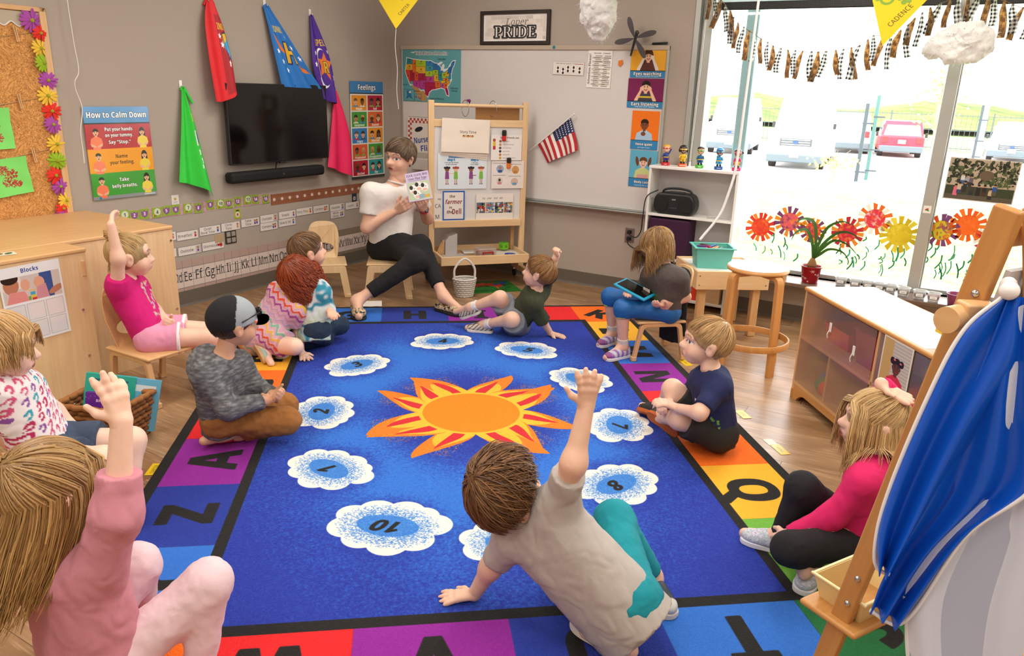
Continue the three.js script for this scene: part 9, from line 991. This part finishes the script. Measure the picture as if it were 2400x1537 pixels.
person({ J: POSE.olive, label: 'boy in an olive top and grey shorts sprawled by the easel, one fist raised', skin: '#e4b89e', handCell: 0.0034, head: { f: dirn(-0.85, 0.15, -0.35), u: dirn(0.15, 1, 0), s: 1.0 }, face: { brow: '#6a4526' },
  handR: { palm: dirn(-0.6, 0, 0.6), curl: 1.25, spread: 0.02, thumb: [0.3, 0.8, 0.6], d: dirn(0.3, 1, 0) }, handL: { palm: [0, -1, 0], curl: 0.05, spread: 0.2 },
  shirt: { ex: 0.014, sleeve: 1.08, sx: 0.012, hem: -0.03, fold: 0.005, neck: 1.2, col: grainy('#343a24', 0.1, 40), collar: '#2f3521' },
  pants: { name: 'shorts', ex: 0.02, len: 0.8, flare: 0.012, col: grainy('#7b7f88', 0.1, 50) },
  shoes: { len: 0.155, lace: 0xf2f0ea, sock: '#e6e1da', sockTop: 0.24, col: (q) => { const a = Math.floor((q[0] + 1) * 110), b = Math.floor((q[2] + q[1] + 1) * 110); return (a % 3 === 0) !== (b % 3 === 0) ? hex('#5f564c') : a % 3 === 0 ? hex('#2e2a26') : hex('#c9bfae'); }, soleMat: std(0xe7e2d4, 0.7) }, shoeR: { up: dirn(-0.15, 0.9, 0.3), ah: 0.055 },
  hair: { c: '#7a5028', c2: '#b58a55', n: 800, r: 0.0021, seed: 41, mess: 0.22, sweep: 0.1, thick: 0.011 } });
person({ J: POSE.tablet, label: 'girl in a charcoal T-shirt and bright blue leggings looking down at a tablet', skin: '#dfb19a', handCell: 0.0034, head: { f: dirn(-0.72, -0.6, 0.3), u: dirn(-0.45, 0.85, 0.1), s: 1.02 },
  handR: { palm: dirn(0.2, -0.8, -0.3), curl: 0.35 }, handL: { palm: dirn(-0.1, 0.9, -0.3), curl: 0.45 },
  shirt: { ex: 0.013, sleeve: 0.75, sx: 0.013, hem: -0.02, fold: 0.004, cell: 0.0045, neck: 1.2, col: (() => { const a = grainy('#544d49', 0.08, 60), f = (h) => hex(h), R = { o: f('#d8622a'), g: f('#5f8a3a'), d: f('#3c4f2a'), w: f('#efe9e0'), k: f('#2a2320') }; return (p, n, q) => { const x = q[0] - 0.0, y = q[1] - 0.105; if (q[2] < 0.03) return a(p); if (Math.hypot(x / 0.036, (y - 0.015) / 0.042) < 1) return (Math.abs(((x * 90) % 1 + 1) % 1 - 0.5) < 0.12 ? R.g : R.d); if (Math.hypot((x - 0.0) / 0.018, (y - 0.012) / 0.02) < 1) return R.o; if (Math.hypot(x / 0.016, (y + 0.03) / 0.03) < 1) return Math.hypot(x / 0.008, (y + 0.03) / 0.02) < 1 ? R.w : R.o; return a(p); }; })(),
    collar: '#4b4541' },
  pants: { name: 'leggings', ex: 0.008, len: 1.2, fold: 0.002, col: plain('#0b5ea3'), band: '#c6cf45', mat: shineMat },
  shoes: { len: 0.165, sock: '#cfc9c4', sockTop: 0.22, soleMat: std(0xe6e2e6, 0.6), col: (q) => { const s = Math.sin(q[2] * 190 + Math.abs(q[0]) * 120); return q[2] > 0.095 ? hex('#8e4a86') : s > 0.25 ? hex('#9b63b5') : s > -0.3 ? hex('#9cc7cc') : hex('#c9c3cc'); } },
  hair: { c: '#7d5a34', c2: '#b08a57', n: 800, r: 0.002, long: 0.14, wave: 0.014, fall: 12, thick: 0.012, lift: 0.1, seed: 51, mess: 0.5, capY: -0.07, capT: 0.5 },
  after: ({ t, put, J, front, upT, right }) => {
    const bk = mul(front, -1), P = [cone(addv(J.shL, mul(bk, 0.02)), addv(J.shR, mul(bk, 0.02)), 0.035, 0.035), cone(addv(J.chest, mul(bk, 0.07)), addv(J.pel, addv(mul(bk, 0.11), [0, -0.26, 0])), 0.05, 0.075, { sq: [front, 3.2], flat: true }), cone(addv(J.shL, mul(bk, 0.04)), addv(J.hipL, addv(mul(bk, 0.12), [0, -0.2, 0])), 0.04, 0.06, { sq: [front, 2.6], flat: true })];
    put('cape', field(P, 0.007, { k: 0.03, col: plain('#16171b'), disp: (x, y, z) => 0.006 * noise(x * 30, y * 8, z * 30) }), clothMat);
    tagPatch(t, J, front, upT, right, 0.05, 0.165);
  } });
person({ J: POSE.navy, label: 'blond boy in a navy T-shirt sitting cross-legged on the orange letters', skin: '#e8bda4', handCell: 0.003, head: { f: dirn(-1, 0.08, -0.12), s: 1.04 }, face: { brow: '#a3763f' },
  handR: { palm: dirn(0.3, -0.8, 0.2), curl: 0.5 }, handL: { palm: dirn(0.1, -0.9, -0.2), curl: 0.4 },
  shirt: { ex: 0.015, sleeve: 0.8, sx: 0.016, hem: -0.04, fold: 0.005, neck: 1.2, col: (() => { const a = grainy('#1f2856', 0.07, 45), g = hex('#86c43a'); return (p, n, q) => (q[2] > 0.03 && q[1] > 0.03 && q[1] < 0.13 && q[0] < 0.03 && noise(p[0] * 60, p[1] * 60, p[2] * 60) > 0.22 ? g : a(p)); })(), collar: '#1b234c' },
  pants: { name: 'shorts', ex: 0.02, len: 0.82, flare: 0.01, col: grainy('#272524', 0.12, 50) },
  shoes: { len: 0.165, lace: 0xe0752a, soleMat: std(0xb85a22, 0.75), col: (q) => (q[2] > 0.09 ? hex('#3c3a38') : hex('#262424')) }, shoeL: { up: dirn(0.55, 0.35, -0.75), ah: 0.035 }, shoeR: { up: dirn(0.1, 0.6, -0.8), ah: 0.035 },
  hair: { c: '#a87a42', c2: '#dcb884', n: 900, r: 0.002, seed: 61, mess: 0.15, thick: 0.01 },
  after: ({ t, J, front, upT, right }) => tagPatch(t, J, front, upT, right, -0.045, 0.15) });
person({ J: POSE.pinkR, label: 'blond girl in a hot pink top and black leggings with a hand on her head', skin: '#e8bea6', cell: 0.0065, handCell: 0.003, head: { f: dirn(-1, 0.1, -0.2), s: 1.02 }, face: { brow: '#9a7040', iris: '#3a4a5a' },
  handR: { palm: dirn(0.1, 1, 0.4), curl: 0.12, spread: 0.12 }, handL: { palm: dirn(0.2, -0.6, -0.7), curl: 0.5 },
  shirt: { ex: 0.011, sleeve: 1.95, sx: 0.01, hem: -0.05, fold: 0.004, neck: 1.2, col: grainy('#dc2067', 0.05, 40), collar: '#d01d60', more: (J, A, f) => [cone(mix3(J.pel, J.chest, 0.35), addv(J.pel, mul(f.upT, -0.05)), 0.085, 0.105, { flat: true })] },
  pants: { name: 'leggings', ex: 0.009, len: 1.95, fold: 0.003, col: grainy('#1c1b1f', 0.12, 50) },
  shoes: { len: 0.165, lace: 0xe4e6ea, soleMat: std(0xe9e9ec, 0.5), col: (q) => { const s = noise(q[0] * 160, q[1] * 160, q[2] * 160); return s > 0.15 ? hex('#d8d3e6') : s > -0.15 ? hex('#a9b2bd') : hex('#b9c9cc'); } },
  hair: { c: '#a67c45', c2: '#e0c089', n: 1000, r: 0.0021, long: 0.2, wave: 0.006, fall: 9, thick: 0.009, lift: 0.06, seed: 71, mess: 0.2, capY: -0.09, capT: 0.5 } });
person({ J: POSE.fg, label: 'girl in a dusty pink sweater and pale leggings raising her hand in the near corner', skin: '#ebc3ac', cell: 0.006, headCell: 0.004, handCell: 0.0026, w: 1.12, hs: 1.08, head: { f: dirn(0.45, 0.1, -0.9), u: dirn(-0.12, 1, 0), s: 1.12 },
  handR: { palm: dirn(-0.75, 0.2, -0.6), curl: [0.16, 0.05, 0.3, 0.5], spread: 0.25, thumb: [0.85, 0.5, 0.2] }, handL: { palm: dirn(0.2, -0.9, 0), curl: 0.5 },
  shirt: { name: 'sweater', ex: 0.02, sleeve: 1.9, sleeveR: 1.45, sx: 0.02, hem: -0.06, fold: 0.006, cell: 0.005, neck: 1.2, col: grainy('#c98694', 0.05, 50), collar: '#c07e8c',
    more: (J, A, f) => [cone(mix3(J.shL, J.chest, 0.2), addv(J.chest, addv(mul(f.front, -0.09), mul(f.upT, -0.0))), 0.03, 0.02), cone(mix3(J.shR, J.chest, 0.2), addv(J.chest, addv(mul(f.front, -0.09), mul(f.upT, -0.0))), 0.03, 0.02)] },
  pants: { name: 'leggings', ex: 0.008, len: 1.95, fold: 0.0035, col: grainy('#e2c6cd', 0.03, 40) },
  shoes: { col: plain('#d8d2cf') },
  hair: { c: '#8a6233', c2: '#d2aa6b', root: '#6b4a28', n: 1500, r: 0.0021, long: 0.27, wave: 0.012, fall: 11, thick: 0.012, lift: 0.08, seed: 81, mess: 0.15, capY: -0.09, capT: 0.5, pull: dirn(-0.4, 0, 0.3) } });
person({ J: POSE.leo, label: 'girl in a white top with a pink and teal animal print at the left edge', skin: '#eec8b2', cell: 0.0065, w: 1.03, head: { f: dirn(0.92, -0.15, -0.35), s: 1.0 }, handR: { palm: dirn(0.3, -0.9, 0), curl: 0.2, spread: 0.15 }, handL: { palm: dirn(0.3, -0.9, 0), curl: 0.3 },
  shirt: { name: 'tank_top', ex: 0.013, sleeve: 0, hem: -0.05, fold: 0.005, cell: 0.0045, col: (() => { const w = hex('#efe9ea'), C = ['#b8285e', '#2f9fb0', '#8a4f9e', '#d0557e'].map(hex); return (p, n, q) => { const u = q[0] * 30 + 40, v = q[1] * 30 + 40, i = Math.floor(u), j = Math.floor(v), h = Math.abs(Math.sin(i * 12.9 + j * 78.2)) , a = u - i - 0.5 + (h - 0.5) * 0.3, b = v - j - 0.5 + (Math.sin(i * 3.1 + j) * 0.15), d = Math.hypot(a, b * 0.8); return d < 0.36 && d > 0.14 && Math.atan2(b, a) > -2.4 + h ? C[Math.floor(h * 4) % 4] : w; }; })() },
  pants: { name: 'shorts', ex: 0.016, len: 0.6, flare: 0.01, col: grainy('#39485f', 0.2, 60) },
  shoes: { col: plain('#b9bcc4'), soleMat: std(0x6b4a30, 0.8), low: true },
  hair: { c: '#9a7040', c2: '#d8b27a', n: 800, r: 0.002, long: 0.07, thick: 0.011, lift: 0.07, seed: 91, mess: 0.2, capY: -0.07, capT: 0.5 } });
person({ J: POSE.pinkL, label: 'girl with a blond bun in a magenta T-shirt raising her hand on a chair', skin: '#e8bea6', handCell: 0.0032, head: { f: dirn(0.85, -0.02, -0.5), s: 1.03 }, handR: { palm: dirn(0.7, 0, -0.6), curl: 0.35, spread: 0.1, thumb: [0.8, 0.5, 0.3] }, handL: { palm: dirn(0, 0.3, 0.8), curl: 1.0 },
  shirt: { ex: 0.013, sleeve: 0.32, sx: 0.018, hem: -0.02, fold: 0.004, neck: 1.2, col: (() => { const a = grainy('#cc0f74', 0.05, 40), C = ['#d9cfd0', '#e8873c', '#8fb08a', '#b98fc0'].map(hex); return (p, n, q) => { if (q[2] > 0.04 && Math.abs(q[0]) < 0.055 && q[1] > 0.06 && q[1] < 0.24) { const s = noise(p[0] * 45, p[1] * 45, p[2] * 45); if (s > 0.1) return C[Math.floor(Math.abs(s) * 30) % 4]; } return a(p); }; })(), collar: '#c00e6c' },
  pants: { name: 'shorts', ex: 0.016, len: 0.5, flare: 0.012, col: grainy('#e296b6', 0.04, 50), band: '#f1eaea' },
  shoes: { len: 0.16, col: (q) => (q[1] < 0.03 ? hex('#8a5a34') : q[2] > 0.05 ? hex('#e9e2e0') : noise(q[0] * 90, q[1] * 90, q[2] * 90) > 0.1 ? hex('#c22a4e') : hex('#eee7e4')), soleMat: std(0xd8c9ae, 0.7) },
  hair: { c: '#b08a50', c2: '#e3c68e', n: 650, r: 0.0017, seed: 101, mess: 0.15, thick: 0.006, capY: -0.06, flow: (d) => { const b = nrm([0, 0.75, -0.65]), m = dot(d, b); return nrm(sub(b, mul(d, m))); }, steps: 8, step: 0.15, lift: 0.02,
    extra: (h, r) => { const L = [], c = hex('#d8b67c'), c0 = h.at(0, 0.098, -0.062); for (let i = 0; i < 46; i++) { const a0 = r() * 6.28, tl = (r() - 0.5) * 1.5, p = []; for (let j = 0; j < 9; j++) { const a = a0 + j * 0.55, R = 0.028 + 0.008 * r(), e = tl + 0.1 * Math.sin(a * 2); p.push(addv(c0, addv(addv(mul(h.x, Math.cos(a) * R * Math.cos(e)), mul(h.z, Math.sin(a) * R * Math.cos(e))), mul(h.y, Math.sin(e) * R * 1.1 + 0.012)))); } L.push({ p, r: 0.0055, c: mul(c, 0.7 + 0.5 * r()), prof: () => 1 }); }
      for (let i = 0; i < 26; i++) { const s = r() < 0.5 ? -1 : 1, p = []; let q = h.at(s * (0.03 + 0.04 * r()), -0.03 - 0.03 * r(), -0.085); for (let j = 0; j < 5; j++) { p.push(q); q = addv(q, [(r() - 0.5) * 0.01, -0.012, (r() - 0.5) * 0.01]); } L.push({ p, r: 0.0016, c: mul(c, 0.8) }); } return L; } } });
person({ J: POSE.teacher, adult: true, label: 'teacher in a white T-shirt and black cropped trousers sitting with legs crossed', skin: '#dfb096', headCell: 0.0038, handCell: 0.004, cell: 0.009, w: 0.92, head: { f: dirn(-0.5, -0.08, 0.8), u: dirn(0.12, 1, 0), s: 1.2 }, face: { open: true, brow: '#5c4332', lips: '#b05a55', iris: '#5a4633', gaze: 0.002 },
  handR: { palm: dirn(0.5, 0.3, -0.5), curl: 0.5, spread: 0.06 }, handL: { palm: dirn(-0.4, 0.5, -0.2), curl: 0.6, spread: 0.06 },
  shirt: { ex: 0.016, sleeve: 0.62, sx: 0.026, hem: 0.02, fold: 0.003, cell: 0.007, neck: 1.18, col: grainy('#e6e1db', 0.02, 40), collar: '#e0dbd5', collarR: 0.007 },
  pants: { ex: 0.014, len: 1.78, fold: 0.004, waist: 0.1, col: grainy('#131214', 0.15, 30) },
  shoes: { len: 0.235, low: true, sole: 0.012, soleMat: M.rubber, col: (q) => { const s = Math.abs(noise(q[0] * 75, q[1] * 75, q[2] * 55)); return s < 0.12 ? hex('#1b1613') : hex('#c9b28c'); } },
  hair: { c: '#4f3c2c', c2: '#8f7559', n: 900, r: 0.0022, seed: 111, mess: 0.3, sweep: -0.35, thick: 0.013, lift: 0.06, crown: [0.35, 0.85, -0.3], over: 0.25 },
  after: ({ t, hd, J, base }) => {
    const e = []; for (const s of [-1, 1]) e.push(sph(0.006, ...hd.at(s * 0.078, -0.04, 0.002), 10, 8)); e.forEach((g) => mesh("earring", g.translate(-base[0], 0, -base[2]), M.black, t));
    const d = nrm(sub(J.wrL, J.elL)), q = new THREE.Quaternion().setFromUnitVectors(V(0, 0, 1), V(...d)), at = mix3(J.wrL, J.elL, 0.14); mesh('watch', [new THREE.TorusGeometry(0.031, 0.007, 8, 24).applyQuaternion(q).translate(at[0] - base[0], at[1], at[2] - base[2])], std(0xb03040, 0.6), t);
    mesh('watch_face', rbox(0.03, 0.034, 0.01, 0.004).applyMatrix4(new THREE.Matrix4().lookAt(V(0, 0, 0), V(...dirn(-0.6, -0.1, -0.7)), V(0, 1, 0))).translate(at[0] - base[0] + dirn(0.6, 0.1, 0.7)[0] * 0.034, at[1] + 0.004, at[2] - base[2] + dirn(0.6, 0.1, 0.7)[2] * 0.034), M.blackGloss, t);
  } });
// white paper name tag stuck on a shirt front
function tagPatch(t, J, front, upT, right, a, b) {
  const r = print(120, 130, (g, w, h) => { rect(g, 0, 0, w, h, '#f4f1ea'); for (let i = 0; i < 5; i++) rect(g, 14, 40 + i * 16, 70 + (i * 37) % 22, 5, '#b9b4ad'); rect(g, 40, 14, 44, 8, '#c98a8a'); });
  const g = sheet(0.048, 0.055, r, 0.001), n = nrm(addv(front, mul(right, a * 3))), y = nrm(sub(upT, mul(n, dot(upT, n)))), x = cross(y, n), c = addv(J.pel, addv(addv(mul(right, a), mul(upT, b)), mul(n, 0.094)));
  g.applyMatrix4(new THREE.Matrix4().makeBasis(V(...x), V(...y), V(...n)).setPosition(c[0] - t.position.x, c[1], c[2] - t.position.z)); mesh('name_tag', g, printMat(r, 0.6), t);
}
renderer.render(scene, camera);
